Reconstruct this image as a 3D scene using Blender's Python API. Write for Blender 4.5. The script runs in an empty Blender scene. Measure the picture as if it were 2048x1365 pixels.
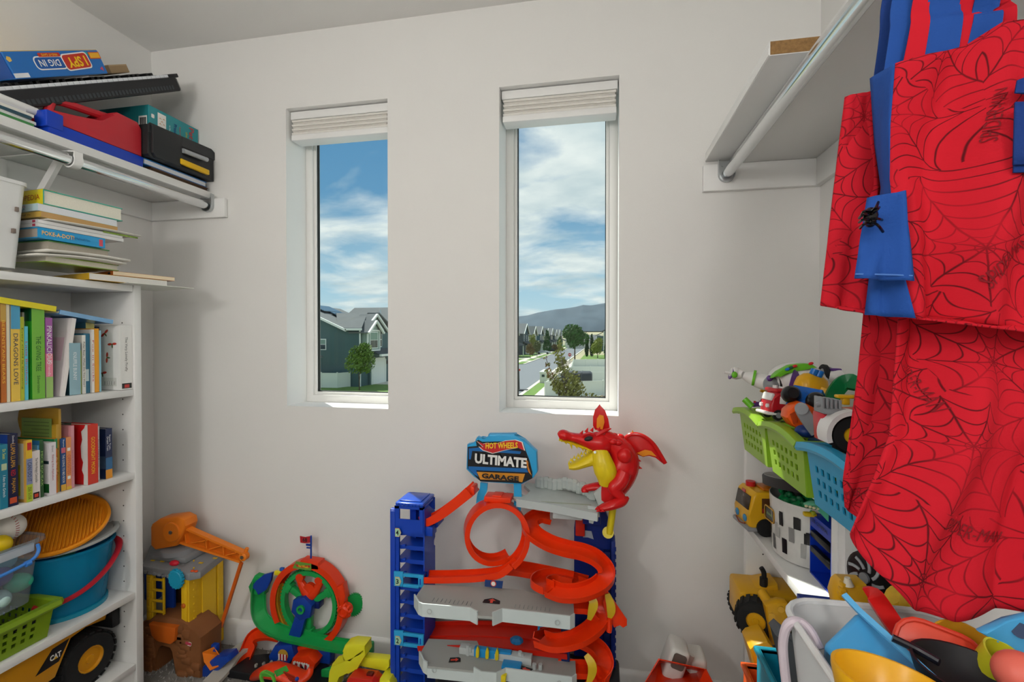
import bpy, bmesh, math, random
from mathutils import Vector as V, Matrix as M, Quaternion
random.seed(7)
SC = bpy.context.scene
COL = SC.collection
R = math.radians
# ------------------------------------------------------------------ camera
cam_d = bpy.data.cameras.new('camera')
cam_d.sensor_width = 36.0
cam_d.lens = 16.476
cam_d.clip_start = 0.02
cam_d.clip_end = 6000
cam = bpy.data.objects.new('camera', cam_d)
cam.location = (0, 0, 1.245)
cam.rotation_euler = (R(90 - 0.527), 0, R(10.71))
COL.objects.link(cam)
SC.camera = cam
SC.view_settings.view_transform = 'Standard'
SC.view_settings.look = 'None'
SC.view_settings.gamma = 1
SC.view_settings.exposure = 0.0
SC.view_settings.use_curve_mapping = False
# ------------------------------------------------------------------ sky
W = bpy.data.worlds.new('sky'); SC.world = W; W.use_nodes = True
nt = W.node_tree; nt.nodes.clear()
def N(t, kind, **kw):
    n = t.nodes.new(kind)
    for k, v in kw.items(): setattr(n, k, v)
    return n
def link(t, a, b): t.links.new(a, b)
tc = N(nt, 'ShaderNodeTexCoord')
sep = N(nt, 'ShaderNodeSeparateXYZ'); link(nt, tc.outputs['Generated'], sep.inputs[0])
# cloud layer: direction projected on a plane overhead
ad = N(nt, 'ShaderNodeMath', operation='MAXIMUM'); link(nt, sep.outputs['Z'], ad.inputs[0]); ad.inputs[1].default_value = 0.0
ad2 = N(nt, 'ShaderNodeMath', operation='ADD'); link(nt, ad.outputs[0], ad2.inputs[0]); ad2.inputs[1].default_value = 0.16
dv = N(nt, 'ShaderNodeVectorMath', operation='DIVIDE'); link(nt, tc.outputs['Generated'], dv.inputs[0])
cmb = N(nt, 'ShaderNodeCombineXYZ')
for i in range(3): link(nt, ad2.outputs[0], cmb.inputs[i])
link(nt, cmb.outputs[0], dv.inputs[1])
mp = N(nt, 'ShaderNodeMapping'); link(nt, dv.outputs[0], mp.inputs[0])
mp.inputs['Scale'].default_value = (0.9, 1.15, 0.0); mp.inputs['Rotation'].default_value = (0, 0, R(20)); mp.inputs['Location'].default_value = (3.3, 1.2, 0)
n1 = N(nt, 'ShaderNodeTexNoise'); link(nt, mp.outputs[0], n1.inputs['Vector'])
n1.inputs['Scale'].default_value = 1.35; n1.inputs['Detail'].default_value = 9; n1.inputs['Roughness'].default_value = 0.56; n1.inputs['Distortion'].default_value = 0.35
cr = N(nt, 'ShaderNodeValToRGB'); link(nt, n1.outputs['Fac'], cr.inputs[0])
cr.color_ramp.elements[0].position = 0.40; cr.color_ramp.elements[0].color = (0, 0, 0, 1)
cr.color_ramp.elements[1].position = 0.58; cr.color_ramp.elements[1].color = (1, 1, 1, 1)
n2 = N(nt, 'ShaderNodeTexNoise'); link(nt, mp.outputs[0], n2.inputs['Vector'])
n2.inputs['Scale'].default_value = 2.3; n2.inputs['Detail'].default_value = 6
cc = N(nt, 'ShaderNodeValToRGB'); link(nt, n2.outputs['Fac'], cc.inputs[0])
cc.color_ramp.elements[0].position = 0.35; cc.color_ramp.elements[0].color = (0.50, 0.62, 0.68, 1)
cc.color_ramp.elements[1].position = 0.62; cc.color_ramp.elements[1].color = (0.88, 0.92, 0.92, 1)
sk = N(nt, 'ShaderNodeValToRGB'); link(nt, sep.outputs['Z'], sk.inputs[0])
e = sk.color_ramp.elements
e[0].position = 0.0; e[0].color = (0.62, 0.76, 0.80, 1)
e[1].position = 0.75; e[1].color = (0.07, 0.20, 0.42, 1)
q = e.new(0.09); q.color = (0.42, 0.64, 0.78, 1)
q = e.new(0.28); q.color = (0.13, 0.33, 0.56, 1)
mx = N(nt, 'ShaderNodeMix', data_type='RGBA'); link(nt, cr.outputs[0], mx.inputs[0])
link(nt, sk.outputs[0], mx.inputs[6]); link(nt, cc.outputs[0], mx.inputs[7])
bg = N(nt, 'ShaderNodeBackground'); link(nt, mx.outputs[2], bg.inputs[0]); bg.inputs[1].default_value = 1.0
wo = N(nt, 'ShaderNodeOutputWorld'); link(nt, bg.outputs[0], wo.inputs[0])
# ------------------------------------------------------------------ sun
sd = bpy.data.lights.new('sun', 'SUN'); sd.energy = 6.0; sd.angle = R(0.7); sd.color = (1.0, 0.96, 0.88)
so = bpy.data.objects.new('sun', sd); COL.objects.link(so)
so.rotation_euler = V((-0.42, 0.42, 0.78)).to_track_quat('Z', 'Y').to_euler()
# ------------------------------------------------------------------ helpers
def lin(c):
    if isinstance(c, str):
        c = c.lstrip('#'); c = [int(c[i:i + 2], 16) / 255 for i in (0, 2, 4)]
    return tuple(x / 12.92 if x <= 0.04045 else ((x + 0.055) / 1.055) ** 2.4 for x in c)
MATS = {}
def mat(hexc, rough=0.4, metal=0.0, var=0.05, vs=14.0, bump=0.0, bs=200.0, trans=0.0, sub=0.0, coat=0.0):
    key = (hexc, rough, metal, var, vs, bump, bs, trans, sub, coat)
    if key in MATS: return MATS[key]
    m = bpy.data.materials.new('surface_' + str(hexc).lstrip('#')); m.use_nodes = True
    t = m.node_tree; b = t.nodes['Principled BSDF']
    c = lin(hexc)
    b.inputs['Roughness'].default_value = rough; b.inputs['Metallic'].default_value = metal
    b.inputs['Specular IOR Level'].default_value = 0.35
    if coat: b.inputs['Coat Weight'].default_value = coat
    co = N(t, 'ShaderNodeTexCoord')
    no = N(t, 'ShaderNodeTexNoise'); link(t, co.outputs['Object'], no.inputs['Vector'])
    no.inputs['Scale'].default_value = vs; no.inputs['Detail'].default_value = 3
    x = N(t, 'ShaderNodeMix', data_type='RGBA'); link(t, no.outputs['Fac'], x.inputs[0])
    x.inputs[6].default_value = tuple(max(0, k * (1 - var)) for k in c) + (1,)
    x.inputs[7].default_value = tuple(min(1, k * (1 + var)) for k in c) + (1,)
    link(t, x.outputs[2], b.inputs['Base Color'])
    if bump:
        nb = N(t, 'ShaderNodeTexNoise'); link(t, co.outputs['Object'], nb.inputs['Vector']); nb.inputs['Scale'].default_value = bs; nb.inputs['Detail'].default_value = 2
        bp = N(t, 'ShaderNodeBump'); bp.inputs['Strength'].default_value = bump; bp.inputs['Distance'].default_value = 0.002
        link(t, nb.outputs['Fac'], bp.inputs['Height']); link(t, bp.outputs[0], b.inputs['Normal'])
    if sub:
        b.inputs['Subsurface Weight'].default_value = sub; b.inputs['Subsurface Radius'].default_value = (0.02, 0.008, 0.004); b.inputs['Subsurface Scale'].default_value = 0.3
    if trans:
        o = t.nodes['Material Output']; tr = N(t, 'ShaderNodeBsdfTransparent'); tr.inputs[0].default_value = tuple(min(1, 0.25 + 0.75 * k) for k in c) + (1,)
        ms = N(t, 'ShaderNodeMixShader'); ms.inputs[0].default_value = trans
        link(t, b.outputs[0], ms.inputs[1]); link(t, tr.outputs[0], ms.inputs[2]); link(t, ms.outputs[0], o.inputs[0])
    MATS[key] = m
    return m
def pl(h, r=0.32, **k): return mat(h, rough=r, var=0.04, **k)          # moulded plastic
def paper(h): return mat(h, rough=0.7, var=0.06, vs=60)
def gloss(h): return mat(h, rough=0.28, var=0.05, coat=0.3)
def rotm(rx=0, ry=0, rz=0):
    return M.Rotation(R(rz), 4, 'Z') @ M.Rotation(R(ry), 4, 'Y') @ M.Rotation(R(rx), 4, 'X')
def frame(o, ux, uy):
    """4x4 whose columns are ux, uy, ux x uy at o"""
    ux = V(ux).normalized(); uy = V(uy); uy = (uy - ux * uy.dot(ux)).normalized(); uz = ux.cross(uy)
    m = M.Identity(4)
    for i in range(3):
        m[i][0] = ux[i]; m[i][1] = uy[i]; m[i][2] = uz[i]; m[i][3] = o[i]
    return m
def T(x, y, z): return M.Translation((x, y, z))
def spline(pts, n=8, closed=False):
    pts = [V(p) for p in pts]; out = []; L = len(pts)
    for i in range(L if closed else L - 1):
        if closed: p0, p1, p2, p3 = pts[(i - 1) % L], pts[i], pts[(i + 1) % L], pts[(i + 2) % L]
        else: p0, p1, p2, p3 = pts[max(i - 1, 0)], pts[i], pts[i + 1], pts[min(i + 2, L - 1)]
        for k in range(n):
            t = k / n
            out.append(0.5 * ((2 * p1) + (p2 - p0) * t + (2 * p0 - 5 * p1 + 4 * p2 - p3) * t * t + (3 * p1 - p0 - 3 * p2 + p3) * t ** 3))
    if not closed: out.append(pts[-1])
    return out
def wm(o):
    m = M.Identity(4); chain = []
    while o: chain.append(o); o = o.parent
    for c in reversed(chain): m = m @ c.matrix_basis
    return m
class MB:
    def __init__(s): s.v = []; s.f = []; s.T = M.Identity(4)
    def at(s, m): s.T = m; return s
    def add(s, vs, fs, m=None):
        k = len(s.v); X = s.T @ m if m is not None else s.T
        s.v += [X @ V(p) for p in vs]; s.f += [tuple(i + k for i in f) for f in fs]; return s
    def box(s, x0, x1, y0, y1, z0, z1, b=0.0, seg=2, m=None):
        if b <= 0:
            vs = [(x0, y0, z0), (x1, y0, z0), (x1, y1, z0), (x0, y1, z0), (x0, y0, z1), (x1, y0, z1), (x1, y1, z1), (x0, y1, z1)]
            return s.add(vs, [(3, 2, 1, 0), (4, 5, 6, 7), (0, 1, 5, 4), (1, 2, 6, 5), (2, 3, 7, 6), (3, 0, 4, 7)], m)
        bm = bmesh.new(); bmesh.ops.create_cube(bm, size=1)
        for v in bm.verts: v.co = ((x0 + x1) / 2 + v.co.x * (x1 - x0), (y0 + y1) / 2 + v.co.y * (y1 - y0), (z0 + z1) / 2 + v.co.z * (z1 - z0))
        bmesh.ops.bevel(bm, geom=list(bm.edges), offset=min(b, 0.49 * min(abs(x1 - x0), abs(y1 - y0), abs(z1 - z0))), segments=seg, profile=0.5, affect='EDGES')
        return s.bm(bm, m)
    def cb(s, c, sz, b=0.0, seg=2, m=None):
        return s.box(c[0] - sz[0] / 2, c[0] + sz[0] / 2, c[1] - sz[1] / 2, c[1] + sz[1] / 2, c[2] - sz[2] / 2, c[2] + sz[2] / 2, b, seg, m)
    def bm(s, bm, m=None):
        bm.verts.index_update()
        s.add([v.co.copy() for v in bm.verts], [tuple(v.index for v in f.verts) for f in bm.faces], m); bm.free(); return s
    def prism(s, pts, d, m=None, b=0.0, seg=2):
        """pts: 2D outline (ccw) in the local xy plane, extruded along +z by d"""
        n = len(pts)
        vs = [(p[0], p[1], 0) for p in pts] + [(p[0], p[1], d) for p in pts]
        fs = [tuple(reversed(range(n))), tuple(range(n, 2 * n))] + [(i, (i + 1) % n, n + (i + 1) % n, n + i) for i in range(n)]
        if b <= 0: return s.add(vs, fs, m)
        bm = bmesh.new(); bv = [bm.verts.new(p) for p in vs]
        for f in fs: bm.faces.new([bv[i] for i in f])
        ed = [e for e in bm.edges if abs(e.verts[0].co.z - e.verts[1].co.z) < 1e-9]
        bmesh.ops.bevel(bm, geom=ed, offset=b, segments=seg, profile=0.5, affect='EDGES')
        return s.bm(bm, m)
    def cyl(s, p0, p1, r0, r1=None, seg=20, caps=True, m=None):
        p0, p1 = V(p0), V(p1); r1 = r0 if r1 is None else r1
        a = (p1 - p0).normalized(); u = a.orthogonal().normalized(); w = a.cross(u)
        vs = []
        for p, r in ((p0, r0), (p1, r1)):
            vs += [p + (u * math.cos(2 * math.pi * i / seg) + w * math.sin(2 * math.pi * i / seg)) * r for i in range(seg)]
        fs = [(i, (i + 1) % seg, seg + (i + 1) % seg, seg + i) for i in range(seg)]
        if caps: fs += [tuple(reversed(range(seg))), tuple(range(seg, 2 * seg))]
        return s.add(vs, fs, m)
    def tube(s, pts, r, seg=10, closed=False, m=None, flat=None):
        prof = [(r * math.cos(2 * math.pi * i / seg), (flat or r) * math.sin(2 * math.pi * i / seg)) for i in range(seg)]
        return s.sweep(prof, pts, closed=closed, pclosed=True, m=m)
    def sweep(s, prof, pts, up=None, closed=False, pclosed=True, m=None, ups=None, scale=None):
        """sweep a 2D profile (side, up) along pts; up: fixed up hint, ups: per-point up; otherwise parallel transport"""
        pts = [V(p) for p in pts]; n = len(pts); k = len(prof); vs = []
        tang = []
        for i in range(n):
            a = pts[(i + 1) % n] if (closed or i < n - 1) else pts[i]; b = pts[i - 1] if (closed or i > 0) else pts[i]
            tang.append((a - b).normalized())
        w = V(up) if up is not None else None
        pu = tang[0].orthogonal().normalized()
        for i in range(n):
            if ups is not None: u0 = V(ups[i])
            elif w is not None: u0 = w
            else: u0 = pu
            u = (u0 - tang[i] * u0.dot(tang[i]))
            u = u.normalized() if u.length > 1e-6 else tang[i].orthogonal().normalized()
            pu = u; sd_ = tang[i].cross(u)
            q = scale[i] if scale else 1.0
            vs += [pts[i] + sd_ * a * q + u * b * q for a, b in prof]
        fs = []
        for i in range(n if closed else n - 1):
            j = (i + 1) % n
            for a in range(k if pclosed else k - 1):
                b = (a + 1) % k
                fs.append((i * k + a, i * k + b, j * k + b, j * k + a))
        if pclosed and not closed: fs += [tuple(reversed(range(k))), tuple(range((n - 1) * k, n * k))]
        return s.add(vs, fs, m)
    def lathe(s, prof, seg=24, m=None, sx=1.0, sy=1.0, a0=0, a1=360):
        full = abs(a1 - a0) >= 359.9; c = seg if full else seg + 1; vs = []; n = len(prof)
        for i in range(c):
            a = R(a0 + (a1 - a0) * i / seg)
            vs += [(r * math.cos(a) * sx, r * math.sin(a) * sy, h) for r, h in prof]
        fs = []
        for i in range(seg):
            j = (i + 1) % c
            for a in range(n - 1): fs.append((i * n + a, j * n + a, j * n + a + 1, i * n + a + 1))
        return s.add(vs, fs, m)
    def ell(s, c, r, m=None, seg=16, rings=10):
        r = (r, r, r) if isinstance(r, (int, float)) else r
        vs = [(0, 0, -1)]; fs = []
        for j in range(1, rings):
            a = -math.pi / 2 + math.pi * j / rings
            vs += [(math.cos(a) * math.cos(2 * math.pi * i / seg), math.cos(a) * math.sin(2 * math.pi * i / seg), math.sin(a)) for i in range(seg)]
        vs.append((0, 0, 1)); L = len(vs) - 1
        for i in range(seg):
            fs.append((0, 1 + (i + 1) % seg, 1 + i)); fs.append((L, L - seg + i, L - seg + (i + 1) % seg))
            for j in range(rings - 2):
                a = 1 + j * seg; fs.append((a + i, a + (i + 1) % seg, a + seg + (i + 1) % seg, a + seg + i))
        X = T(*c) @ (m or M.Identity(4)) @ M.Diagonal((r[0], r[1], r[2], 1))
        return s.add(vs, fs, X)
    def quad(s, *p): return s.add(p, [tuple(range(len(p)))])
    def grid(s, fn, nu, nv, m=None, uv=None):
        vs = [fn(i / nu, j / nv) for j in range(nv + 1) for i in range(nu + 1)]
        fs = [(j * (nu + 1) + i, j * (nu + 1) + i + 1, (j + 1) * (nu + 1) + i + 1, (j + 1) * (nu + 1) + i) for j in range(nv) for i in range(nu)]
        return s.add(vs, fs, m)
    def build(s, name, material, parent=None, smooth=35, ww=0, sol=0.0, soff=0.0, sub=0, bev=0.0, kind=None, label=None):
        me = bpy.data.meshes.new(name)
        vs = s.v
        if ww and parent is not None:
            inv = wm(parent).inverted(); vs = [inv @ p for p in vs]
        me.from_pydata([tuple(p) for p in vs], [], s.f)
        bmx = bmesh.new(); bmx.from_mesh(me); bmesh.ops.recalc_face_normals(bmx, faces=bmx.faces); bmx.to_mesh(me); bmx.free()
        if smooth:
            for p in me.polygons: p.use_smooth = True
            me.set_sharp_from_angle(angle=R(smooth))
        me.materials.append(material)
        o = bpy.data.objects.new(name, me); COL.objects.link(o)
        if parent is not None: o.parent = parent
        if sol: q = o.modifiers.new('thickness', 'SOLIDIFY'); q.thickness = sol; q.offset = soff
        if sub: q = o.modifiers.new('smooth', 'SUBSURF'); q.levels = sub; q.render_levels = sub
        if bev: q = o.modifiers.new('edge', 'BEVEL'); q.width = bev; q.segments = 2; q.limit_method = 'ANGLE'
        if kind: o['kind'] = kind
        if label: o['label'] = label
        return o
def tag(o, label, cat, group=None):
    o['label'] = label; o['category'] = cat
    if group: o['group'] = group
    return o
def thing(name, label, cat, loc=(0, 0, 0), rz=0, group=None, rot=None):
    o = bpy.data.objects.new(name, None); COL.objects.link(o); o.empty_display_size = 0.02
    o.location = loc
    o.rotation_euler = (R(rot[0]), R(rot[1]), R(rot[2])) if rot else (0, 0, R(rz))
    return tag(o, label, cat, group)
def struct(o): o['kind'] = 'structure'; return o
def sgroup(name, loc=(0, 0, 0)):
    o = bpy.data.objects.new(name, None); COL.objects.link(o); o.location = loc; o['kind'] = 'structure'; return o
def copytree(o, parent=None):
    c = o.copy(); COL.objects.link(c); c.parent = parent
    for ch in list(o.children): copytree(ch, c)
    return c
TXT = {}
def textmesh(txt, size=1.0, bold=0.0, align='CENTER', shear=0.0, space=1.0):
    """2D outline mesh data (verts, faces) of a line of text, cap height about 0.7*size"""
    key = (txt, bold, align, shear, space)
    if key not in TXT:
        cu = bpy.data.curves.new('lettering', 'FONT'); cu.body = txt; cu.align_x = align; cu.align_y = 'CENTER'; cu.offset = bold; cu.shear = shear; cu.resolution_u = 2; cu.space_character = space
        o = bpy.data.objects.new('lettering_source', cu); COL.objects.link(o)
        dg = bpy.context.evaluated_depsgraph_get(); me = bpy.data.meshes.new_from_object(o.evaluated_get(dg))
        TXT[key] = ([tuple(v.co) for v in me.vertices], [tuple(p.vertices) for p in me.polygons])
        bpy.data.objects.remove(o); bpy.data.curves.remove(cu); bpy.data.meshes.remove(me)
    vs, fs = TXT[key]
    return [(a[0] * size, a[1] * size, 0) for a in vs], fs
def text(txt, size, fr, material, parent, bold=0.0, w=None, h=None, align='CENTER', name='lettering', world=True, off=0.0006, shear=0.0, warp=None, space=1.0):
    """lettering lying in the plane of frame fr (x along the line, y up), lifted by off; w,h fit the line to a width / height"""
    vs, fs = textmesh(txt, 1.0, bold, align, shear, space)
    if not vs: return None
    xs = [p[0] for p in vs]; ys = [p[1] for p in vs]
    sx = sy = size; cx = cy = 0
    if w: sx = w / (max(xs) - min(xs)); cx = (max(xs) + min(xs)) / 2
    if h: sy = h / (max(ys) - min(ys)); cy = (max(ys) + min(ys)) / 2
    if w and not h: sy = sx
    vs = [((p[0] - cx) * sx, (p[1] - cy) * sy, off) for p in vs]
    if warp: vs = [warp(*p) for p in vs]
    return MB().add(vs, fs, fr).build(name, material, parent, smooth=0, ww=world)
def decal(pts, fr, material, parent, name='print', off=0.0004, th=0.0003, world=True):
    return MB().prism(pts, th, fr @ T(0, 0, off)).build(name, material, parent, smooth=0, ww=world)
def rect(w, h, x=0, y=0): return [(x - w / 2, y - h / 2), (x + w / 2, y - h / 2), (x + w / 2, y + h / 2), (x - w / 2, y + h / 2)]
def ngon(r, n=24, x=0, y=0, ry=None, a0=0): return [(x + r * math.cos(R(a0) + 2 * math.pi * i / n), y + (ry or r) * math.sin(R(a0) + 2 * math.pi * i / n)) for i in range(n)]
def rrect(w, h, r, x=0, y=0, n=4):
    p = []
    for cx, cy, a in ((w / 2 - r, h / 2 - r, 0), (-w / 2 + r, h / 2 - r, 90), (-w / 2 + r, -h / 2 + r, 180), (w / 2 - r, -h / 2 + r, 270)):
        p += [(x + cx + r * math.cos(R(a + 90 * i / n)), y + cy + r * math.sin(R(a + 90 * i / n))) for i in range(n + 1)]
    return p
# ================================================================== ROOM
XL, XR, YB, YF, ZC = -1.842, 0.684, 1.65, -1.45, 2.432
wallm = mat("#eae9e6", rough=0.85, var=0.012, vs=3, bump=0.12, bs=260)
ceilm = mat('#f0efec', rough=0.9, var=0.012, vs=3, bump=0.15, bs=220)
white = mat('#eeeeec', rough=0.38, var=0.015)
whitegl = mat('#f1f1ef', rough=0.22, var=0.012)
lam = mat('#e9e9e7', rough=0.33, var=0.015)
WX = [XL, -1.215, -0.788, -0.359, 0.061, XR]; WZ = [0, 0.972, 2.14, ZC]
YO = 1.815
b = MB()
xs = [XL - .15] + WX[1:5] + [XR + .15]; zs = [-.2] + WZ[1:3] + [ZC + .15]
for i in range(5):
    for j in range(3):
        if j == 1 and i in (1, 3): continue
        x0, x1, z0, z1 = xs[i], xs[i + 1], zs[j], zs[j + 1]
        b.quad((x0, YB, z0), (x1, YB, z0), (x1, YB, z1), (x0, YB, z1)); b.quad((x0, YO, z0), (x1, YO, z0), (x1, YO, z1), (x0, YO, z1))
b.quad((xs[0], YB, zs[0]), (xs[0], YO, zs[0]), (xs[0], YO, zs[3]), (xs[0], YB, zs[3])); b.quad((xs[5], YB, zs[0]), (xs[5], YO, zs[0]), (xs[5], YO, zs[3]), (xs[5], YB, zs[3]))
b.quad((xs[0], YB, zs[3]), (xs[5], YB, zs[3]), (xs[5], YO, zs[3]), (xs[0], YO, zs[3])); b.quad((xs[0], YB, zs[0]), (xs[5], YB, zs[0]), (xs[5], YO, zs[0]), (xs[0], YO, zs[0]))
wb = struct(b.build('wall_back', wallm, smooth=0))
for n, (x0, x1) in enumerate(((WX[1], WX[2]), (WX[3], WX[4]))):
    b = MB(); z0, z1 = WZ[1], WZ[2]
    b.quad((x0, YB, z0), (x0, YO, z0), (x0, YO, z1), (x0, YB, z1)); b.quad((x1, YB, z0), (x1, YO, z0), (x1, YO, z1), (x1, YB, z1))
    b.quad((x0, YB, z1), (x1, YB, z1), (x1, YO, z1), (x0, YO, z1)); b.quad((x0, YB, z0), (x1, YB, z0), (x1, YO, z0), (x0, YO, z0))
    b.build('window_reveal', mat('#f5f5f3', rough=.5, var=.01), wb, smooth=0)
struct(MB().box(XL - .12, XL, YF, YB, -.2, ZC + .1).build('wall_left', wallm, smooth=0))
struct(MB().box(XR, XR + .12, YF, YB, -.2, ZC + .1).build('wall_right', wallm, smooth=0))
struct(MB().box(XL - .12, XR + .12, YF - .12, YF, -.2, ZC + .1).build('wall_front', wallm, smooth=0))
struct(MB().box(XL - .12, XR + .12, YF - .12, YO, ZC, ZC + .14).build('ceiling', ceilm, smooth=0))
# carpet
cm = mat('#8f8b85', rough=0.95, var=0.55, vs=420, bump=1.0, bs=500)
fl = struct(MB().box(XL - .1, XR + .1, YF - .1, YO, -.14, 0).build('floor', cm, smooth=0))
b = MB()
for k in range(15000):          # short carpet tufts along the visible strip under the windows
    x = random.uniform(XL + .01, XR - .01); y = random.uniform(0.75, YB - .015)
    a = random.uniform(0, 6.28); h = random.uniform(.006, .012); w = .0035
    dx, dy = math.cos(a) * w, math.sin(a) * w; tx, ty = random.uniform(-.005, .005), random.uniform(-.005, .005)
    b.add([(x - dx, y - dy, 0), (x + dx, y + dy, 0), (x + tx, y + ty, h)], [(0, 1, 2)])
b.build('carpet_pile', mat('#989490', rough=0.95, var=0.5, vs=300), fl, smooth=0, kind='stuff')
# baseboards
def base(name, p0, p1, n):
    p0, p1, n = V(p0), V(p1), V(n); prof = [(0, 0), (.014, 0), (.014, .085), (.010, .094), (.004, .100), (0, .101)]
    u = p1 - p0; L = u.length
    fr = frame(p0, n, (0, 0, 1))
    d = L if fr.to_3x3().col[2].dot(u) > 0 else -L
    return struct(MB().prism(prof, d, fr).build(name, white, smooth=25))
base('baseboard_back', (XL, YB, 0), (XR, YB, 0), (0, -1, 0))
base('baseboard_left', (XL, YF, 0), (XL, YB, 0), (1, 0, 0))
base('baseboard_right', (XR, YF, 0), (XR, YB, 0), (-1, 0, 0))
# windows
gm = bpy.data.materials.new('window_glass'); gm.use_nodes = True
t = gm.node_tree; t.nodes.clear()
o_ = N(t, 'ShaderNodeOutputMaterial'); tr = N(t, 'ShaderNodeBsdfTransparent'); tr.inputs[0].default_value = (.95, .98, .965, 1)
gl = N(t, 'ShaderNodeBsdfGlossy'); gl.inputs['Roughness'].default_value = 0.02
lw_ = N(t, 'ShaderNodeLayerWeight'); lw_.inputs[0].default_value = .3
fr_ = N(t, 'ShaderNodeMath', operation='POWER'); link(t, lw_.outputs['Facing'], fr_.inputs[0]); fr_.inputs[1].default_value = 4
fm_ = N(t, 'ShaderNodeMath', operation='MULTIPLY_ADD'); link(t, fr_.outputs[0], fm_.inputs[0]); fm_.inputs[1].default_value = .3; fm_.inputs[2].default_value = .012; fr_ = fm_
ms = N(t, 'ShaderNodeMixShader'); link(t, fr_.outputs[0], ms.inputs[0]); link(t, tr.outputs[0], ms.inputs[1]); link(t, gl.outputs[0], ms.inputs[2]); link(t, ms.outputs[0], o_.inputs[0])
gask = mat('#20231f', rough=0.6)
vinyl = mat('#ecebe8', rough=0.35, var=0.01)
shade_m = mat('#f0ede7', rough=0.8, var=0.04, vs=90, bump=.15, bs=300)
for n, (x0, x1) in enumerate(((WX[1], WX[2]), (WX[3], WX[4]))):
    w = sgroup('window_%d' % (n + 1), ((x0 + x1) / 2, 1.79, .972))
    z0, z1 = WZ[1], WZ[2]; fw = .030; y0, y1 = 1.775, 1.812
    b = MB()
    def ring(b, x0, x1, z0, z1, w_, y0, y1, bv=0.002):
        b.box(x0, x0 + w_, y0, y1, z0, z1, bv); b.box(x1 - w_, x1, y0, y1, z0, z1, bv)
        b.box(x0 + w_ * .9, x1 - w_ * .9, y0, y1, z0, z0 + w_, bv); b.box(x0 + w_ * .9, x1 - w_ * .9, y0, y1, z1 - w_, z1, bv)
    ring(b, x0, x1, z0, z1, fw, y0, y1); b.build('window_frame', vinyl, w, ww=1)
    b = MB(); ring(b, x0 + fw, x1 - fw, z0 + fw, z1 - fw, .012, y0 + .010, y1); b.build('sash', vinyl, w, ww=1)
    b = MB(); ring(b, x0 + fw + .012, x1 - fw - .012, z0 + fw + .012, z1 - fw - .012, .003, y0 + .016, y0 + .03, 0); b.build('gasket', gask, w, ww=1)
    MB().box(x0 + fw + .01, x1 - fw - .01, y0 + .022, y0 + .026, z0 + fw + .01, z1 - fw - .01).build('pane', gm, w, ww=1)
    # cellular shade, drawn all the way up
    s = thing('window_shade', ('white pleated shade drawn up above the blue and white sky and dark house', 'white pleated shade drawn up in the window over the mountain street view')[n], 'window shade', ((x0 + x1) / 2, 1.70, z1), group='raised window shades')
    MB().box(x0 + .004, x1 - .004, 1.672, 1.730, z1 - .034, z1 - .003, .003).build('headrail', white, s, ww=1)
    for k in range(7):
        zz = z1 - .036 - k * .0082; ins = .010 + (0.004 if k % 2 else 0)
        b = MB(); b.prism([(1.674 + .003 * (k % 2), zz - .0080), (1.728, zz - .0080), (1.731, zz - .004), (1.728, zz), (1.674 + .003 * (k % 2), zz), (1.671, zz - .004)], x1 - x0 - 2 * ins, M(((0, 0, 1, x0 + ins), (1, 0, 0, 0), (0, 1, 0, 0), (0, 0, 0, 1))))
        b.build('pleat', shade_m, s, ww=1)
    MB().box(x0 + .008, x1 - .008, 1.670, 1.733, z1 - .118, z1 - .094, .004).build('bottom_rail', white, s, ww=1)
# glowing globes added behind the camera, unseen fill light for the room
def fill_light(x, y, power, label):
    L = thing('fill_light', label, 'fill light', (x, y, ZC))
    MB().cyl((0, 0, -.025), (0, 0, 0), .07, seg=32).build('fill_base', white, L)
    MB().cyl((0, 0, -.52), (0, 0, -.02), .008, seg=12).build('fill_stem', white, L)
    em = bpy.data.materials.new('fill_glow'); em.use_nodes = True; p = em.node_tree.nodes['Principled BSDF']
    p.inputs['Emission Color'].default_value = (1, .975, .94, 1); p.inputs['Emission Strength'].default_value = power
    MB().ell((0, 0, -.63), .12, None, 24, 16).build('fill_globe', em, L)
fill_light(-1.15, -.75, 44, "white fill-light globe added out of view on the bookcase side of the room")
fill_light(.30, -.75, 32, "white fill-light globe added out of view on the bag side of the room")
# closet shelves, cleats and rods along both side walls
def trim(n, *a): struct(MB().box(*a, .002).build('trim_%d' % n, white, smooth=30))
SZ = 1.80     # underside of the closet shelves
trim(1, XL, -1.478, YB - .019, YB, 1.725, SZ)          # cleat on the back wall, left
trim(2, XL, XL + .019, YF, YB - .019, 1.725, SZ)
trim(3, .330, XR, YB - .019, YB, 1.722, 1.808)
trim(4, XR - .019, XR, YF, YB - .019, 1.722, 1.808)
chrome = mat('#d8dadb', rough=0.16, metal=1.0, var=0.02)
zinc = mat('#b8bcbe', rough=0.3, metal=1.0, var=0.05)
s = MB().box(XL, -1.540, -1.0, YB, SZ, SZ + .026, .0015).build('closet_shelf', lam, smooth=30)
tag(s, 'long white closet shelf loaded with a keyboard, game boxes and toy cases', 'shelf')
s = MB().box(.412, XR, -.9, YB, 1.808, 1.822, .0015).build('closet_shelf', lam, smooth=30)
tag(s, 'long empty white closet shelf above the red web-print bags', 'shelf')
pb = mat('#8c6b42', rough=.85, var=.5, vs=160, bump=.5, bs=300)
bd = thing('loose_board', 'short thick white shelf board with raw chipboard end resting on the empty closet shelf', 'board', (.42, 1.34, 1.823))
MB().box(.340, .600, 1.0505, YB - .002, 1.823, 1.853, .001).build('board_body', lam, bd, ww=1)
MB().box(.3415, .5985, 1.0495, 1.0503, 1.8245, 1.8515).build('chipboard_core', pb, bd, ww=1, label='raw brown chipboard end')
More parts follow.
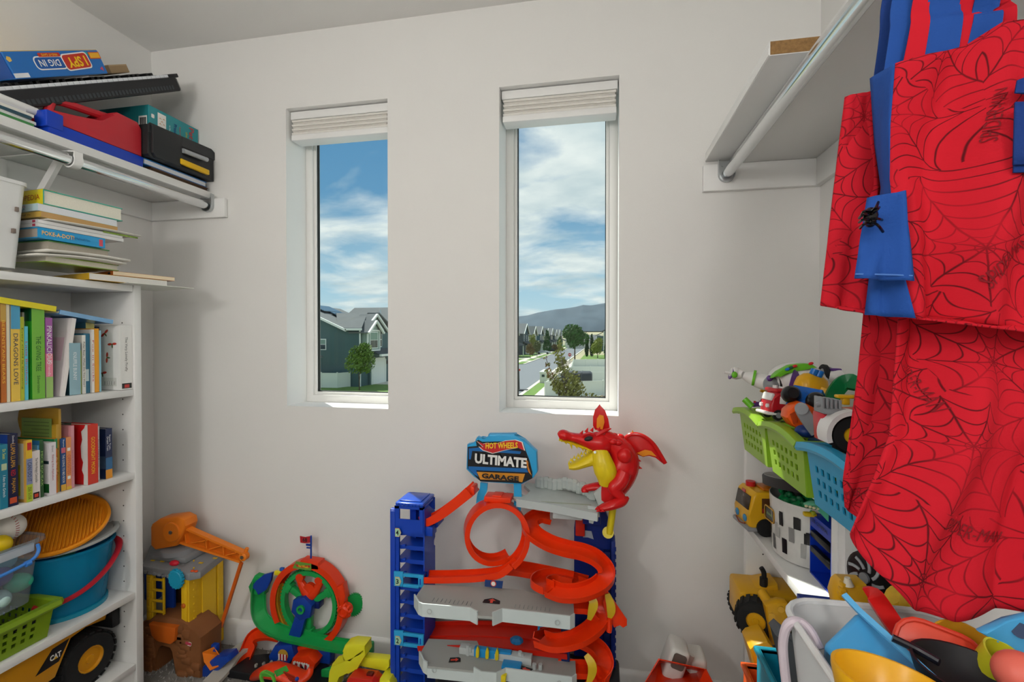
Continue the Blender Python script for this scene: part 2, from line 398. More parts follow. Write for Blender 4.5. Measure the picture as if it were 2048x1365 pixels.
MB().box(.3385, .3398, 1.0505, YB - .002, 1.8245, 1.8385).build('edge_band', white, bd, ww=1)
def rod(x, y0, z, label, ring=None):
    o = thing('closet_rod', label, 'closet rod', (x, YB, z), group='closet rods')
    MB().cyl((x, y0, z), (x, YB - .022, z), .0165, seg=28).build('rod_tube', chrome, o, ww=1)
    # U shaped end socket screwed to the cleat
    pts = [(-.024, .045), (-.024, 0)] + [(.024 * math.cos(R(a)), .024 * math.sin(R(a))) for a in range(195, 346, 15)] + [(.024, 0), (.024, .045)]
    fr = frame((x, YB - .019, z), (1, 0, 0), (0, 0, 1))
    MB().prism(pts, .003, fr).build('socket_plate', zinc, o, ww=1)
    MB().sweep([(-.0015, -.007), (.0015, -.007), (.0015, .007), (-.0015, .007)], [fr @ V((p[0], p[1], .008)) for p in pts], up=(0, 1, 0)).build('socket_rim', zinc, o, ww=1)
    for dx in (-.012, .012): MB().cyl((x + dx, YB - .025, z + .03), (x + dx, YB - .022, z + .03), .004, seg=12).build('screw', zinc, o, ww=1)
    return o
rl = rod(-1.55, -.95, 1.771, 'chrome closet rod under the loaded shelf, held by a white bracket')
rr = rod(.400, -.85, 1.771, 'chrome closet rod under the empty shelf with red bags hanging on it')
# bracket with hook on the loaded shelf
bk = thing('shelf_bracket', 'white steel shelf and rod bracket bolted under the loaded closet shelf', 'bracket', (XL, 1.15, 1.6))
bm_ = white
yb = 1.137
MB().box(XL + .001, -1.548, yb - .011, yb + .011, SZ - .004, SZ - .0005, .001).build('top_strap', bm_, bk, ww=1)
MB().box(XL + .0195, XL + .0235, yb - .011, yb + .011, 1.47, SZ - .004, .001).build('wall_strap', bm_, bk, ww=1)
MB().sweep([(-.011, -.006), (.011, -.006), (.011, .006), (-.011, .006)], [(-1.585, yb, SZ - .008), (-1.60, yb, SZ - .022), (-1.812, yb, 1.50)], up=(0, 1, 0)).build('strut', bm_, bk, ww=1)
hp = [(-1.553, yb, SZ - .004), (-1.530, yb, SZ - .006)] + [(-1.55 + .0215 * math.cos(R(a)), yb, 1.771 + .0215 * math.sin(R(a))) for a in range(30, -200, -20)]
MB().sweep([(-.002, -.012), (.002, -.012), (.002, .012), (-.002, .012)], hp, up=(0, 1, 0)).build('rod_hook', bm_, bk, ww=1)
# ================================================================== OUTSIDE
GZ = -4.55
asph = mat('#767b80', rough=.9, var=.10, vs=.7); conc = mat('#cfcabd', rough=.9, var=.08, vs=1.2)
lawn = mat('#67863e', rough=.95, var=.30, vs=1.5); dry = mat('#b3aa88', rough=.95, var=.18, vs=.012)
vin = mat('#dfe3da', rough=.5, var=.03, vs=.8)
struct(MB().quad((-900, 20, GZ - .05), (700, 20, GZ - .05), (700, 420, GZ - .05), (-900, 420, GZ - .05)).build('ground', mat('#a59f80', rough=.95, var=.2, vs=.05), smooth=0))
# dry valley floor climbing to the foot of the mountains
b = MB()
def valley(u, v):
    y = 420 + v * 1150
    return (-1500 + 2900 * u, y, GZ - .05 + 24 * v * v)
b.grid(valley, 20, 14)
val = struct(b.build('valley_field', dry, smooth=60))
b = MB(); random.seed(5)
for k in range(7):      # ploughed and scrub strips
    y = 700 + k * 105; x = random.uniform(-360, 20); w = random.uniform(90, 240); v = (y - 420) / 1150
    def zz(yy): q = (yy - 420) / 1150; return GZ + .25 + 24 * q * q
    b.quad((x, y, zz(y)), (x + w, y + 8, zz(y + 8)), (x + w - 30, y + 45, zz(y + 45)), (x - 20, y + 40, zz(y + 40)))
b.build('field_strip', mat('#7d8573', rough=.95, var=.2, vs=.02), val, smooth=0)
# mountains: ridge line with spurs
b = MB(); random.seed(11)
ridge = [(-1500, 20), (-1150, 22), (-974, 27), (-716, 60), (-560, 60), (-420, 66), (-267, 80), (-230, 90), (-160, 102), (-130, 104), (-90, 110), (-60, 117), (-40, 114), (-10, 118), (26, 124), (140, 140), (300, 118), (600, 90), (1300, 60)]
def rz_(x):
    for (a, za), (c, zc) in zip(ridge, ridge[1:]):
        if a <= x <= c: return za + (zc - za) * (x - a) / (c - a)
    return 50
from mathutils import noise as mnoise
def mtn(u, v):
    x = -1500 + 2800 * u
    spur = mnoise.noise(V((x * .022, v * 1.3, 3.1))) * 26 + mnoise.noise(V((x * .06, v * 3, 9.1))) * 10
    h = 18.0 + (rz_(x) - 18.0) * (v ** .8) + spur * v * (1 - v) * 1.7
    return (x, 1460 + 260 * v + spur * 1.6 * (1 - v), h)
b.grid(mtn, 220, 16)
mm = mat('#55636e', rough=1, var=.30, vs=.02)
struct(b.build('mountain', mm, smooth=70))
# the street runs straight away from the house
struct(MB().quad((-15.6, 30, GZ), (-7.9, 30, GZ), (-7.9, 330, GZ), (-15.6, 330, GZ)).build('road', asph, smooth=0))
struct(MB().quad((-60, 84, GZ + .005), (-15.6, 84, GZ + .005), (-15.6, 97, GZ + .005), (-60, 97, GZ + .005)).build('road_branch', asph, smooth=0))
def strip(name, x0, x1, y0, y1, m, h=.12): struct(MB().box(x0, x1, y0, y1, GZ - .04, GZ + h).build(name, m, smooth=0))
strip('kerb_street', -7.9, -7.5, 30, 330, conc); strip('lawn_verge', -7.5, -6.3, 30, 57, lawn, .10); strip('sidewalk_near', -6.3, -5.2, 30, 120, conc, .11)
strip('path_gravel', -7.5, -6.3, 57, 112, mat('#8d8678', rough=.95, var=.4, vs=3), .08)
strip('kerb_far', -16.0, -15.6, 97, 330, conc); strip('sidewalk_far', -19.2, -17.7, 97, 330, conc, .11); strip('lawn_far', -17.7, -16.0, 97, 330, lawn, .1); strip('lawn_yard', -24.0, -19.2, 99, 330, lawn, .08)
strip('kerb_corner', -24.0, -15.6, 82.6, 84, conc)
for k, y in enumerate((106, 120, 150, 166, 184, 203)): strip('path_drive', -23.8, -16.0, y, y + 4.0, conc, .13)
strip('lawn_garden', -40.0, -16.2, 41, 49.0, lawn, .1); strip('lawn_corner', -26.9, -24.0, 49.0, 52.0, lawn, .1); strip('path_garage', -26.9, -16.2, 52.2, 56, conc, .1)
strip('lawn_park', -5.1, 12, 93, 150, lawn, .05)
strip('lawn_back_yard', -5.0, 14, 45.0, 92, mat('#b9b6a2', rough=.9, var=.15, vs=.8), .03)
# --- vinyl privacy fences: posts, cap rails and separate boards
def fence(label, p0, p1, zb, h, n, board_gap=.02):
    p0, p1 = V((p0[0], p0[1], zb)), V((p1[0], p1[1], zb)); L = (p1 - p0).length
    f = thing('vinyl_fence', label, 'fence', p0, group='white vinyl privacy fences')
    fr = frame(p0, p1 - p0, (0, 0, 1))
    w = L / n
    for i in range(n + 1): MB().box(i * w - .07, i * w + .07, 0, h + .08, -.07, .07, .01, 1, fr).build('post', vin, f, ww=1, smooth=0)
    for i in range(n):
        MB().box(i * w + .07, (i + 1) * w - .07, h - .1, h, -.035, .035, 0, 1, fr).build('rail', vin, f, ww=1, smooth=0)
        MB().box(i * w + .07, (i + 1) * w - .07, .06, h - .1, -.02, .02, 0, 1, fr).build('panel', vin, f, ww=1, smooth=0)
    return f
fence('white fence panel nearest the window behind the reddish shrub', (-5.1, 43.8), (3.0, 47.9), GZ, 1.52, 3)
fence('white fence running beside the pavement from the nearest corner', (-5.1, 43.8), (-4.1, 67.5), GZ, 1.52, 9)
fence('white fence crossing behind the black trailer', (-4.3, 57.2), (4.0, 58.1), GZ, 1.52, 3)
fence('white fence crossing in the middle of the yards', (-4.1, 67.5), (4.0, 69.0), GZ, 1.52, 3)
fence('farthest white fence in front of the small yellow tree', (-5.0, 88.8), (4.0, 92.4), GZ, 1.52, 4)
fence('white fence running from the far yard corner toward the trailer', (-4.1, 67.5), (-5.0, 88.8), GZ, 1.52, 7)
fence('white fence joining the dark house behind the young tree', (-28.8, 47.6), (-28.2, 49.2), GZ, 1.75, 1)
fence('white fence panel beside the dark house at the lower window corner', (-34.5, 47.2), (-28.8, 47.6), GZ, 1.75, 3)
# --- leafy things
def crown(name, blobs, n, size, m, parent, seed=1, flat=.6):
    rnd = random.Random(seed); b = MB()
    tot = sum(r[3] * r[4] for r in blobs)
    for (cx, cy, cz, rx, rz) in blobs:
        for k in range(int(n * rx * rz / tot)):
            a = rnd.uniform(0, 6.283); ph = math.acos(rnd.uniform(-1, 1)); q = rnd.uniform(.45, 1) ** .6
            p = V((cx + rx * q * math.sin(ph) * math.cos(a), cy + rx * q * math.sin(ph) * math.sin(a), cz + rz * q * math.cos(ph)))
            d = V((rnd.gauss(0, 1), rnd.gauss(0, 1), rnd.gauss(0, flat))).normalized(); u = d.orthogonal().normalized() ; w = d.cross(u)
            L = size * rnd.uniform(.6, 1.3)
            b.add([p - u * L * .5, p + w * L * .28 , p + u * L * .6 + d * L * .1, p - w * L * .28], [(0, 1, 2, 3)])
    return b.build(name, m, parent, ww=1, smooth=0)
def leafm(c1, var=.45): return mat(c1, rough=.6, var=var, vs=2.5)
bark = mat('#5a4a3c', rough=.9, var=.3, vs=8)
def tree(label, x, y, h, r, m, cat='tree', name='street_tree', trunk=.12, th=None, blobs=None, n=1600, size=.5, seed=1, gz=GZ):
    t = thing(name, label, cat, (x, y, gz)); th = th if th is not None else h * .4
    MB().cyl((x, y, gz), (x, y, gz + th), trunk, trunk * .7, 8).cyl((x, y, gz + th * .9), (x + .2 * r, y, gz + h * .75), trunk * .6, trunk * .2, 6).cyl((x, y, gz + th * .9), (x - .3 * r, y + .1 * r, gz + h * .7), trunk * .5, trunk * .2, 6).build('trunk', bark, t, ww=1)
    if blobs is None:
        rnd = random.Random(seed); blobs = []
        for k in range(7):
            a = rnd.uniform(0, 6.28); q = rnd.uniform(.15, .55) * r
            blobs.append((x + q * math.cos(a), y + q * math.sin(a), gz + th + (h - th) * rnd.uniform(.25, .75), r * rnd.uniform(.45, .65), (h - th) * rnd.uniform(.22, .34)))
    crown('crown', blobs, n, size, m, t, seed)
    return t
tree('young green tree on the lawn before the dark house', -25.2, 45.9, 5.3, 1.55, leafm('#5f7d2f'), th=1.2, trunk=.07, n=2600, size=.28, seed=3)
tree('big round dark green tree beside the stop sign', -6.4, 119, 9.2, 3.2, leafm('#3f6a2c'), th=2.6, n=2600, size=.7, seed=5, trunk=.2)
for k, (x, dx) in enumerate(((-3.9, 0), (-2.5, 0))):
    tree(('slim dark cypress nearest the big round tree', 'slim dark cypress beside the small yellow tree')[k], x, 137, 6.6 - k * .4, .55, leafm('#2f4a28'), th=.3, blobs=[(x, 137, GZ + 2.0, .55, 2.0), (x, 137, GZ + 4.4, .42, 2.2)], n=700, size=.5, seed=k + 20, name='cypress_tree')
tree('small yellow-green tree behind the farthest white fence', -.8, 128, 6.0, 1.7, leafm('#8f9a3c'), th=1.2, n=1200, size=.55, seed=9)
hx = thing('clipped_hedge', 'clipped green hedge block behind the farthest fence', 'hedge', (1.9, 125, GZ))
crown('foliage', [(1.7 + .5 * i, 125, GZ + 1.0 + 1.0 * j, .9, 1.1) for i in range(3) for j in range(3)], 1400, .4, leafm('#3e6128'), hx, 4)
tree('brown-leaved young tree on the far pavement', -18.2, 122, 4.2, 1.3, leafm('#77663c'), th=1.1, n=700, size=.45, seed=12, trunk=.06)
tree('olive young tree on the far pavement', -17.2, 128, 4.8, 1.6, leafm('#626a3f'), th=1.2, n=700, size=.5, seed=13, trunk=.07)
tree('dark conical tree beside the parked cars', -18.4, 163, 8.2, 1.3, leafm('#2f5a26'), th=.3, blobs=[(-18.4, 163, GZ + 2.2, 1.5, 2.2), (-18.4, 163, GZ + 4.6, 1.0, 2.2), (-18.4, 163, GZ + 6.6, .5, 1.6)], n=900, size=.6, seed=14, name='conifer_tree')
tree('rust brown round shrub past the conical tree', -15.6, 165.2, 3.2, 1.9, leafm('#6a5a34'), th=.5, n=600, size=.55, seed=15, name='round_shrub', cat='shrub')
tree('yellowish young tree by the first row house', -20.2, 140, 6.4, 1.1, leafm('#8b9243'), th=1.6, n=600, size=.5, seed=17)
tree('small green tree near the end of the parked cars', -15.9, 185, 5.5, 1.2, leafm('#4c6f2b'), th=1.4, n=500, size=.55, seed=18)
# shrub close to the house, leaves turning red
sh = thing('ornamental_shrub', 'leafy shrub with reddish autumn leaves below the window', 'shrub', (-.7, 20, GZ)); rnd = random.Random(3)
b = MB()
tips = [(-2.05, 1.15, 1.55), (-1.45, .9, 1.25), (-.9, .75, .75), (-2.3, 1.2, .2), (-.3, .3, .15), (.35, .2, .35), (.9, .1, .1), (-1.7, .5, .9), (.2, .3, -.3)]
blobs = []
for i in range(60):
    if i < 24:
        q = i / 23; cx = -1.55 + .45 * math.sin(q * 5) * (1 - q) + rnd.uniform(-.2, .2) * (1 - q * .6) + (-.12 if q > .5 else .1); cz = -1.75 + 2.75 * q; rr_ = .42 * (1 - q) + .10
    elif i < 34:
        q = (i - 24) / 9; cx = -1.6 - .75 * q; cz = -1.0 + 1.3 * q * q; rr_ = .28 * (1 - q) + .09
    else:
        cx = rnd.uniform(-2.2, 1.0); cz = -2.0 + rnd.uniform(0, .55) + (.25 if cx > -.4 else 0); rr_ = rnd.uniform(.18, .34)
    blobs.append((cx, 20 + rnd.uniform(-.4, .4), cz, rr_, rr_))
for bl in blobs[::3]: b.cyl((-.9, 20, -3.2), (bl[0], bl[1], bl[2]), .035, .012, 6)
b.cyl((-.9, 20, GZ), (-.9, 20, -3.1), .10, .06, 8)
b.build('stem', bark, sh, ww=1)
crown('foliage', blobs, 2600, .15, mat('#7d7a35', rough=.6, var=.5, vs=1.2), sh, 8)
crown('red_leaves', blobs[30:], 700, .13, leafm('#8a5a3a'), sh, 28)
# --- stop sign, utility cabinet, basketball hoop base, trailer
s = thing('stop_sign', 'red octagonal stop sign at the street corner', 'street sign', (-6.5, 100.8, GZ))
MB().cyl((-6.5, 100.85, GZ), (-6.5, 100.85, -2.2), .05, seg=8).build('sign_post', zinc, s, ww=1)
fr = frame((-6.5, 100.78, -2.62), (1, 0, 0), (0, 0, 1))
MB().prism(ngon(.42, 8, a0=22.5), .03, fr @ T(0, 0, -.03)).build('sign_border', white, s, ww=1, smooth=0)
MB().prism(ngon(.385, 8, a0=22.5), .01, fr @ T(0, 0, 0)).build('sign_plate', mat('#b3202a', rough=.5), s, ww=1, smooth=0)
text('STOP', .3, fr, white, s, bold=.02, w=.56, h=.24, off=.02)
u = thing('utility_cabinet', 'pale utility cabinet standing on the verge', 'utility box', (-6.8, 58, GZ))
cab = mat('#c9cdbd', rough=.6, var=.05, vs=1)
MB().box(-7.35, -6.45, 57.2, 61.5, GZ, GZ + 1.35, .02).build('cabinet_body', cab, u, ww=1)
MB().box(-7.4, -6.4, 57.1, 61.6, GZ + 1.35, GZ + 1.5, .04).build('lid', mat('#dcdfd4', rough=.5), u, ww=1)
MB().box(-7.1, -6.75, 57.15, 57.22, GZ + .85, GZ + 1.15).build('label_plate', mat('#31443e', rough=.5), u, ww=1)
MB().box(-7.25, -6.55, 57.17, 57.21, GZ + .08, GZ + .7, .01).build('door', cab, u, ww=1)
p = thing('pole_stand', 'dark upright pole on a weighted base at the road edge', 'pole', (-8.5, 49.4, GZ))
MB().cyl((-8.55, 49.4, GZ + .12), (-8.6, 49.4, -2.3), .05, seg=8).build('pole', mat('#23282d', rough=.5), p, ww=1)
MB().box(-8.8, -7.6, 49.0, 49.8, GZ, GZ + .16, .05).build('base', mat('#2c3036', rough=.6), p, ww=1)
MB().box(-8.75, -8.45, 49.3, 49.5, -2.42, -2.2, .03).build('clamp', mat('#b23a32', rough=.5), p, ww=1)
tl = thing('covered_trailer', 'black covered trailer parked behind the white fence', 'trailer', (-2.9, 52, GZ))
MB().box(-4.2, -.9, 50.5, 53.5, GZ + .5, GZ + 1.95, .35, 3).build('trailer_body', mat('#33383e', rough=.6), tl, ww=1)
for y in (50.4, 53.5):
    for x in (-3.4, -1.8): MB().cyl((x, y, GZ + .35), (x, y + .2, GZ + .35), .35, seg=14).build('wheel', mat('#1c1d1f', rough=.8), tl, ww=1)
for x in (-3.1, -2.0): MB().box(x - .03, x + .03, 50.45, 53.55, GZ + .55, GZ + 1.98).build('strap', mat('#50565c', rough=.6), tl, ww=1)
# --- houses
roofm = mat('#6b6f70', rough=.95, var=.16, vs=1.2); roofd = mat('#4f5658', rough=.95, var=.16, vs=1.2)
trimw = mat('#e6e9e4', rough=.6, var=.02); sid_d = mat('#50686a', rough=.85, var=.08, vs=.8); sid_g = mat('#9fb0a8', rough=.8, var=.05, vs=.8)
pane = mat('#39464c', rough=.12, var=.2, vs=.6)
def win(parent, fr, w, h, nx=2, ny=2, blind=None):
    """framed window lying in the plane of fr"""
    f = MB().box(-w / 2 - .1, w / 2 + .1, -h / 2 - .1, h / 2 + .1, 0, .06, 0, 1, fr).build('window', trimw, parent, ww=1, smooth=0)
    cw = (w - .06 * (nx - 1)) / nx; ch = (h - .06 * (ny - 1)) / ny
    for i in range(nx):
        for j in range(ny):
            x0 = -w / 2 + i * (cw + .06); y0 = -h / 2 + j * (ch + .06)
            MB().box(x0, x0 + cw, y0, y0 + ch, .05, .075, 0, 1, fr).build('pane', mat('#7f9a8c', rough=.3) if (blind and j == ny - 1) else pane, f, ww=1, smooth=0)
h = thing('dark_house', 'dark green two storey house with white trimmed gables and garage', 'house', (-30, 54, GZ))
FX, SY = -27.0, 49.4
b = MB()      # side wall block and front block
b.box(-42, -28.9, SY, 59, GZ, 2.1); b.add([(-42, SY, 2.1), (-28.9, SY, 2.1), (-28.9, SY, 2.1), (-35.4, SY, 4.9)], [(0, 1, 3)])
b.box(-28.9, FX, SY, 57, GZ, 2.05)
b.build('wall', sid_d, h, ww=1, smooth=0)
def slab(parent, name, pts, th, m):
    n = len(pts); q = [(p[0], p[1], p[2] + th) for p in pts]
    MB().add(list(pts) + q, [tuple(range(n)), tuple(range(2 * n - 1, n - 1, -1))] + [(i, (i + 1) % n, n + (i + 1) % n, n + i) for i in range(n)]).build(name, m, parent, ww=1, smooth=0)
slab(h, 'roof', [(-28.4, SY - .4, 1.85), (-28.4, 59.3, 1.85), (-35.4, 59.3, 4.95), (-35.4, SY - .4, 4.95)], .16, roofm)
slab(h, 'roof', [(-42.4, SY - .4, 1.85), (-42.4, 59.3, 1.85), (-35.4, 59.3, 4.95), (-35.4, SY - .4, 4.95)], .16, roofm)
slab(h, 'roof', [(-29.6, SY - .4, 2.1), (-26.6, SY - .4, 2.1), (-28.2, 53.4, 4.05), (-32.4, 53.4, 4.05)], .14, roofm)
slab(h, 'roof', [(-33.0, 57.4, 2.3), (-26.6, 57.4, 2.3), (-26.6, 53.4, 4.05), (-33.0, 53.4, 4.05)], .14, roofm)
def stick(parent, p0, p1, w, m, name='fascia', up=(0, 0, 1)):
    MB().sweep([(-w / 2, -w / 2), (w / 2, -w / 2), (w / 2, w / 2), (-w / 2, w / 2)], [p0, p1], up=up).build(name, m, parent, ww=1, smooth=0)
stick(h, (-28.5, SY - .42, 1.95), (-35.4, SY - .42, 4.98), .24, trimw); stick(h, (-28.6, SY - .42, 2.08), (-26.6, SY - .42, 2.08), .24, trimw)
for pts in ([(-35.0, 52, 5.12), (-33.2, 52, 4.35), (-33.2, 56, 4.35), (-35.0, 56, 5.12)], [(-33.0, 53, 4.28), (-31.4, 53, 3.55), (-31.4, 58, 3.55), (-33.0, 58, 4.28)]):
    slab(h, 'solar_panel', pts, .1, mat('#5b6f7c', rough=.2, metal=.3))
# front gables (facing the street) and the pale bay
def gable(y0, y1, x, ze, zp, m, depth=1.2):
    ym = (y0 + y1) / 2
    MB().prism([(y0, ze), (y1, ze), (ym, zp)], -depth, M(((0, 0, 1, x), (1, 0, 0, 0), (0, 1, 0, 0), (0, 0, 0, 1)))).build('gable', m, h, ww=1, smooth=0)
    for ya in (y0 - .45, y1 + .45):
        zb = ze - .45 * (zp - ze) / ((y1 - y0) / 2)
        slab(h, 'roof', [(x + .35, ya, zb), (x + .35, ym, zp + .05), (x - depth - 1.2, ym, zp + .05), (x - depth - 1.2, ya, zb)], .12, roofm)
        stick(h, (x + .4, ya, zb + .03), (x + .4, ym, zp + .08), .22, trimw)
gable(50.0, 55.6, FX, 2.05, 3.85, sid_g, .6); gable(49.7, 52.6, FX + .75, 1.95, 3.0, sid_g, .9)
MB().box(FX, FX + .75, 49.7, 52.6, -.35, 1.98).build('bay', sid_g, h, ww=1, smooth=0)
for k in range(9): MB().box(FX + .1 + .08 * k, FX + .125 + .08 * k, 49.66, 49.72, -.3, 1.9).build('batten', sid_g, h, ww=1, smooth=0)
for z in (-.36, 1.98): stick(h, (FX + .78, 49.66, z), (FX + .78, 52.64, z), .16, trimw, 'trim_board')
for y in (49.68, 52.62): stick(h, (FX + .78, y, -.36), (FX + .78, y, 1.98), .14, trimw, 'trim_board', (1, 0, 0))
stick(h, (FX, SY - .03, GZ), (FX, SY - .03, 2.0), .14, trimw, 'corner_board', (1, 0, 0))
win(h, frame((FX + .76, 51.15, .85), (0, 1, 0), (0, 0, 1)), 1.7, 1.75, 2, 2, True)
win(h, frame((FX + .01, 54.1, .9), (0, 1, 0), (0, 0, 1)), 1.0, 1.7, 1, 2)
win(h, frame((-31.9, SY - .01, 0.35), (1, 0, 0), (0, 0, 1)), 1.1, 1.1, 1, 2, True)
slab(h, 'porch_roof', [(FX + 1.6, 51.2, -.95), (FX + 1.6, 58.8, -.95), (FX - .1, 58.8, -.3), (FX - .1, 51.2, -.3)], .12, roofd)
stick(h, (FX + 1.65, 51.1, -.95), (FX + 1.65, 59, -.95), .26, trimw)
MB().box(FX - .1, FX + .25, 51.2, 58.6, GZ, -.75).build('garage_wall', sid_d, h, ww=1, smooth=0)
gd = MB().box(FX + .25, FX + .32, 51.7, 55.0, GZ + .05, -1.55).build('garage_door', trimw, h, ww=1, smooth=0)
for k in range(4):
    z0 = GZ + .1 + k * .7
    MB().box(FX + .32, FX + .34, 51.85, 54.85, z0, z0 + .62).build('panel', mat('#e3e7e2', rough=.5), gd, ww=1, smooth=0)
MB().box(FX + .25, FX + .37, 51.45, 51.7, GZ, -1.3).box(FX + .25, FX + .37, 55.0, 55.25, GZ, -1.3).box(FX + .25, FX + .37, 51.45, 55.25, -1.55, -1.3).build('door_casing', trimw, h, ww=1, smooth=0)
MB().box(FX + .25, FX + .42, 55.5, 55.65, -2.2, -1.75).build('wall_lamp', mat('#2b2f31'), h, ww=1, smooth=0)
stick(h, (FX + .3, 57.4, GZ), (FX + .3, 57.4, -.9), .2, trimw, 'porch_post', (1, 0, 0))
h2 = thing('blue_house', 'blue grey house standing behind the dark green house', 'house', (-30, 66, GZ))
MB().box(-36, -29.5, 60, 72, GZ, 2.4).build('wall', mat('#5b7a80', rough=.85, var=.06, vs=.8), h2, ww=1, smooth=0)
MB().prism([(60, 2.4), (72, 2.4), (66, 5.4)], -6.4, M(((0, 0, 1, -29.5), (1, 0, 0, 0), (0, 1, 0, 0), (0, 0, 0, 1)))).build('gable', mat('#5b7a80', rough=.85, var=.06, vs=.8), h2, ww=1, smooth=0)
slab(h2, 'roof', [(-29, 59.6, 2.2), (-29, 66, 5.5), (-37, 66, 5.5), (-37, 59.6, 2.2)], .16, roofm); slab(h2, 'roof', [(-29, 72.4, 2.2), (-29, 66, 5.5), (-37, 66, 5.5), (-37, 72.4, 2.2)], .16, roofm)
stick(h2, (-28.95, 59.5, 2.25), (-28.95, 66, 5.58), .26, trimw)
MB().cyl((-31, 62.5, 3.6), (-31, 62.5, 5.1), .14, seg=8).build('vent_pipe', zinc, h2, ww=1)
# neighbour's low roof at the very edge of the view
h3 = thing('neighbour_porch', 'white trimmed porch roof corner beside the dark house wall', 'porch', (-31.6, 46.5, GZ))
slab(h3, 'roof', [(-31.2, 46.0, -1.1), (-31.2, 48.6, -1.1), (-33.5, 48.6, -.1), (-33.5, 46, -.1)], .14, roofm)
stick(h3, (-31.15, 45.95, -1.05), (-33.5, 45.95, -.02), .2, trimw); MB().box(-31.95, -31.65, 46.1, 46.4, GZ, -1.0).build('post', trimw, h3, ww=1, smooth=0)
# row of houses along the far side of the street, gables to the road
cols = ['#5a3f3a', '#4d5a60', '#c9cbc4', '#46606a', '#b9b6a6', '#3f454a', '#4a5558', '#c2c3bd', '#54524c']
names = ['brick red', 'slate grey', 'cream white', 'dark teal', 'beige', 'charcoal', 'grey blue', 'off white', 'brown grey']
for k in range(9):
    y0 = 126 + k * 21.0; x1 = -24.3; wd = 11; zt = 1.9 + (k % 2) * .4; cm_ = mat(cols[k], rough=.85, var=.08, vs=.5)
    o = thing('row_house', names[k] + ' gabled row house on the far side of the street', 'house', (x1 - 5, y0 + 5, GZ), group='row houses across the street')
    MB().box(x1 - 12, x1, y0, y0 + wd, GZ, zt).build('wall', cm_, o, ww=1, smooth=0)
    MB().prism([(y0, zt), (y0 + wd, zt), (y0 + wd / 2, zt + 3.0)], -12, M(((0, 0, 1, x1), (1, 0, 0, 0), (0, 1, 0, 0), (0, 0, 0, 1)))).build('gable', mat(cols[(k + 2) % 9], rough=.85, var=.08, vs=.5), o, ww=1, smooth=0)
    for ya, yb_ in ((y0 - .5, y0 + wd / 2), (y0 + wd + .5, y0 + wd / 2)):
        slab(o, 'roof', [(x1 + .5, ya, zt - .25), (x1 + .5, yb_, zt + 3.1), (x1 - 12.5, yb_, zt + 3.1), (x1 - 12.5, ya, zt - .25)], .2, roofm if k % 2 else roofd)
        stick(o, (x1 + .55, ya, zt - .2), (x1 + .55, yb_, zt + 3.15), .25, trimw)
    slab(o, 'porch_roof', [(x1 + 2.2, y0 - .3, -1.4), (x1 + 2.2, y0 + wd, -1.4), (x1, y0 + wd, -.3), (x1, y0 - .3, -.3)], .18, roofd)
    MB().box(x1, x1 + .3, y0 + 5, y0 + 9.8, GZ, -1.6).build('garage_door', trimw, o, ww=1, smooth=0)
    for yy in (y0 + .2, y0 + wd - .5): MB().box(x1 + 1.7, x1 + 2.0, yy, yy + .3, GZ, -1.35).build('post', trimw, o, ww=1, smooth=0)
    for yy in (y0 + 2.6, y0 + 7.6): win(o, frame((x1 + .01, yy, .75), (0, 1, 0), (0, 0, 1)), 1.5, 1.6, 1, 2)
    win(o, frame((x1 - 3.5, y0 - .01, .6), (1, 0, 0), (0, 0, 1)), 1.4, 1.5, 1, 2)
o = thing('grey_roof_house', 'pale house with long grey roof at the end of the street', 'house', (-21, 240, GZ))
MB().box(-17, 2, 232, 244, GZ, -.5).build('wall', mat('#d5d5ce', rough=.8), o, ww=1, smooth=0)
slab(o, 'roof', [(-17.6, 231.4, -.7), (2.6, 231.4, -.7), (-.5, 238, 2.0), (-14.5, 238, 2.0)], .2, roofm); slab(o, 'roof', [(-17.6, 244.6, -.7), (2.6, 244.6, -.7), (-.5, 238, 2.0), (-14.5, 238, 2.0)], .2, roofm)
for x in (-13, -9, -4): win(o, frame((x, 231.99, -2), (1, 0, 0), (0, 0, 1)), 1.6, 1.4, 2, 1)
for k, (x, y, z) in enumerate(((3.0, 140, 4.6), (1.0, 165, 3.2), (-1.6, 190, 1.6))):
    o = thing('slate_townhouse', ('tall slate townhouse at the edge of the mountain view', 'slate townhouse second from the view edge', 'low slate townhouse farthest of the three beside the plain')[k], 'house', (x + 5, y + 5, GZ), group='slate townhouses')
    MB().box(x, x + 10, y, y + 12, GZ, z).build('wall', sid_d if k != 1 else sid_g, o, ww=1, smooth=0)
    slab(o, 'roof', [(x - .4, y - .5, z - .1), (x - .4, y + 12.5, z - .1), (x + 5, y + 12.5, z + 2.6), (x + 5, y - .5, z + 2.6)], .2, roofd)
    slab(o, 'roof', [(x + 10.4, y - .5, z - .1), (x + 10.4, y + 12.5, z - .1), (x + 5, y + 12.5, z + 2.6), (x + 5, y - .5, z + 2.6)], .2, roofd)
    win(o, frame((x + 2.2, y - .01, z - 2.2), (1, 0, 0), (0, 0, 1)), 1.4, 1.6, 1, 2); stick(o, (x + .05, y - .05, GZ), (x + .05, y - .05, z), .2, trimw, 'corner_board', (1, 0, 0))
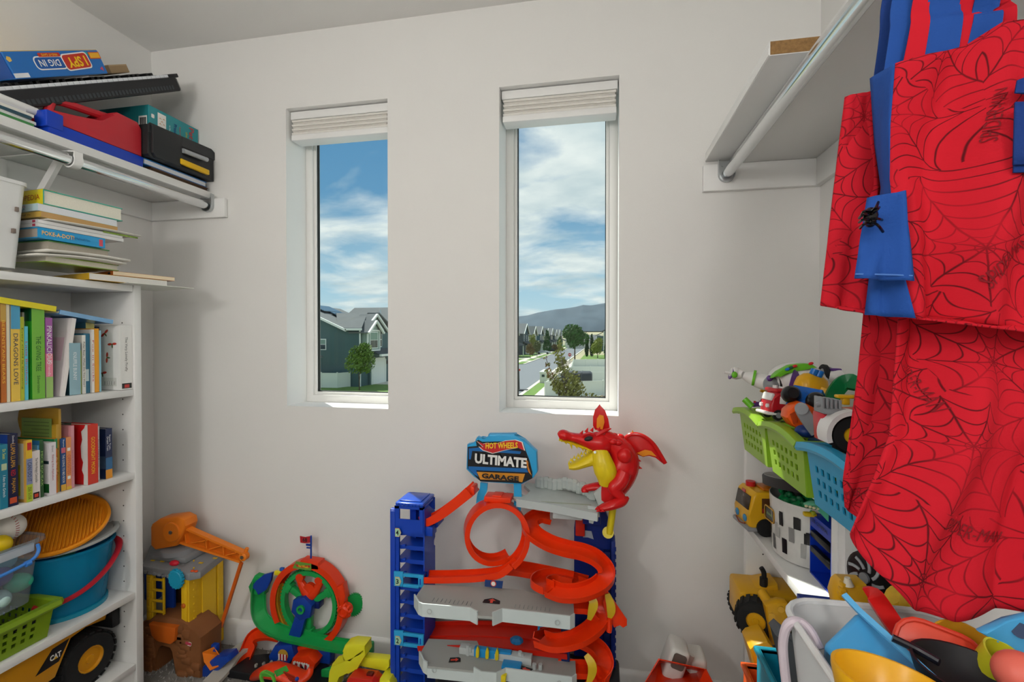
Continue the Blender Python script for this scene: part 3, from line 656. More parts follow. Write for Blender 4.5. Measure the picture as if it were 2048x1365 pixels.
# parked cars
def car(label, x, y, c, big=False):
    o = thing('parked_car', label, 'car', (x, y, GZ), group='cars parked across the street'); m = mat(c, rough=.25, metal=.2)
    H = 1.5 if big else 1.15
    prof = [(-2.3, .3), (2.3, .3), (2.35, .75), (1.3, .9), (.7, H), (-1.6, H), (-2.2, .95), (-2.35, .7)]
    MB().prism(prof, 1.7, M(((1, 0, 0, x), (0, 0, 1, y - .85), (0, 1, 0, GZ + .12), (0, 0, 0, 1))), .06).build('car_body', m, o, ww=1)
    MB().prism([(-1.5, .92), (1.0, .92), (.62, H - .07), (-1.45, H - .07)], 1.74, M(((1, 0, 0, x), (0, 0, 1, y - .87), (0, 1, 0, GZ + .12), (0, 0, 0, 1)))).build('side_window', pane, o, ww=1, smooth=0)
    for dx in (-1.4, 1.4):
        for dy in (-.88, .7): MB().cyl((x + dx, y + dy, GZ + .42), (x + dx, y + dy + .18, GZ + .42), .32, seg=12).build('wheel', mat('#17181a', rough=.8), o, ww=1)
car('silver car in the nearest driveway', -18.4, 152.5, '#b9c0c6'); car('black pickup parked behind the silver car', -17.2, 170, '#23272c', True); car('white van farthest along the driveways', -18.2, 188, '#e4e6e4', True)
# ================================================================== BOOKCASES
pinm = mat('#4a4a48', rough=.8)
def bookcase(label, x0, x1, y0, y1, ztop, shelves, face, t=.024, kick=.10, group=None):
    """open bookcase against a side wall; face=+1 opens toward +x, -1 toward -x; shelves: list of top heights"""
    o = thing('bookcase', label, 'bookcase', ((x0 + x1) / 2, (y0 + y1) / 2, 0), group=group)
    MB().box(x0, x1, y0, y0 + t, 0, ztop, .001).build('side_panel', lam, o, ww=1, smooth=30)
    MB().box(x0, x1, y1 - t, y1, 0, ztop, .001).build('side_panel', lam, o, ww=1, smooth=30)
    xb = (x0, x0 + .004) if face > 0 else (x1 - .004, x1)
    MB().box(xb[0], xb[1], y0 + t, y1 - t, kick, ztop - .004).build('back_panel', lam, o, ww=1, smooth=0)
    ins = .004
    for z in shelves:
        a, c = (x0 + .0045, x1 - ins) if face > 0 else (x0 + ins, x1 - .0045)
        MB().box(a, c, y0 + t + .001, y1 - t - .001, z - .022, z, .001).build('shelf', lam, o, ww=1, smooth=30)
    xk = (x1 - .03, x1 - .012) if face > 0 else (x0 + .012, x0 + .03)
    MB().box(xk[0], xk[1], y0 + t, y1 - t, 0, shelves[-1] - .022).build('kick_board', lam, o, ww=1, smooth=0)
    b = MB(); xh = x1 - .05 if face > 0 else x0 + .05; z = .2
    while z < ztop - .1:
        for yy, s in ((y0 + t, 1), (y1 - t, -1)): b.cyl((xh, yy - .0002 * s, z), (xh, yy + .0004 * s, z), .0024, seg=8)
        z += .052
    b.build('pin_holes', pinm, o, ww=1, smooth=0, kind='stuff')
    return o
bookcase('tall white bookcase full of picture books, buckets and a dump truck', XL + .022, -1.550, .62, 1.345, 1.419, [1.419, 1.067, .784, .376, .130], 1)
# ------------------------------------------------------------------ books
def axes(o, X, Y, Z):
    m = M.Identity(4)
    for i in range(3): m[i][0], m[i][1], m[i][2], m[i][3] = X[i], Y[i], Z[i], o[i]
    return m
def yawed(m, a, piv=None):
    p = V(piv) if piv else m.to_translation()
    return T(*p) @ M.Rotation(R(a), 4, 'Z') @ T(*(-p)) @ m
WHT, BLK = mat('#f4f3ee', rough=.5), mat('#1c1c20', rough=.5)
def book(m, th, dep, h, label, cover, pages='#e9e3d3', spine=None, bands=(), titles=(), group=None, prints=(), hard=True, name='picture_book'):
    """local axes: X thickness, Y depth from the spine (spine faces -Y), Z height. bands/prints: (face, (u0,u1,v0,v1), colour); titles: (text, face, u, v, length, height, colour)"""
    o = thing(name, label, 'book', (0, 0, 0), group=group); o.matrix_basis = m
    c = gloss(cover); bt = min(.0026 if hard else .0008, th * .2); rv = .003 if hard else 0
    b = MB().box(0, bt, 0, dep, 0, h).box(th - bt, th, 0, dep, 0, h).box(bt, th - bt, 0, bt, 0, h)
    cv = b.build('cover', gloss(spine) if (spine and False) else c, o, smooth=0)
    MB().box(bt, th - bt, bt, dep - rv, rv, h - rv).build('page_block', mat(pages, rough=.8, var=.10, vs=500), o, smooth=0)
    def fr(face, u, v):
        if face == 's': return frame((u * th, 0, v * h), (1, 0, 0), (0, 0, 1))
        if face == 'f': return frame((0, dep * (1 - u), v * h), (0, -1, 0), (0, 0, 1))
        if face == 'b': return frame((th, dep * u, v * h), (0, 1, 0), (0, 0, 1))
    def W(face): return th if face == 's' else dep
    allb = list(bands) + list(prints)
    if spine: allb = [('s', (0, 1, 0, 1), spine)] + allb
    for k, (f, (u0, u1, v0, v1), col) in enumerate(allb):
        decal(rect((u1 - u0) * W(f), (v1 - v0) * h), fr(f, (u0 + u1) / 2, (v0 + v1) / 2), gloss(col), cv, name='print_patch', off=.0002 + .00025 * k, world=False)
    for (tx, f, u, v, L, H, col) in titles:
        F = fr(f, u, v); off = .0004 + .00025 * len(allb)
        if f == 's': F = F @ M.Rotation(R(-90), 4, 'Z')
        elif f == 'sh': pass
        text(tx, H, F, mat(col, rough=.5), cv, w=L, h=H, off=off, world=False)
    return o
SH = {'A': 1.068, 'B': .785}
def up(y0, y1, h, label, cover, shelf='A', dep=.19, x=-1.575, lean=0, **k):
    m = axes((x, y0, SH[shelf]), (0, 1, 0), (-1, 0, 0), (0, 0, 1))
    if lean: m = m @ M.Rotation(R(lean), 4, 'Y')
    return book(m, y1 - y0, dep, h, label, cover, group='picture books on the %s shelf' % ('upper' if shelf == 'A' else 'middle'), **k)
# upper shelf, from the frame edge to the far panel
up(.905, .940, .255, 'tan picture book first in view on the upper shelf', '#b98a4e')
up(.943, .974, .262, 'dark brown picture book at the frame edge on the upper shelf', '#6a2f14', spine='#7a3a18')
up(.976, .988, .272, 'thin orange-brown book with gold spine lettering', '#c06a1e', titles=[('BERENSTAIN BEARS', 's', .5, .5, .17, .006, '#f0c040')], bands=[('s', (0, 1, .8, 1), '#caa24a')])
up(.989, .996, .270, 'thin cream paperback beside the yellow picture book', '#e6dcc0', hard=False)
up(.998, 1.0185, .275, 'picture book with blue sky, red house and yellow lower cover', '#e0a32a', spine='#eec74e', prints=[('f', (.3, 1, .55, 1), '#5f97b8'), ('f', (.4, .95, .80, .92), '#8f2e34'), ('f', (.55, .9, .18, .48), '#b8342a'), ('s', (0, 1, .72, 1), '#4aa0c8')], titles=[('DRAGONS LOVE', 's', .5, .42, .14, .010, '#33405a')])
up(1.0195, 1.0280, .232, 'thin lime paperback with dark spine title', '#b5bf2e', hard=False, titles=[('Every Child Is Growing', 's', .5, .5, .17, .0045, '#3a4a20')])
up(1.0290, 1.0370, .206, 'thin pale blue book between the lime and green ones', '#5cc3d8', hard=False, titles=[('Little Brothers', 's', .5, .5, .12, .005, '#c8506a')])
up(1.0400, 1.0640, .246, 'short white board book hidden between blue and green spines', '#dcdad2', x=-1.60)
up(1.0460, 1.0770, .257, 'thick shiny green picture book with dark leaf top', '#2f9e2a', spine='#74b93c', prints=[('f', (.3, 1, .86, 1), '#0c4f2c')], titles=[('THE GIVING TREE', 's', .5, .5, .10, .012, '#1d5a20'), ('Silverstein', 's', .5, .16, .05, .007, '#1d5a20')])
up(1.0790, 1.0965, .232, 'purple and pink picture book with green lower edge', '#8b4a9a', spine='#a257a5', prints=[('f', (0, 1, .30, .62), '#d8526a'), ('f', (0, 1, 0, .30), '#8db45a'), ('s', (0, 1, .26, .55), '#f08aa0'), ('s', (0, 1, 0, .26), '#9fc46c')], titles=[('PINKALICIOUS', 's', .5, .66, .11, .012, '#f6eef4'), ('and friends', 's', .5, .40, .06, .007, '#fbe3ea')])
up(1.0985, 1.1060, .232, 'thin dark green paperback behind the blank white book', '#3f6b2e', x=-1.60, hard=False)
up(1.1150, 1.1260, .236, 'blank white picture book with a pale pink blush, leaning', '#ece6e2', lean=8, x=-1.572, dep=.185, prints=[('f', (.3, .9, .45, .75), '#e9c9d2')])
up(1.1275, 1.1480, .238, 'early reader with navy and white cover peeking over small books', '#e7e4de', x=-1.655, dep=.15, prints=[('f', (0, 1, .80, .97), '#182a52')], titles=[('STEP INTO READING', 'f', .55, .885, .13, .014, '#f0f0f0')])
up(1.1380, 1.1690, .158, 'small dark teal board book with pale blue spine', '#12343e', spine='#8db3c0', x=-1.572, dep=.13, titles=[('KNUFFLE BUNNY', 's', .5, .55, .085, .010, '#f2f6f6')])
up(1.1700, 1.1760, .135, 'tiny lime paperback wedged beside the pale blue spine', '#a9c23c', hard=False, x=-1.578)
up(1.1770, 1.1870, .182, 'small book with white spine and fine print', '#e9e7e0', x=-1.576, dep=.14, titles=[('Polar Bear, What Do You Hear?', 's', .5, .5, .14, .006, '#333333')])
up(1.1880, 1.2060, .187, 'teal blue picture book with white barcode panel', '#1f7292', x=-1.585, prints=[('f', (.5, .95, .70, .92), '#d9dcd8'), ('s', (.2, .8, .2, .4), '#c6d8d8')])
up(1.2070, 1.2140, .200, 'thin white book with red lettered spine', '#eee9e2', x=-1.578, hard=False, titles=[('Fox in Socks', 's', .5, .5, .13, .005, '#c0322a')])
up(1.2150, 1.2280, .203, 'narrow bright orange-yellow book', '#f0a51e', x=-1.578, hard=False)
up(1.2290, 1.2345, .197, 'slim pale blue reader next to the orange-yellow book', '#8fc3d6', x=-1.578, hard=False)
wf = up(1.2500, 1.3150, .0, 'x', '#ffffff') if False else None
o = up(1.2800, 1.3200, .215, 'white picture book with red fireflies and barcode on the cover', '#ecebe8', x=-1.558, dep=.16, titles=[('The Very Lonely Firefly', 's', .45, .55, .115, .010, '#44443f')], prints=[('f', (.52, .90, .06, .19), '#d6d6d0'), ('f', (.60, .86, .08, .135), '#2a2a2a'), ('s', (.1, .9, .02, .10), '#1d1518'), ('s', (.3, .7, .03, .08), '#c4302c')])
fly, flyg = gloss('#c23a2a'), gloss('#4c6a3a')
for k, (u_, v_, a) in enumerate(((.62, .87, 40), (.80, .70, 5), (.68, .50, 85), (.55, .25, 10), (.30, .75, 60), (.28, .32, 10), (.25, .55, 80))):
    F = frame((0, .16 * (1 - u_), .215 * v_), (0, -1, 0), (0, 0, 1)) @ M.Rotation(R(a), 4, 'Z')
    pr = o.children[0]
    decal(ngon(.009, 10, -.009, .002, .004), F, fly, pr, name='firefly_wing', off=.001, world=False); decal(ngon(.009, 10, .009, .002, .004), F, fly, pr, name='firefly_wing', off=.001, world=False)
    decal(ngon(.0025, 8, 0, -.004, .008), F, flyg, pr, name='firefly_body', off=.0013, world=False)
for k in range(14): decal(rect(.0010 + .0006 * (k % 3), .012), frame((0, .16 * (1 - .62 - .018 * k), .215 * .108), (0, -1, 0), (0, 0, 1)), WHT, o.children[0], name='barcode_bar', off=.0017, world=False)
up(1.3213, 1.3220, .285, 'pale blue paper sheet standing at the bookcase side', '#b9d6e6', hard=False, dep=.2, x=-1.556, name='paper_sheet')
up(1.2360, 1.2620, .225, 'teal hardback with yellow spine end behind the firefly book', '#4f93b0', spine='#e3d77e', x=-1.640, dep=.15)
up(1.2640, 1.2780, .210, 'dark navy book behind the firefly book', '#1c2f4a', x=-1.640, dep=.15)
# lying across the tops
m = axes((-1.575, .93, 1.353), (0, 0, 1), (-1, 0, 0), (0, -1, 0)) 
def lying(o, dy, dz, th, L, dep, label, cover, **k):
    """flat book with spine toward the room; o: near-spine corner, running along (0,dy,dz)"""
    z = V((0, -dy, -dz)).normalized(); y = V((-1, 0, 0)); x = y.cross(z)
    return book(axes(V(o) - z * 0 + (-z) * 0, x, y, z), th, dep, L, label, cover, **k)
lying((-1.566, 1.100, 1.318), 1, -.13, .016, .30, .20, 'yellow board book lying flat across the tops of the upper row', '#e8d81e', group='picture books on the upper shelf')
lying((-1.566, 1.262, 1.287), 1, -.16, .013, .155, .20, 'blue sky covered book lying flat across the tops of the upper row', '#4a86c0', spine='#7fb0dc', group='picture books on the upper shelf')
# middle shelf
up(.905, .935, .180, 'small brown board book first in view on the middle shelf', '#8a5a34', 'B')
up(.937, .966, .150, 'small red board book at the frame edge on the middle shelf', '#a5303a', 'B')
up(.9665, .9825, .172, 'teal board book with planet on the spine at the frame edge', '#1e7d98', 'B', x=-1.565, titles=[('Dr. Seuss', 's', .5, .85, .026, .007, '#e4e45a'), ('I Am the Grinch', 's', .5, .35, .058, .006, '#f0f4f4')], prints=[('s', (.15, .85, .60, .70), '#b9c9a0')])
up(.984, 1.006, .196, 'navy board book with gold and red spine words', '#12225e', 'B', x=-1.567, spine='#171a3e', prints=[('f', (.3, 1, .0, 1), '#1c3f8c'), ('s', (.15, .85, .04, .12), '#c8502c')], titles=[('LLAMA LLAMA', 's', .5, .70, .065, .010, '#d8a030'), ('RED', 's', .5, .46, .016, .010, '#d02030'), ('PAJAMA', 's', .5, .28, .04, .010, '#d8a030'), ('Dewdney', 's', .5, .92, .022, .006, '#dddddd')])
up(1.0065, 1.0210, .185, 'red topped book hidden behind the cream board book', '#c22b35', 'B', x=-1.62)
up(1.0220, 1.0360, .172, 'cream board book with yellow panel and three-coloured spine', '#d8a84a', 'B', x=-1.563, spine='#eac02e', prints=[('f', (.35, .96, .05, .95), '#e3dcc2'), ('f', (.45, .9, .1, .6), '#e0cf35'), ('s', (0, 1, .28, .70), '#8c94b4'), ('s', (0, 1, 0, .28), '#b8cb3a'), ('s', (.15, .85, .84, .96), '#c8282a')], titles=[('I CAN DO IT', 's', .5, .5, .06, .009, '#2e3a60'), ('ZEE SUSIE', 's', .5, .14, .035, .007, '#48521c')])
up(1.0375, 1.0560, .138, 'short white board book with red and black spine foot', '#e8dfda', 'B', x=-1.565, prints=[('s', (.1, .9, .02, .15), '#221a1a'), ('s', (.25, .75, .05, .12), '#d0432a')], titles=[('The Very Hungry Caterpillar', 's', .5, .6, .07, .008, '#44443f')])
up(1.0568, 1.0600, .150, 'light blue thin board book behind the short white one', '#6fb5d8', 'B')
up(1.0608, 1.0700, .163, 'leaf green board book with dark foliage spine', '#5c8f3c', 'B', x=-1.573, spine='#2d5a2e', prints=[('f', (.2, 1, .84, 1), '#2c7fc0')], titles=[('MICE SQUEAK', 's', .5, .5, .10, .006, '#a7d077')])
up(1.0790, 1.0970, .152, 'white board book with red spine words and green leaf art', '#e6e0e4', 'B', x=-1.566, prints=[('f', (.55, 1, .05, .22), '#20602c'), ('f', (.6, 1, .6, .66), '#20303a')], titles=[('Eating the Alphabet', 's', .5, .52, .075, .006, '#b04050'), ('Ehlert', 's', .5, .88, .018, .005, '#666666')])
up(1.0978, 1.1050, .160, 'orange and green narrow board book', '#e07a1e', 'B', x=-1.573, prints=[('s', (0, 1, .82, 1), '#1f8a50'), ('f', (.2, 1, .9, 1), '#1e7a46')], titles=[('Go, Dog. Go!', 's', .5, .5, .05, .005, '#fbe9c8')])
# tall book with a wavy die-cut cover
o = up(1.1060, 1.1130, .20, 'tall tan board book with scalloped top and green text panel', '#c39a32', 'B', x=-1.578, dep=.02, titles=[('Row Your Boat', 's', .5, .4, .10, .004, '#5a4310')])
oc = [(0, 0), (0, .245), (.01, .248), (.05, .247), (.085, .2435), (.105, .248), (.135, .247), (.15, .235), (.154, .21), (.150, .19), (.142, .17), (.150, .14), (.152, .1), (.148, 0)]
MB().prism(oc, .0065, frame((.0068, .0, 0), (0, 1, 0), (0, 0, 1))).build('die_cut_cover', gloss('#b98f2c'), o, smooth=0)
MB().prism(rect(.112, .135, .072, .15), .0006, frame((0.0002, 0, 0), (0, 1, 0), (0, 0, 1)) @ T(0, 0, -.0008)).build('text_panel', gloss('#7f9a52'), o, smooth=0)
for k in range(11): MB().box(-.0010, -.0005, .025, .12 - .03 * (k % 3 == 2), .205 - k * .0105, .2065 - k * .0105).build('text_line', gloss('#4c5a34'), o, smooth=0)
up(1.1150, 1.1280, .157, 'narrow blue board book with yellow base band', '#1c4f8c', 'B', x=-1.574, dep=.13, prints=[('s', (0, 1, 0, .12), '#e4b33c'), ('s', (.1, .9, .72, .82), '#d86a7a')], titles=[('THE GOING TO BED BOOK', 's', .5, .42, .085, .006, '#f2f2ea'), ('Boynton', 's', .5, .9, .022, .005, '#f2f2ea')])
up(1.1288, 1.1420, .157, 'salmon orange board book with sheep faces on the spine', '#e8965c', 'B', x=-1.573, dep=.13, prints=[('s', (.2, .8, .74, .80), '#f4efe6'), ('s', (.2, .8, .20, .26), '#f4efe6'), ('s', (0, 1, 0, .06), '#e2b83c')], titles=[('OPPOSITES', 's', .5, .48, .058, .009, '#c8604a')])
up(1.1428, 1.1520, .190, 'dusty pink board book with smooth blank cover', '#d8949c', 'B', x=-1.575, dep=.15, titles=[('Spots and Stripes', 's', .5, .4, .08, .004, '#b06a74')])
o = up(1.1790, 1.2085, .186, 'red board book with yellow spine title and torn white cover edge', '#d11f22', 'B', x=-1.560, dep=.13, spine='#d8321c', titles=[('GOODNIGHT MOON', 's', .5, .48, .115, .011, '#f4d422')], prints=[('f', (.05, .50, .09, .17), '#cfcfc8')])
MB().prism([(0, .0), (.016, .0), (.015, .03), (.022, .045), (.017, .07), (.024, .085), (.026, .12), (.020, .14), (.024, .165), (.012, .176), (.008, .186), (0, .186)], .0006, frame((-.0002, 0, 0), (0, 1, 0), (0, 0, 1)) @ T(0, 0, -.0008)).build('torn_edge', gloss('#d9d8d4'), o, smooth=0)
for k in range(5): MB().box(-.0012, -.0006, .06, .115 - .012 * (k % 2), .15 - .022 * k, .1515 - .022 * k).build('text_line', WHT, o, smooth=0)
up(1.2095, 1.2195, .182, 'light blue board book behind the red torn one', '#58a7cc', 'B', x=-1.575, dep=.15, prints=[('s', (.1, .9, .08, .18), '#e0b040')], titles=[('I Love You', 's', .5, .5, .07, .005, '#2b62a0')])
up(1.2205, 1.2275, .174, 'thin white board book with maroon spine words', '#e4e1dd', 'B', x=-1.578, dep=.15, titles=[('Good Night Room', 's', .5, .5, .09, .004, '#7a2a3a')])
up(1.2380, 1.2585, .162, 'navy night-sky board book with orange corner, last on the middle shelf', '#18264a', 'B', x=-1.568, dep=.12, spine='#1b2a52', prints=[('s', (0, 1, 0, .18), '#e89a2a'), ('s', (0, 1, .18, .42), '#2f6a9a'), ('f', (.5, 1, .2, .45), '#3a4f66')], titles=[('Steam Train,', 's', .62, .72, .05, .006, '#e6e9f0'), ('Dream Train', 's', .3, .70, .045, .006, '#e6e9f0')])
up(1.1535, 1.1770, .192, 'black and red patterned board book behind the red one', '#2b3a2c', 'B', x=-1.62, dep=.15)
# ------------------------------------------------------------------ stack of books on top of the bookcase
TOPZ = 1.4195
GS = 'stacked books on the bookcase top'
def flat_s(c, z0, th, L, dep, label, cover, yaw=0, **k):
    """flat, spine facing the camera side (-y); c: the corner nearest the room; L runs to -x, depth to +y"""
    m = yawed(axes((c[0], c[1], z0), (0, 0, 1), (0, 1, 0), (-1, 0, 0)), yaw)
    return book(m, th, dep, L, label, cover, group=GS, **k)
def flat_r(c, z0, th, L, dep, label, cover, yaw=0, **k):
    """flat, spine facing the room (+x); c: corner nearest the camera; L runs to +y"""
    m = yawed(axes((c[0], c[1] + L, z0), (0, 0, 1), (-1, 0, 0), (0, -1, 0)), yaw, (c[0], c[1], z0))
    return book(m, th, dep, L, label, cover, group=GS, **k)
def flat_b(c, z0, th, L, dep, label, cover, yaw=0, **k):
    """flat, page edges to both visible sides (spine to the wall)"""
    m = yawed(axes((c[0] - dep, c[1], z0), (0, 0, 1), (1, 0, 0), (0, 1, 0)), yaw, (c[0], c[1], z0))
    return book(m, th, dep, L, label, cover, group=GS, **k)
z = TOPZ
white_flat = book(yawed(axes((-1.62, .90, z), (0, 0, 1), (0, 1, 0), (-1, 0, 0)), 0), .011, .13, .16, 'thin white notebook lying flat under the white caddy', '#e6e6e2', group=GS, hard=False)
flat_s((-1.545, 1.175), z + .002, .020, .25, .225, 'yellow spined paperback sticking out at the bottom of the stack', '#dcae1c', yaw=-12, hard=False, pages='#dedcd6')
MB().box(-.24, 0, 0, .20, 0, .0015).build('paper_sheet', paper('#e3e5dc')).matrix_basis = T(-1.50, 1.26, z) @ M.Rotation(R(-16), 4, 'Z')
tag(bpy.data.objects['paper_sheet.001'] if 'paper_sheet.001' in bpy.data.objects else bpy.data.objects['paper_sheet'], 'loose pale sheet sticking out under the stack of books', 'paper')
flat_s((-1.540, 1.243), z + .024, .013, .24, .185, 'orange spined paperback with cream pages low in the stack', '#b8641e', yaw=-14, hard=False, pages='#ead9bb', prints=[('s', (.2, .8, .06, .12), '#1e1a18')])
flat_b((-1.560, 1.070), z + .040, .020, .20, .22, 'lime edged hardback lying under the bent magazines', '#8fae3c', yaw=-3)
def magazine(label, cx, cy, z0, L, w, yaw, col, th=.004, bend=.02):
    o = thing('magazine', label, 'magazine', (cx, cy, z0), yaw, group='bent magazines in the book stack')
    f = lambda u, v: (-w * u, L * v, bend * math.sin(v * 2.4) * (1 - .3 * u))
    MB().grid(f, 4, 12).build('page_block', mat('#dcd9d0', rough=.7, var=.1, vs=300), o, sol=th, soff=1)
    MB().grid(lambda u, v: (-w * u - .0005, L * v, bend * math.sin(v * 2.4) * (1 - .3 * u) + .0006), 4, 12).build('cover', gloss(col), o, sol=.0006, soff=1)
    return o
magazine('bent blue and yellow magazine low in the book stack', -1.53, 1.03, z + .052, .23, .21, -6, '#d8a81e', .005, .010)
magazine('bent white magazine under the thick board book', -1.525, 1.05, z + .066, .22, .2, -6, '#c9c7bf', .006, .006)
flat_b((-1.553, 1.072), z + .074, .028, .165, .21, 'thick board book with grey page edges and navy end', '#3f8a3a', yaw=-3, pages='#b3aa9a', prints=[('s', (0, 1, 0, 1), '#1d2c56')])
flat_r((-1.548, 1.045), z + .1035, .030, .17, .20, 'bright blue board book with white lettering on its spine in the stack', '#1d9ad6', yaw=-5, pages='#a79c90', titles=[], prints=[('s', (.15, .85, .04, .10), '#d85060')])
flat_s((-1.550, 1.046), z + .1350, .010, .24, .225, 'lower grey paperback of the matching pair in the stack', '#d3d3d2', yaw=-5, hard=False, pages='#e6e6e4', prints=[('s', (.15, .85, .04, .09), '#a03048')])
flat_s((-1.550, 1.046), z + .1455, .010, .24, .222, 'upper grey paperback of the matching pair in the stack', '#c6c8ca', yaw=-5, hard=False, pages='#e9e9e8', prints=[('s', (.15, .85, .04, .09), '#a03048')])
magazine('white folded leaflet with patterned edge in the stack', -1.535, 1.06, z + .157, .25, .2, -7, '#d8dcd4', .003, .004)
flat_s((-1.548, 1.052), z + .1635, .016, .24, .20, 'tan paperback with brown page edges in the stack', '#c8a54e', yaw=-5, hard=False, pages='#c39c66', titles=[('Read Through the', 's', .5, .34, .08, .006, '#4a3a1c')])
flat_s((-1.550, 1.046), z + .1800, .020, .25, .205, 'pale blue lettered workbook second from the stack top', '#b9d3da', yaw=-5, hard=False, pages='#dfe3e8', titles=[('LESSONS', 's', .68, .34, .07, .006, '#b05a50'), ('BRAINER', 's', .32, .34, .07, .006, '#4a86a0')])
flat_s((-1.548, 1.058), z + .2010, .042, .27, .21, 'thick yellow and teal encyclopedia on top of the book stack', '#3fae98', yaw=-5, pages='#e8e4d4', spine='#e3d21c', prints=[('f', (.84, 1, 0, 1), '#e3d21c'), ('b', (0, .16, 0, 1), '#e3d21c')], titles=[('ENCYCLOPEDIA', 's', .5, .36, .17, .015, '#a8401c')])
MB().box(-.11, 0, 0, .16, 0, .004).build('thin_maroon_book', gloss('#5a1e24')).matrix_basis = T(-1.585, 1.075, z + .2432) @ M.Rotation(R(-5), 4, 'Z')
tag(bpy.data.objects['thin_maroon_book'], 'thin maroon booklet lying on the yellow encyclopedia', 'booklet')
pc = MB().cyl((0, 0, 0), (0, .10, 0), .0028, seg=6).build('pencil', mat('#8fae4e', rough=.4, var=.9, vs=120)); pc.matrix_basis = T(-1.535, 1.21, z + .1555) @ M.Rotation(R(-8), 4, 'Z')
tag(pc, 'patterned pencil sticking out of the book stack', 'pencil')
text('POKE-A-DOT!', .02, frame((-1.5465, 1.092, z + .1190), (.087, .996, 0), (0, 0, 1)), mat('#f0c070', rough=.5), [o for o in bpy.data.objects if o.name.startswith('picture_book') and o.get('label', '').startswith('bright blue board')][0], w=.078, h=.012, bold=.02, off=.004)
text("Old MacDonald's Farm", .02, frame((-1.5420, 1.150, z + .1190), (.087, .996, 0), (0, 0, 1)), mat('#1e4f86', rough=.5), [o for o in bpy.data.objects if o.name.startswith('picture_book') and o.get('label', '').startswith('bright blue board')][0], w=.045, h=.007, off=.004)
# white plastic caddy at the frame edge
cd = thing('plastic_caddy', 'tall white plastic caddy with small vent slots beside the book stack', 'caddy', (-1.64, .93, TOPZ + .012))
wp = mat('#e6e7e6', rough=.35, var=.02)
b = MB(); b.add([], [])
def taper(b, w0, d0, w1, d1, h, r=.02, n=5, hb=0):
    p0 = rrect(w0, d0, r, n=n); p1 = rrect(w1, d1, r, n=n); k = len(p0)
    b.add([(x, y, hb) for x, y in p0] + [(x, y, h) for x, y in p1], [(i, (i + 1) % k, k + (i + 1) % k, k + i) for i in range(k)] + [tuple(reversed(range(k))), tuple(range(k, 2 * k))]); return b
taper(b, .14, .17, .16, .205, .235); b.build('caddy_body', wp, cd)
taper(MB(), .165, .21, .165, .21, .012).at(T(0, 0, .235)).build('rim', wp, cd) if False else taper(MB().at(T(0, 0, .228)), .165, .212, .165, .212, .010).build('rim', wp, cd)
for zz, yy in ((.16, .075), (.10, .068)): MB().box(.070, .083, yy - .003, yy + .003, zz - .006, zz + .006).build('vent_slot', mat('#7c6f66', rough=.6), cd)
MB().box(-.004, .0805, -.02, .0, .172, .180).build('slot', mat('#8a8078', rough=.6), cd)
# ================================================================== LOADED CLOSET SHELF
ST = 1.8265
ca, sa = math.cos(R(31.5)), math.sin(R(31.5))
black = pl('#232427', .45); blackm = mat('#1c1d1f', rough=.6, var=.1)
# electronic keyboard propped up on the teal box: local x along its length, y toward the wall, z up through its top
kb = thing('electronic_keyboard', 'black electronic keyboard with white keys propped at a slant on the closet shelf', 'keyboard', (0, 0, 0))
kb.matrix_basis = axes((-1.600, .952, ST + .002), (0, ca, sa), (-1, 0, 0), (0, -sa, ca)) @ M.Diagonal((1, 1, 1.35, 1))
L_, D_ = .757, .215
body = [(0, .03), (.03, 0), (L_ - .05, 0), (L_ - .006, .035), (L_, .07), (L_ - .004, D_ - .02), (L_ - .04, D_), (.03, D_), (0, D_ - .03)]
MB().prism(body, .036, T(0, 0, .0), .006).build('case_body', black, kb)
MB().prism([(x * .985 + .005, y * .55 + .088) for x, y in body], .012, T(0, 0, .034), .003).build('control_panel', pl('#2b2d31', .35), kb)
for k in range(46): MB().box(.05 + k * .0138, .0585 + k * .0138, -.0006, .002, .006, .016).build('speaker_slot', pl('#3c4146', .5), kb)
KW = (L_ - .115) / 32
for k in range(32): MB().box(.042 + k * KW, .042 + (k + 1) * KW - .0012, .006, .088, .034, .0425, .001, 1).build('white_key', pl('#dfe3e8', .25), kb, smooth=0)
for k in range(32):
    if k % 7 in (0, 1, 3, 4, 5) and k < 31: MB().box(.042 + (k + 1) * KW - .0055, .042 + (k + 1) * KW + .0045, .036, .088, .042, .050, .0015, 1).build('black_key', pl('#17181a', .3), kb, smooth=0)
MB().box(L_ - .068, L_ - .02, .01, .088, .034, .0435, .002).box(.008, .040, .01, .088, .034, .0435, .002).build('end_block', black, kb)
# board game box lying on the keys
gb = thing('board_game_box', 'blue board game box lying upside down on the keyboard', 'game box', (0, 0, 0))
gb.matrix_basis = axes((-1.600, 1.012, 1.9235), (0, ca, sa), (-1, 0, 0), (0, -sa, ca)) @ T(.042, .004, .023)
gbl = gloss('#1a6fc0')
MB().box(0, .292, 0, .22, 0, .066, .0015, 1).build('box_lid', gbl, gb, smooth=0)
MB().box(.002, .290, .002, .218, .0662, .0675).build('top_edge', gloss('#e0b52c'), gb, smooth=0)
MB().box(-.0012, -.0002, .005, .215, .003, .063).build('end_panel', gloss('#1b4f9c'), gb, smooth=0)
F = frame((.1425, 0, .033), (1, 0, 0), (0, 0, 1)) @ M.Rotation(R(180), 4, 'Z') @ M.Diagonal((1.2, 1.25, 1, 1))
decal(rrect(.078, .028, .010, .020, -.002), F, WHT, gb, 'logo_plate', .0006, world=False); decal(rrect(.073, .023, .008, .020, -.002), F, gloss('#1558a8'), gb, 'logo_field', .001, world=False)
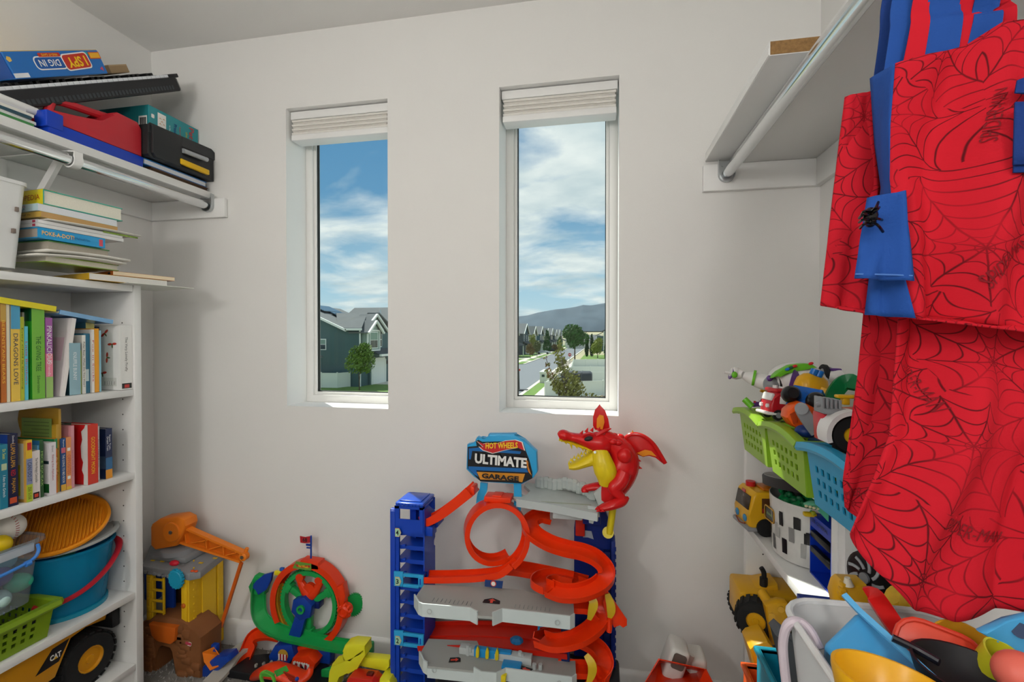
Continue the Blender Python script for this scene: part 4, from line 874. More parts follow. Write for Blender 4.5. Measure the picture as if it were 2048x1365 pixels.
decal(rrect(.074, .036, .008, -.050, 0), F @ M.Rotation(R(4), 4, 'Z'), WHT, gb, 'logo_plate', .0012, world=False); decal(rrect(.069, .031, .007, -.050, 0), F @ M.Rotation(R(4), 4, 'Z'), gloss('#c8321e'), gb, 'logo_field', .0016, world=False)
text('I SPY', .02, F @ M.Rotation(R(4), 4, 'Z') @ T(-.050, .001, 0), mat('#f6c81e', rough=.4), gb, bold=.03, w=.054, h=.022, off=.0022, world=False)
text('DIG IN', .02, F @ T(.022, -.002, 0), WHT, gb, bold=.01, w=.052, h=.014, off=.0016, world=False)
decal(rrect(.055, .008, .002, .014, -.0185), F, gloss('#c8321e'), gb, 'ribbon', .0012, world=False); text('FIND-IT GAME', .02, F @ T(.014, -.0185, 0), mat('#f6d23a'), gb, w=.04, h=.0045, off=.002, world=False)
decal(rect(.032, .015, -.108, -.015), F, gloss('#d8601e'), gb, 'age_patch', .0008, world=False); decal(rect(.028, .011, -.108, -.015), F, gloss('#f0b42a'), gb, 'age_patch', .0012, world=False)
decal(rect(.034, .009, .103, .02), F, gloss('#dfe4ea'), gb, 'name_patch', .0008, world=False)
for (x, y, c, n) in ((.112, -.012, '#e6c05a', 5), (-.085, -.018, '#2aa6a0', 6), (-.112, .015, '#d04a6a', 3)): decal(ngon(.006, n, x, y), F, gloss(c), gb, 'small_picture', .0008, world=False)
# small brown carton behind it
cb = thing('brown_carton', 'small brown cardboard box on the raised end of the keyboard', 'carton', (0, 0, 0)); cb.matrix_basis = axes((-1.66, 1.315, 2.112), (0, ca, sa), (-1, 0, 0), (0, -sa, ca)) @ T(.045, .0, .022)
MB().box(0, .075, 0, .1, 0, .026, .002).build('carton_body', paper('#a98f6c'), cb); MB().box(.002, .073, -.001, .0, .022, .026).build('flap', paper('#bba27e'), cb)
# teal activity box standing upright
tb = thing('activity_box', 'teal lesson box with red and blue lettering standing behind the black case', 'game box', (-1.72, 1.53, ST))
x0, x1, y0, y1, zt = -1.830, -1.612, 1.432, 1.645, 2.088
MB().box(x0, x1, y0, y1, ST, zt, .001, 1).build('box_body', gloss('#23939c'), tb, ww=1, smooth=0)
F = frame((x1, y0, ST), (0, 1, 0), (0, 0, 1)); FH = zt - ST
F2 = frame((x0, y0, ST), (1, 0, 0), (0, 0, 1))
decal(rect(x1 - x0 - .006, FH - .006, (x1 - x0) / 2, FH / 2), F2, gloss('#2f8f96'), tb, 'end_panel')
decal(rect(.036, .046, x1 - x0 - .024, FH - .062), F2, WHT, tb, 'barcode_panel', .0008)
for k in range(12): decal(rect(.0010 + .0006 * (k % 3), .026), F2 @ T(x1 - x0 - .037 + k * .0024, FH - .058, 0), BLK, tb, 'barcode_bar', .0012)
decal(rect(.034, .10, .052, FH - .062), F, WHT, tb, 'card_picture', .0006)
for k, (x, y) in enumerate(((.045, .03), (.060, .028), (.045, .05), (.060, .048), (.052, .040))): decal([(x - .006, FH - y - .004), (x, FH - y + .002), (x + .006, FH - y - .004), (x, FH - y - .001)], F, gloss('#c8862a'), tb, 'moth_picture', .001)
for tx, x, y, w, h, c, a in (('Pete', .180, .040, .062, .022, '#c8322a', -90), ('the', .158, .045, .022, .010, '#c9c22e', -90), ('Cat', .158, .090, .045, .020, '#1d4f8c', -90), ('Learning Library', .128, .070, .085, .009, '#c8452a', -90), ('Preschool', .108, .060, .070, .014, '#1c3f8a', -90), ('16 Picture Cards', .084, .07, .06, .005, '#dfeeee', -90), ('5', .052, .085, .010, .016, '#3a7ab0', 0)):
    text(tx, h, F @ T(x, FH - y, 0) @ M.Rotation(R(a), 4, 'Z'), mat(c, rough=.4), tb, w=w, h=h, off=.0016, bold=.01)
decal(rrect(.012, .014, .003, .016, FH - .035), F, WHT, tb, 'maker_mark', .0006)
# red and blue carrying case
cs = thing('toy_tool_case', 'red and blue plastic carrying case on the closet shelf', 'case', (-1.60, 1.22, ST))
redp, bluep = pl('#c32b36', .35), pl('#1440b8', .3)
fx = axes((-1.560, 0, 0), (0, 1, 0), (0, 0, 1), (1, 0, 0))   # local (y,z) outline, thickness toward the room
top = [(1.080, 1.868), (1.362, 1.868), (1.362, 1.962), (1.347, 1.982), (1.280, 1.984), (1.264, 1.972), (1.236, 1.930), (1.225, 1.925), (1.150, 1.913), (1.100, 1.905), (1.082, 1.897)]
MB().prism(top, .105, fx @ T(0, 0, -.105), .006).build('upper_shell', redp, cs, ww=1)
MB().prism([(1.080, ST + .004), (1.362, ST + .004), (1.364, 1.867), (1.080, 1.867)], .113, fx @ T(0, 0, -.109), .004).build('lower_shell', bluep, cs, ww=1)
MB().tube(spline([(-1.612, 1.115, 1.905), (-1.612, 1.125, 1.945), (-1.612, 1.150, 1.958), (-1.612, 1.235, 1.968), (-1.612, 1.285, 1.975)], 5), .012, 10).build('handle', redp, cs, ww=1)
MB().box(-1.600, -1.553, 1.072, 1.116, 1.848, 1.896, .004).build('latch', bluep, cs, ww=1)
for y in (1.128, 1.338): MB().cyl((-1.575, y, ST), (-1.575, y, ST + .005), .010, seg=12).build('foot', blackm, cs, ww=1)
# books under the black case and the case itself
for k, (lab, z0, th, y0, L2, c, dep) in enumerate((('dark patterned hardback lying under the blue edged book', ST + .0005, .017, 1.39, .245, '#5a3b22', .19), ('blue edged hardback lying directly under the black case', ST + .018, .021, 1.365, .262, '#1b6fb2', .21))):
    book(axes((-1.556 - dep, y0, z0), (0, 0, 1), (1, 0, 0), (0, 1, 0)), th, dep, L2, lab, c, group='books under the black case', pages='#d8dade' if k else '#4a3626', prints=[('s', (0, 1, 0, .2), '#b8742a')] if k == 0 else [])
tc_ = thing('tool_case', 'black plastic tool case with grey bar and yellow latch', 'case', (-1.57, 1.5, ST + .04))
bk2 = pl('#26282a', .38); z0 = ST + .0405
fx = axes((-1.532, 0, 0), (0, 1, 0), (0, 0, 1), (1, 0, 0))
MB().prism([(1.372, z0 + .004), (1.646, z0 + .006), (1.646, 1.988), (1.63, 1.996), (1.372, 1.986), (1.364, 1.975), (1.364, z0 + .012)], .070, fx @ T(0, 0, -.076), .005).build('case_body', bk2, tc_, ww=1)
MB().prism([(1.364, 1.955), (1.648, 1.960), (1.648, 1.990), (1.632, 1.999), (1.370, 1.989), (1.362, 1.979)], .002, fx @ T(0, 0, -.007)).build('lid_band', pl('#303234', .35), tc_, ww=1)
MB().prism([(1.385, z0 + .006), (1.484, z0 + .006), (1.488, z0 + .04), (1.488, 1.988), (1.372, 1.982), (1.372, z0 + .018)], .016, fx @ T(0, 0, -.010), .005).build('clasp_block', bk2, tc_, ww=1)
MB().cyl((-1.522, 1.486, 1.935), (-1.522, 1.594, 1.941), .0085, seg=16).build('carry_bar', mat('#a9aeb2', rough=.3, metal=.2), tc_, ww=1)
MB().box(-1.534, -1.520, 1.478, 1.605, 1.884, 1.904, .003, m=None).build('yellow_latch', pl('#e6b816', .3), tc_, ww=1, label='yellow plastic latch')
# magazines and papers at the frame edge
for k, (c, l) in enumerate((('#e9e9e6', 'white magazine at the bottom of the pile beside the red case'), ('#3f8a4a', 'green covered magazine in the pile beside the red case'), ('#dfe1de', 'pale grey magazine in the pile beside the red case'), ('#1f4a5a', 'dark teal folder in the pile beside the red case'), ('#e6e4dc', 'cream magazine near the top of the pile beside the red case'), ('#cfcfd4', 'grey topped magazine uppermost beside the red case'))):
    book(yawed(axes((-1.565 - .004 * (k % 3), 1.068 - .012 * (k % 2) - .004 * k, ST + .0006 + k * .0085), (0, 0, 1), (-1, 0, 0), (0, -1, 0)), 2 * (k % 3) - 2), .0082, .21, .26, l, c, hard=False, group='magazine pile on the closet shelf', name='thin_magazine')
pr = thing('paper_roll', 'small white paper roll lying on the magazine pile', 'paper roll', (-1.575, 1.04, ST + .054))
MB().lathe([(.006, 0), (.0125, 0), (.0125, .09), (.006, .09), (.006, 0)], 20, axes((-1.60, .985, ST + .0652), (1, 0, 0), (0, 0, 1), (0, -1, 0)) @ M.Rotation(R(180), 4, 'X')).build('rolled_paper', paper('#e9e9e6'), pr, ww=1)
MB().cyl((-1.60, 1.0755, ST + .0652), (-1.60, 1.0775, ST + .0652), .0128, seg=18).build('end_cap', white, pr, ww=1)
# ================================================================== BOOKCASE, LOWER SHELVES
ZC_, ZD_ = .3765, .1305
# blue tub with red handle
clearb = mat('#22b4e0', rough=.15, var=.05, trans=.62)
tub = thing('sand_bucket', 'clear blue tub with a red handle holding green toys', 'bucket', (-1.69, 1.205, ZC_))
MB().lathe([(.0, .003), (.098, .003), (.101, .010), (.121, .195), (.127, .197), (.127, .203), (.119, .203), (.0985, .013), (0, .007)], 48).build('tub_body', clearb, tub)
MB().lathe([(.099, 0), (.106, 0), (.106, .012), (.100, .014)], 48).build('foot_ring', pl('#1b8fae', .25), tub)
hp = spline([(.05, .122, .185), (.092, .098, .160), (.124, .035, .122), (.126, -.035, .088), (.098, -.095, .070), (.06, -.125, .075)], 7)
MB().tube(hp, .0065, 10, flat=.011).build('handle', pl('#b31f2c', .3), tub)
random.seed(21)
tgr = [('#2fae7c', .034), ('#2f9c8e', .03), ('#39b98a', .028), ('#2a6f9c', .03)]
for k in range(5):
    c, r = tgr[k % 4]; a = k * 72; rr_ = .052 if k else 0
    e_ = MB().ell((-1.69 + rr_ * math.cos(R(a)), 1.205 + rr_ * math.sin(R(a)), ZC_ + .045 + .058 * (k % 3)), (r * 1.1, r * .8, r), rotm(30 * k, 20 * k, 50 * k), 12, 8).build('plastic_shell', pl(c, .35))
    tag(e_, ('large mint', 'sea green', 'pale mint', 'dark blue', 'small mint')[k] + ' plastic sand toy inside the clear blue tub', 'sand toy', 'sand toys in the clear blue tub')
rk = thing('toy_rake', 'small pale blue toy rake inside the clear blue tub', 'sand toy', (-1.60, 1.20, ZC_ + .02))
MB().cyl((-1.612, 1.15, ZC_ + .03), (-1.603, 1.215, ZC_ + .085), .004, seg=8).build('handle', pl('#39b8dc', .3), rk, ww=1)
MB().cyl((-1.606, 1.195, ZC_ + .105), (-1.600, 1.245, ZC_ + .06), .004, seg=8).build('head', pl('#39b8dc', .3), rk, ww=1)
for k in range(7): MB().cyl((-1.605 + .001 * k, 1.198 + .007 * k, ZC_ + .102 - .0065 * k), (-1.599 + .001 * k, 1.186 + .007 * k, ZC_ + .088 - .0065 * k), .002, seg=6).build('tooth', pl('#39b8dc', .3), rk, ww=1)
# clear lid leaning on the tub
ld = thing('tub_cover', 'clear plastic lid resting on the blue tub', 'lid', (0, 0, 0)); ld.matrix_basis = T(-1.688, 1.214, ZC_ + .2165) @ rotm(5, 0, 0)
MB().lathe([(0, .004), (.112, .004), (.116, .010), (.128, .010), (.130, .004), (.128, .001), (.114, .001), (0, .001)], 40).build('lid_plate', mat('#d9dedd', rough=.15, var=.03, trans=.5), ld)
# orange ribbed sieve
sv = thing('orange_sieve', 'oval orange ribbed sieve leaning on top of the blue tub', 'sieve', (0, 0, 0)); sv.matrix_basis = T(-1.690, 1.186, ZC_ + .272) @ rotm(17, 17, 0) @ rotm(0, 0, 50)
orp = pl('#e8901c', .35)
MB().lathe([(0, -.010), (.118, -.010), (.132, -.004), (.138, .004), (.137, .010), (.130, .012), (.124, .006), (.120, .0), (0, .0)], 48, sx=.94).build('sieve_body', orp, sv)
for k in range(25):
    x = -.104 + k * .00866; h = math.sqrt(max(0, .118 ** 2 - (x / .94) ** 2))
    MB().box(x - .0017, x + .0017, -h, h, -.001, .007).build('rib', orp, sv, smooth=0)
# clear snap box of plastic eggs
clr = mat('#cfd8e0', rough=.2, var=.03, trans=.80)
bx = thing('clear_storage_box', 'clear plastic box with blue handles holding eggs and a baseball', 'storage box', (-1.69, .955, .49))
b = MB(); p0 = rrect(.20, .205, .03); p1 = rrect(.235, .235, .03); k = len(p0)
b.add([(x - 1.69, y + .955, .492) for x, y in p0] + [(x - 1.69, y + .955, .672) for x, y in p1] + [(x * 1.09 - 1.69, y * 1.07 + .955, .674) for x, y in p1] + [(x * 1.10 - 1.69, y * 1.08 + .955, .664) for x, y in p1], [(i, (i + 1) % k, k + (i + 1) % k, k + i) for i in range(k)] + [(k + i, k + (i + 1) % k, 2 * k + (i + 1) % k, 2 * k + i) for i in range(k)] + [(2 * k + i, 2 * k + (i + 1) % k, 3 * k + (i + 1) % k, 3 * k + i) for i in range(k)] + [tuple(reversed(range(k)))])
b.build('box_body', clr, bx, ww=1)
MB().box(-1.579, -1.569, .90, 1.045, .640, .664, .003).build('latch_plate', mat('#d5dde4', rough=.3, trans=.2), bx, ww=1)
lb = pl('#3f84d8', .3)
MB().tube(spline([(-1.570, 1.052, .655), (-1.558, 1.046, .640), (-1.558, 1.030, .622), (-1.556, .97, .613), (-1.558, .915, .612), (-1.560, .905, .632), (-1.570, .900, .64)], 5), .0045, 8).build('wire_handle', lb, bx, ww=1)
for y in (1.02, .935): MB().cyl((-1.557, y - .006, .6125 + .04 * (y - .92)), (-1.557, y + .006, .6135 + .04 * (y - .92)), .008, seg=10).build('handle_collar', lb, bx, ww=1)
def egg(c, col, rz, label):
    o = thing('plastic_egg', label, 'toy egg', c, group='plastic eggs in the clear box')
    m = rotm(80, 0, rz)
    hi = [(0, .038)] + [(.026 * math.sin(R(a)), .038 * math.cos(R(a))) for a in range(10, 91, 10)] + [(.026, 0)]
    lo = [(.0262, .0005)] + [(.0262 * math.cos(R(a)), -.028 * math.sin(R(a))) for a in range(10, 91, 10)]
    MB().lathe(hi, 20, m).build('top_half', pl(col, .22), o); MB().lathe(lo, 20, m).build('bottom_half', pl(col, .22), o)
egg((-1.618, .992, .524), '#bfe0dc', 70, 'pale mint plastic egg at the bottom of the clear box'); egg((-1.622, 1.036, .548), '#39b38f', 110, 'sea green plastic egg by the box corner')
egg((-1.632, 1.005, .580), '#5a4f9e', 40, 'purple plastic egg under the blue handle'); egg((-1.612, .958, .566), '#39b38f', 90, 'sea green plastic egg at the frame edge'); egg((-1.606, .988, .678), '#ecc914', 30, 'yellow plastic egg on top beside the baseball')
egg((-1.660, .972, .705), '#4a4f6a', 30, 'dark blue plastic egg on top at the frame edge'); egg((-1.70, 1.00, .54), '#8fb8d8', 10, 'light blue plastic egg deep inside the clear box')
for k in range(3): egg((-1.65 - .055 * (k % 3), 1.025, .615 + .02 * (k % 2)), ('#6fb0c4', '#d8d24a', '#57a98c')[k % 3], 60 * k, ('grey blue plastic egg in the middle of the clear box', 'dull yellow plastic egg in the middle of the clear box', 'dull green plastic egg in the middle of the clear box')[k % 3])
bbm = mat('#e8e4dc', rough=.6, var=.02)
bb = thing('baseball', 'white baseball with red stitching on the clear box', 'ball', (-1.655, 1.040, .703))
MB().ell((0, 0, 0), .037, None, 28, 18).build('ball_cover', bbm, bb)
for s in (-1, 1):
    for k in range(26):
        a = 2 * math.pi * k / 26
        p = V((.033 * math.cos(a), s * (.022 + .010 * math.cos(2 * a)), .033 * math.sin(a))).normalized() * .0368
        q = rotm(0, 0, 40) @ p; t_ = V((-math.sin(a), .0, math.cos(a))).normalized(); u = p.cross(t_).normalized() * .0042
        MB().cyl(rotm(0, 0, 40) @ (p - u), rotm(0, 0, 40) @ (p + u), .0009, seg=5).build('stitch', mat('#b02438', rough=.6), bb)
# ---- perforated basket
def basket(label, loc, rz, w, d, h, col, group='perforated plastic baskets', holes=(6, 3), flare=.012, arch=0.0, hs=.010, rimw=.018):
    """local: long side w along x, d along y, front face at -y; tapering walls with rows of square holes"""
    o = thing('plastic_basket', label, 'basket', loc, rz, group=group); m = pl(col, .35)
    fl_ = flare
    def corner(q, z): return (w / 2 - fl_ * (1 - z / h), d / 2 - fl_ * (1 - z / h))
    def wall(n, L0, L1, along):
        b = MB(); nh = holes[0] if n in (0, 2) else max(3, int(holes[0] * d / w)); rows = holes[1]
        pitch = h * .60 / rows
        zz = []
        for r in range(rows): zz += [h * .20 + r * pitch, h * .20 + r * pitch + pitch * .55]
        zs = [0] + zz + [h]
        us = [0]; span = .76; p = span / nh
        for i in range(nh): us += [.13 + i * p, .13 + i * p + p * .5]
        us += [1]
        def P(u, z):
            cx, cy = corner(0, z)
            a = [(-cx, -cy), (cx, -cy), (cx, cy), (-cx, cy)]; A, B = a[n], a[(n + 1) % 4]
            return (A[0] + (B[0] - A[0]) * u, A[1] + (B[1] - A[1]) * u, z)
        k = len(us)
        b.v = [V(P(u, z)) for z in zs for u in us]
        for j in range(len(zs) - 1):
            for i in range(k - 1):
                if i % 2 == 1 and j % 2 == 1: continue
                b.f.append((j * k + i, j * k + i + 1, (j + 1) * k + i + 1, (j + 1) * k + i))
        b.build('perforated_wall', m, o, sol=.0028, smooth=0)
    for n in range(4): wall(n, 0, 0, 0)
    MB().box(-w / 2 + fl_, w / 2 - fl_, -d / 2 + fl_, d / 2 - fl_, 0, .003).build('bottom', m, o, smooth=0)
    # rolled rim, front and back arched up in the middle
    def edge(p, q, arc):
        pts = []; n = 14
        for i in range(n + 1):
            t = i / n; P = V(p).lerp(V(q), t); P.z += arc * (1 - (2 * t - 1) ** 2) ; pts.append(P)
        return pts
    e_ = .006
    for p, q, arc in (((-w / 2 - e_, -d / 2, h), (w / 2 + e_, -d / 2, h), arch), ((w / 2 + e_, d / 2, h), (-w / 2 - e_, d / 2, h), arch), ((w / 2, -d / 2 - e_, h), (w / 2, d / 2 + e_, h), 0), ((-w / 2, d / 2 + e_, h), (-w / 2, -d / 2 - e_, h), 0)):
        MB().sweep([(-.004, -.012), (rimw, -.014), (rimw + .003, -.008), (rimw - .001, .003), (.0, .004), (-.004, .002)], edge(p, q, arc), up=(0, 0, 1)).build('rim', m, o)
    return o
basket('lime green basket of small toys under the clear egg box', (-1.686, .955, ZC_ + .001), 90, .262, .25, .098, '#7d9c1e', holes=(9, 3))
for k, (x, y, c, l) in enumerate(((-1.60, 1.045, '#3a3a44', 'grey toy car in the lime basket under the egg box'), (-1.61, .99, '#17181a', 'black toy truck in the lime basket under the egg box'), (-1.61, .93, '#1d1e22', 'dark toy car in the lime basket at the frame edge'))):
    o = thing('toy_car', l, 'toy car', (x, y, ZC_ + .045), 80)
    MB().prism([(-.032, 0), (.032, 0), (.034, .012), (.014, .016), (.006, .027), (-.02, .027), (-.034, .014)], .028, axes((0, .014, .006), (1, 0, 0), (0, 0, 1), (0, -1, 0)), .002).build('car_body', pl(c, .25), o)
    for dx in (-.018, .018):
        for dy in (-.017, .012): MB().cyl((dx, dy, .007), (dx, dy + .005, .007), .0075, seg=12).build('wheel', blackm, o)
    MB().box(-.012, .006, -.0145, .0145, .0275, .030, .001).build('roof_panel', pl('#d89a1e', .3), o)
# ---- yellow dump truck
tk = thing('dump_truck', 'yellow toy dump truck with black tyres on the lowest bookcase shelf', 'toy truck', (-1.70, 1.05, ZD_))
yel = pl('#d8951a', .35); tyre = mat('#1d1e1f', rough=.75, var=.15, bump=.3, bs=90)
def wheel(o, c, ax, r, w, hub, hubr=.48, treads=22, tname='tyre', hubcol=None):
    c, ax = V(c), V(ax).normalized(); fr = frame(c, ax.orthogonal(), ax.cross(ax.orthogonal()))
    if fr.to_3x3().col[2].dot(ax) < 0: fr = fr @ M.Rotation(math.pi, 4, 'X')
    MB().lathe([(r * hubr, 0), (r * .9, 0), (r * .97, w * .12), (r, w * .3), (r, w * .7), (r * .97, w * .88), (r * .9, w), (r * hubr, w)], 36, fr @ T(0, 0, -w / 2)).build(tname, tyre, o, ww=1)
    b = MB()
    for k in range(treads): b.box(-.10 * r, .10 * r, r * .97, r * 1.035, -w * .46, w * .46, 0, 1, fr @ M.Rotation(2 * math.pi * k / treads, 4, 'Z'))
    b.build('tread', tyre, o, ww=1, smooth=0)
    MB().lathe([(0, w * .48), (r * .14, w * .48), (r * .16, w * .42), (r * .40, w * .40), (r * .44, w * .50), (r * (hubr + .02), w * .50), (r * (hubr + .02), -w * .5), (0, -w * .5)], 30, fr).build('hub', hub, o, ww=1)
wheel(tk, (-1.635, 1.214, ZD_ + .082), (1, 0, 0), .080, .07, yel); wheel(tk, (-1.770, 1.214, ZD_ + .082), (-1, 0, 0), .080, .07, yel)
wheel(tk, (-1.635, .93, ZD_ + .082), (1, 0, 0), .080, .07, yel); wheel(tk, (-1.770, .93, ZD_ + .082), (-1, 0, 0), .080, .07, yel)
fx = axes((0, 0, 0), (0, 1, 0), (0, 0, 1), (1, 0, 0))
MB().prism([(.86, .245), (1.00, .212), (1.115, .225), (1.165, .330), (1.150, .335), (.86, .345)], .205, fx @ T(0, 0, -1.805), .006).build('dump_bed', yel, tk, ww=1)
for k in range(7): MB().box(-1.6005, -1.5975, .875 + k * .018, .885 + k * .018, .235, .335, .001).build('bed_rib', yel, tk, ww=1)
MB().prism([(1.12, .290), (1.165, .305), (1.215, .318), (1.275, .300), (1.288, .345), (1.26, .348), (1.235, .322), (1.22, .344), (1.15, .336)], .17, fx @ T(0, 0, -1.79), .004).build('fender', yel, tk, ww=1)
MB().box(-1.78, -1.63, .90, 1.29, ZD_ + .055, ZD_ + .11, .008).build('chassis', blackm, tk, ww=1)
MB().box(-1.775, -1.605, 1.285, 1.312, .265, .325, .006).build('tail_block', blackm, tk, ww=1)
MB().cyl((-1.615, 1.03, ZD_ + .05), (-1.615, 1.11, ZD_ + .05), .022, seg=16).build('fuel_tank', blackm, tk, ww=1)
F = frame((-1.600, 1.118, .292), (0, 1, 0), (0, 0, 1)); decal([(-.055, -.028), (.005, -.024), (.034, .028), (-.012, .024)], F, BLK, tk, 'badge'); text('CAT', .02, F @ T(-.004, -.002, 0), WHT, tk, bold=.04, w=.03, h=.017, off=.0016); decal([(-.009, -.010), (.001, -.010), (-.004, -.002)], F, gloss('#e8b21c'), tk, 'badge_triangle', .0019)
# ================================================================== TOYS UNDER THE WINDOWS
def XZ(y): return axes((0, y, 0), (1, 0, 0), (0, 0, 1), (0, -1, 0))     # outline in (x,z), thickness toward the room
def loft(b, secs, up=(0, 0, 1), seg=14, n=6):
    """smooth tapered body through sections (point, half width, half height)"""
    P = spline([s[0] for s in secs], n); A = spline([(s[1], s[2], 0) for s in secs], n); up = V(up)
    vs = []; k = len(P)
    for i in range(k):
        t = (P[min(i + 1, k - 1)] - P[max(i - 1, 0)]).normalized(); u = (up - t * up.dot(t))
        u = u.normalized() if u.length > 1e-5 else t.orthogonal().normalized(); s = t.cross(u)
        for a in range(seg):
            q = 2 * math.pi * a / seg; vs.append(P[i] + s * (max(A[i].x, .0005) * math.cos(q)) + u * (max(A[i].y, .0005) * math.sin(q)))
    fs = [(i * seg + a, i * seg + (a + 1) % seg, (i + 1) * seg + (a + 1) % seg, (i + 1) * seg + a) for i in range(k - 1) for a in range(seg)]
    fs += [tuple(reversed(range(seg))), tuple(range((k - 1) * seg, k * seg))]
    return b.add(vs, fs)
def channel(w=.044, h=.011, t=.0022):
    a = w / 2
    return [(-a, h), (-a, -t), (a, -t), (a, h), (a - t, h), (a - t, 0), (-a + t, 0), (-a + t, h)]
ORG = pl('#f0380c', .3, sub=.0); BLU = pl('#1442b4', .35); SKY = pl('#2fa4dc', .3); GRY = pl('#b9c0c0', .42); YLW = pl('#d9c41e', .35); GRN = pl('#1f9a4a', .35); LBL = pl('#1f8ccc', .3); LIP = pl('#cdd8d8', .4)
YC = 1.42
ga = thing('toy_garage', 'tall blue and orange toy car garage with looping tracks, sign and red dragon', 'toy garage', (-.15, 1.45, 0))
def G(b, name, m, **k): return b.build(name, m, ga, ww=1, **k)
# --- lift tower at the wheel side
tx0, tx1, ty0, ty1 = (-0.654, 0.553)[0], (-0.559, 0.561)[0], 1.42, 1.52
zt = .705
lx = (-0.673, 0.551)[0]
G(MB().box(lx, tx0 - .001, ty0, ty0 + .018, 0, .684, .002).box(lx + .004, tx0, ty0 - .004, ty0 + .004, 0, .68, .001), 'tower_rail', BLU)
G(MB().box(tx0, tx0 + .012, ty0, ty0 + .010, 0, .69).box(tx0 + .012, tx1, ty1 - .01, ty1, 0, .69).box(tx0 + .028, tx0 + .042, ty1 - .03, ty1 - .01, 0, .69), 'tower_frame', BLU, smooth=0)
G(MB().prism([(ty0 + .001, 0), (ty1, 0), (ty1, .53), (ty1 - .02, .545), (ty1, .56), (ty1, .65), (ty0 + .04, .69), (ty0 + .001, .69), (ty0 + .001, .49), (ty0 + .03, .475), (ty0 + .03, .44), (ty0 + .001, .42)], .004, axes((tx1, 0, 0), (0, 1, 0), (0, 0, 1), (1, 0, 0))), 'tower_side', BLU, smooth=0)
for k in range(14):
    z = .600 - k * .0448
    if z < .02: break
    s = G(MB().prism([(0, .009), (.0, .0), (.012, -.004), (.030, -.002), (.045, -.005), (tx1 - tx0 - .006, -.005), (tx1 - tx0 - .002, .002), (tx1 - tx0 - .002, .009)], .085, XZ(ty1 - .004) @ T(tx0 + .002, z, 0)), 'car_slot', BLU, smooth=0)
    MB().box(tx0 + .022, tx0 + .034, ty0 - .0005, ty0 + .012, z + .008, z + .016, .003).build('stop_bump', BLU, s, ww=1)
# cab
G(MB().box(tx0 - .002, tx1, ty0 - .002, ty0 + .001, .610, .655).box(tx0 - .002, tx0 + .014, ty0 - .002, ty0 + .001, .655, .696).box(tx1 - .012, tx1, ty0 - .002, ty0 + .001, .655, .696).box(tx0 - .002, tx1, ty0 - .002, ty0 + .001, .688, .697), 'cab_front', BLU, smooth=0)
G(MB().box(tx1 - .003, tx1 + .001, ty0, ty1, .610, .650).box(tx1 - .003, tx1 + .001, ty0, ty0 + .012, .65, .697).box(tx1 - .003, tx1 + .001, ty1 - .012, ty1, .65, .697).box(tx1 - .003, tx1 + .001, ty0, ty1, .690, .698), 'cab_side', BLU, smooth=0)
G(MB().box(tx0 - .004, tx1 + .004, ty1 - .004, ty1, .655, .697).box(tx0, tx1, ty0, ty1, .606, .612), 'cab_back', BLU, smooth=0)
rf = G(MB().box(tx0 + .000, tx1 + .002, ty0 - .004, ty1 + .002, .698, .709, .005), 'cab_roof', pl('#1a50c0', .22))
MB().box(tx0 + .010, tx1 - .010, ty0 + .008, ty1 - .010, .709, .713, .002).build('roof_panel', pl('#1a50c0', .22), rf, ww=1)
for k in range(7): MB().box(tx0 + .004 + k * .0118, tx0 + .013 + k * .0118, ty0 - .006, ty0 - .003, .699, .706).build('roof_tooth', BLU, rf, ww=1, smooth=0)
G(MB().box(tx1 + .001, tx1 + .028, ty0 + .01, ty0 + .05, .600, .630, .002).prism([(0, 0), (.035, .02), (.035, .035), (0, .03)], .06, XZ(ty1) @ T(tx1, .600, 0)), 'ramp_bracket', BLU)
for n, z in (('4', .620), ('3', .462), ('2', .270)):
    if n != '4':
        br = G(MB().box(tx0 - .002, tx0 + .030, ty0 - .010, ty0 - .002, z - .024, z + .024, .002).box(tx0 + .030, tx1 - .012, ty0 - .010, ty0 - .002, z + .010, z + .020, .001).box(tx0 + .030, tx1 - .012, ty0 - .010, ty0 - .002, z - .024, z - .014, .001).box(tx1 - .014, tx1 + .004, ty0 - .010, ty0 - .002, z - .020, z + .020, .002), 'level_bracket', SKY)
        MB().box(tx1 - .008, tx1 - .004, ty0 - .0108, ty0 - .0098, z - .010, z + .008).build('slot', BLU, br, ww=1, smooth=0)
    pts = [(0, -.014), (.014, -.014), (.021, 0), (.014, .014), (0, .014)]
    pr = G(MB().prism(pts, .0006, XZ(ty0 - .0106) @ T(tx0 + .004, z - .006, 0)), 'level_plate', gloss('#d8b48a'), smooth=0)
    MB().prism([(x * .85 + .0008, y * .86) for x, y in pts], .0006, XZ(ty0 - .0113) @ T(tx0 + .004, z - .006, 0)).build('plate_field', gloss('#a9d8b4'), pr, ww=1, smooth=0)
    text(n, .02, frame((tx0 + .012, ty0 - .0123, z - .006), (1, 0, 0), (0, 0, 1)), BLK, pr, bold=.02, h=.016, w=.009)
# --- launch ramp from the cab
rp = [(-0.594, 1.460, 0.619), (-0.537, 1.460, 0.639), (-0.473, 1.460, 0.681), (-0.396, 1.455, 0.745)]
G(MB().sweep(channel(.050, .021, .003), spline(rp, 6), up=(0, 0, 1), scale=[1 + .45 * (i / 18) ** 2 for i in range(19)]), 'launch_ramp', ORG)
G(MB().box(rp[3][0] - .012, rp[3][0] + .004, 1.432, 1.480, rp[3][2] - .006, rp[3][2] + .024, .006), 'ramp_lip', ORG)
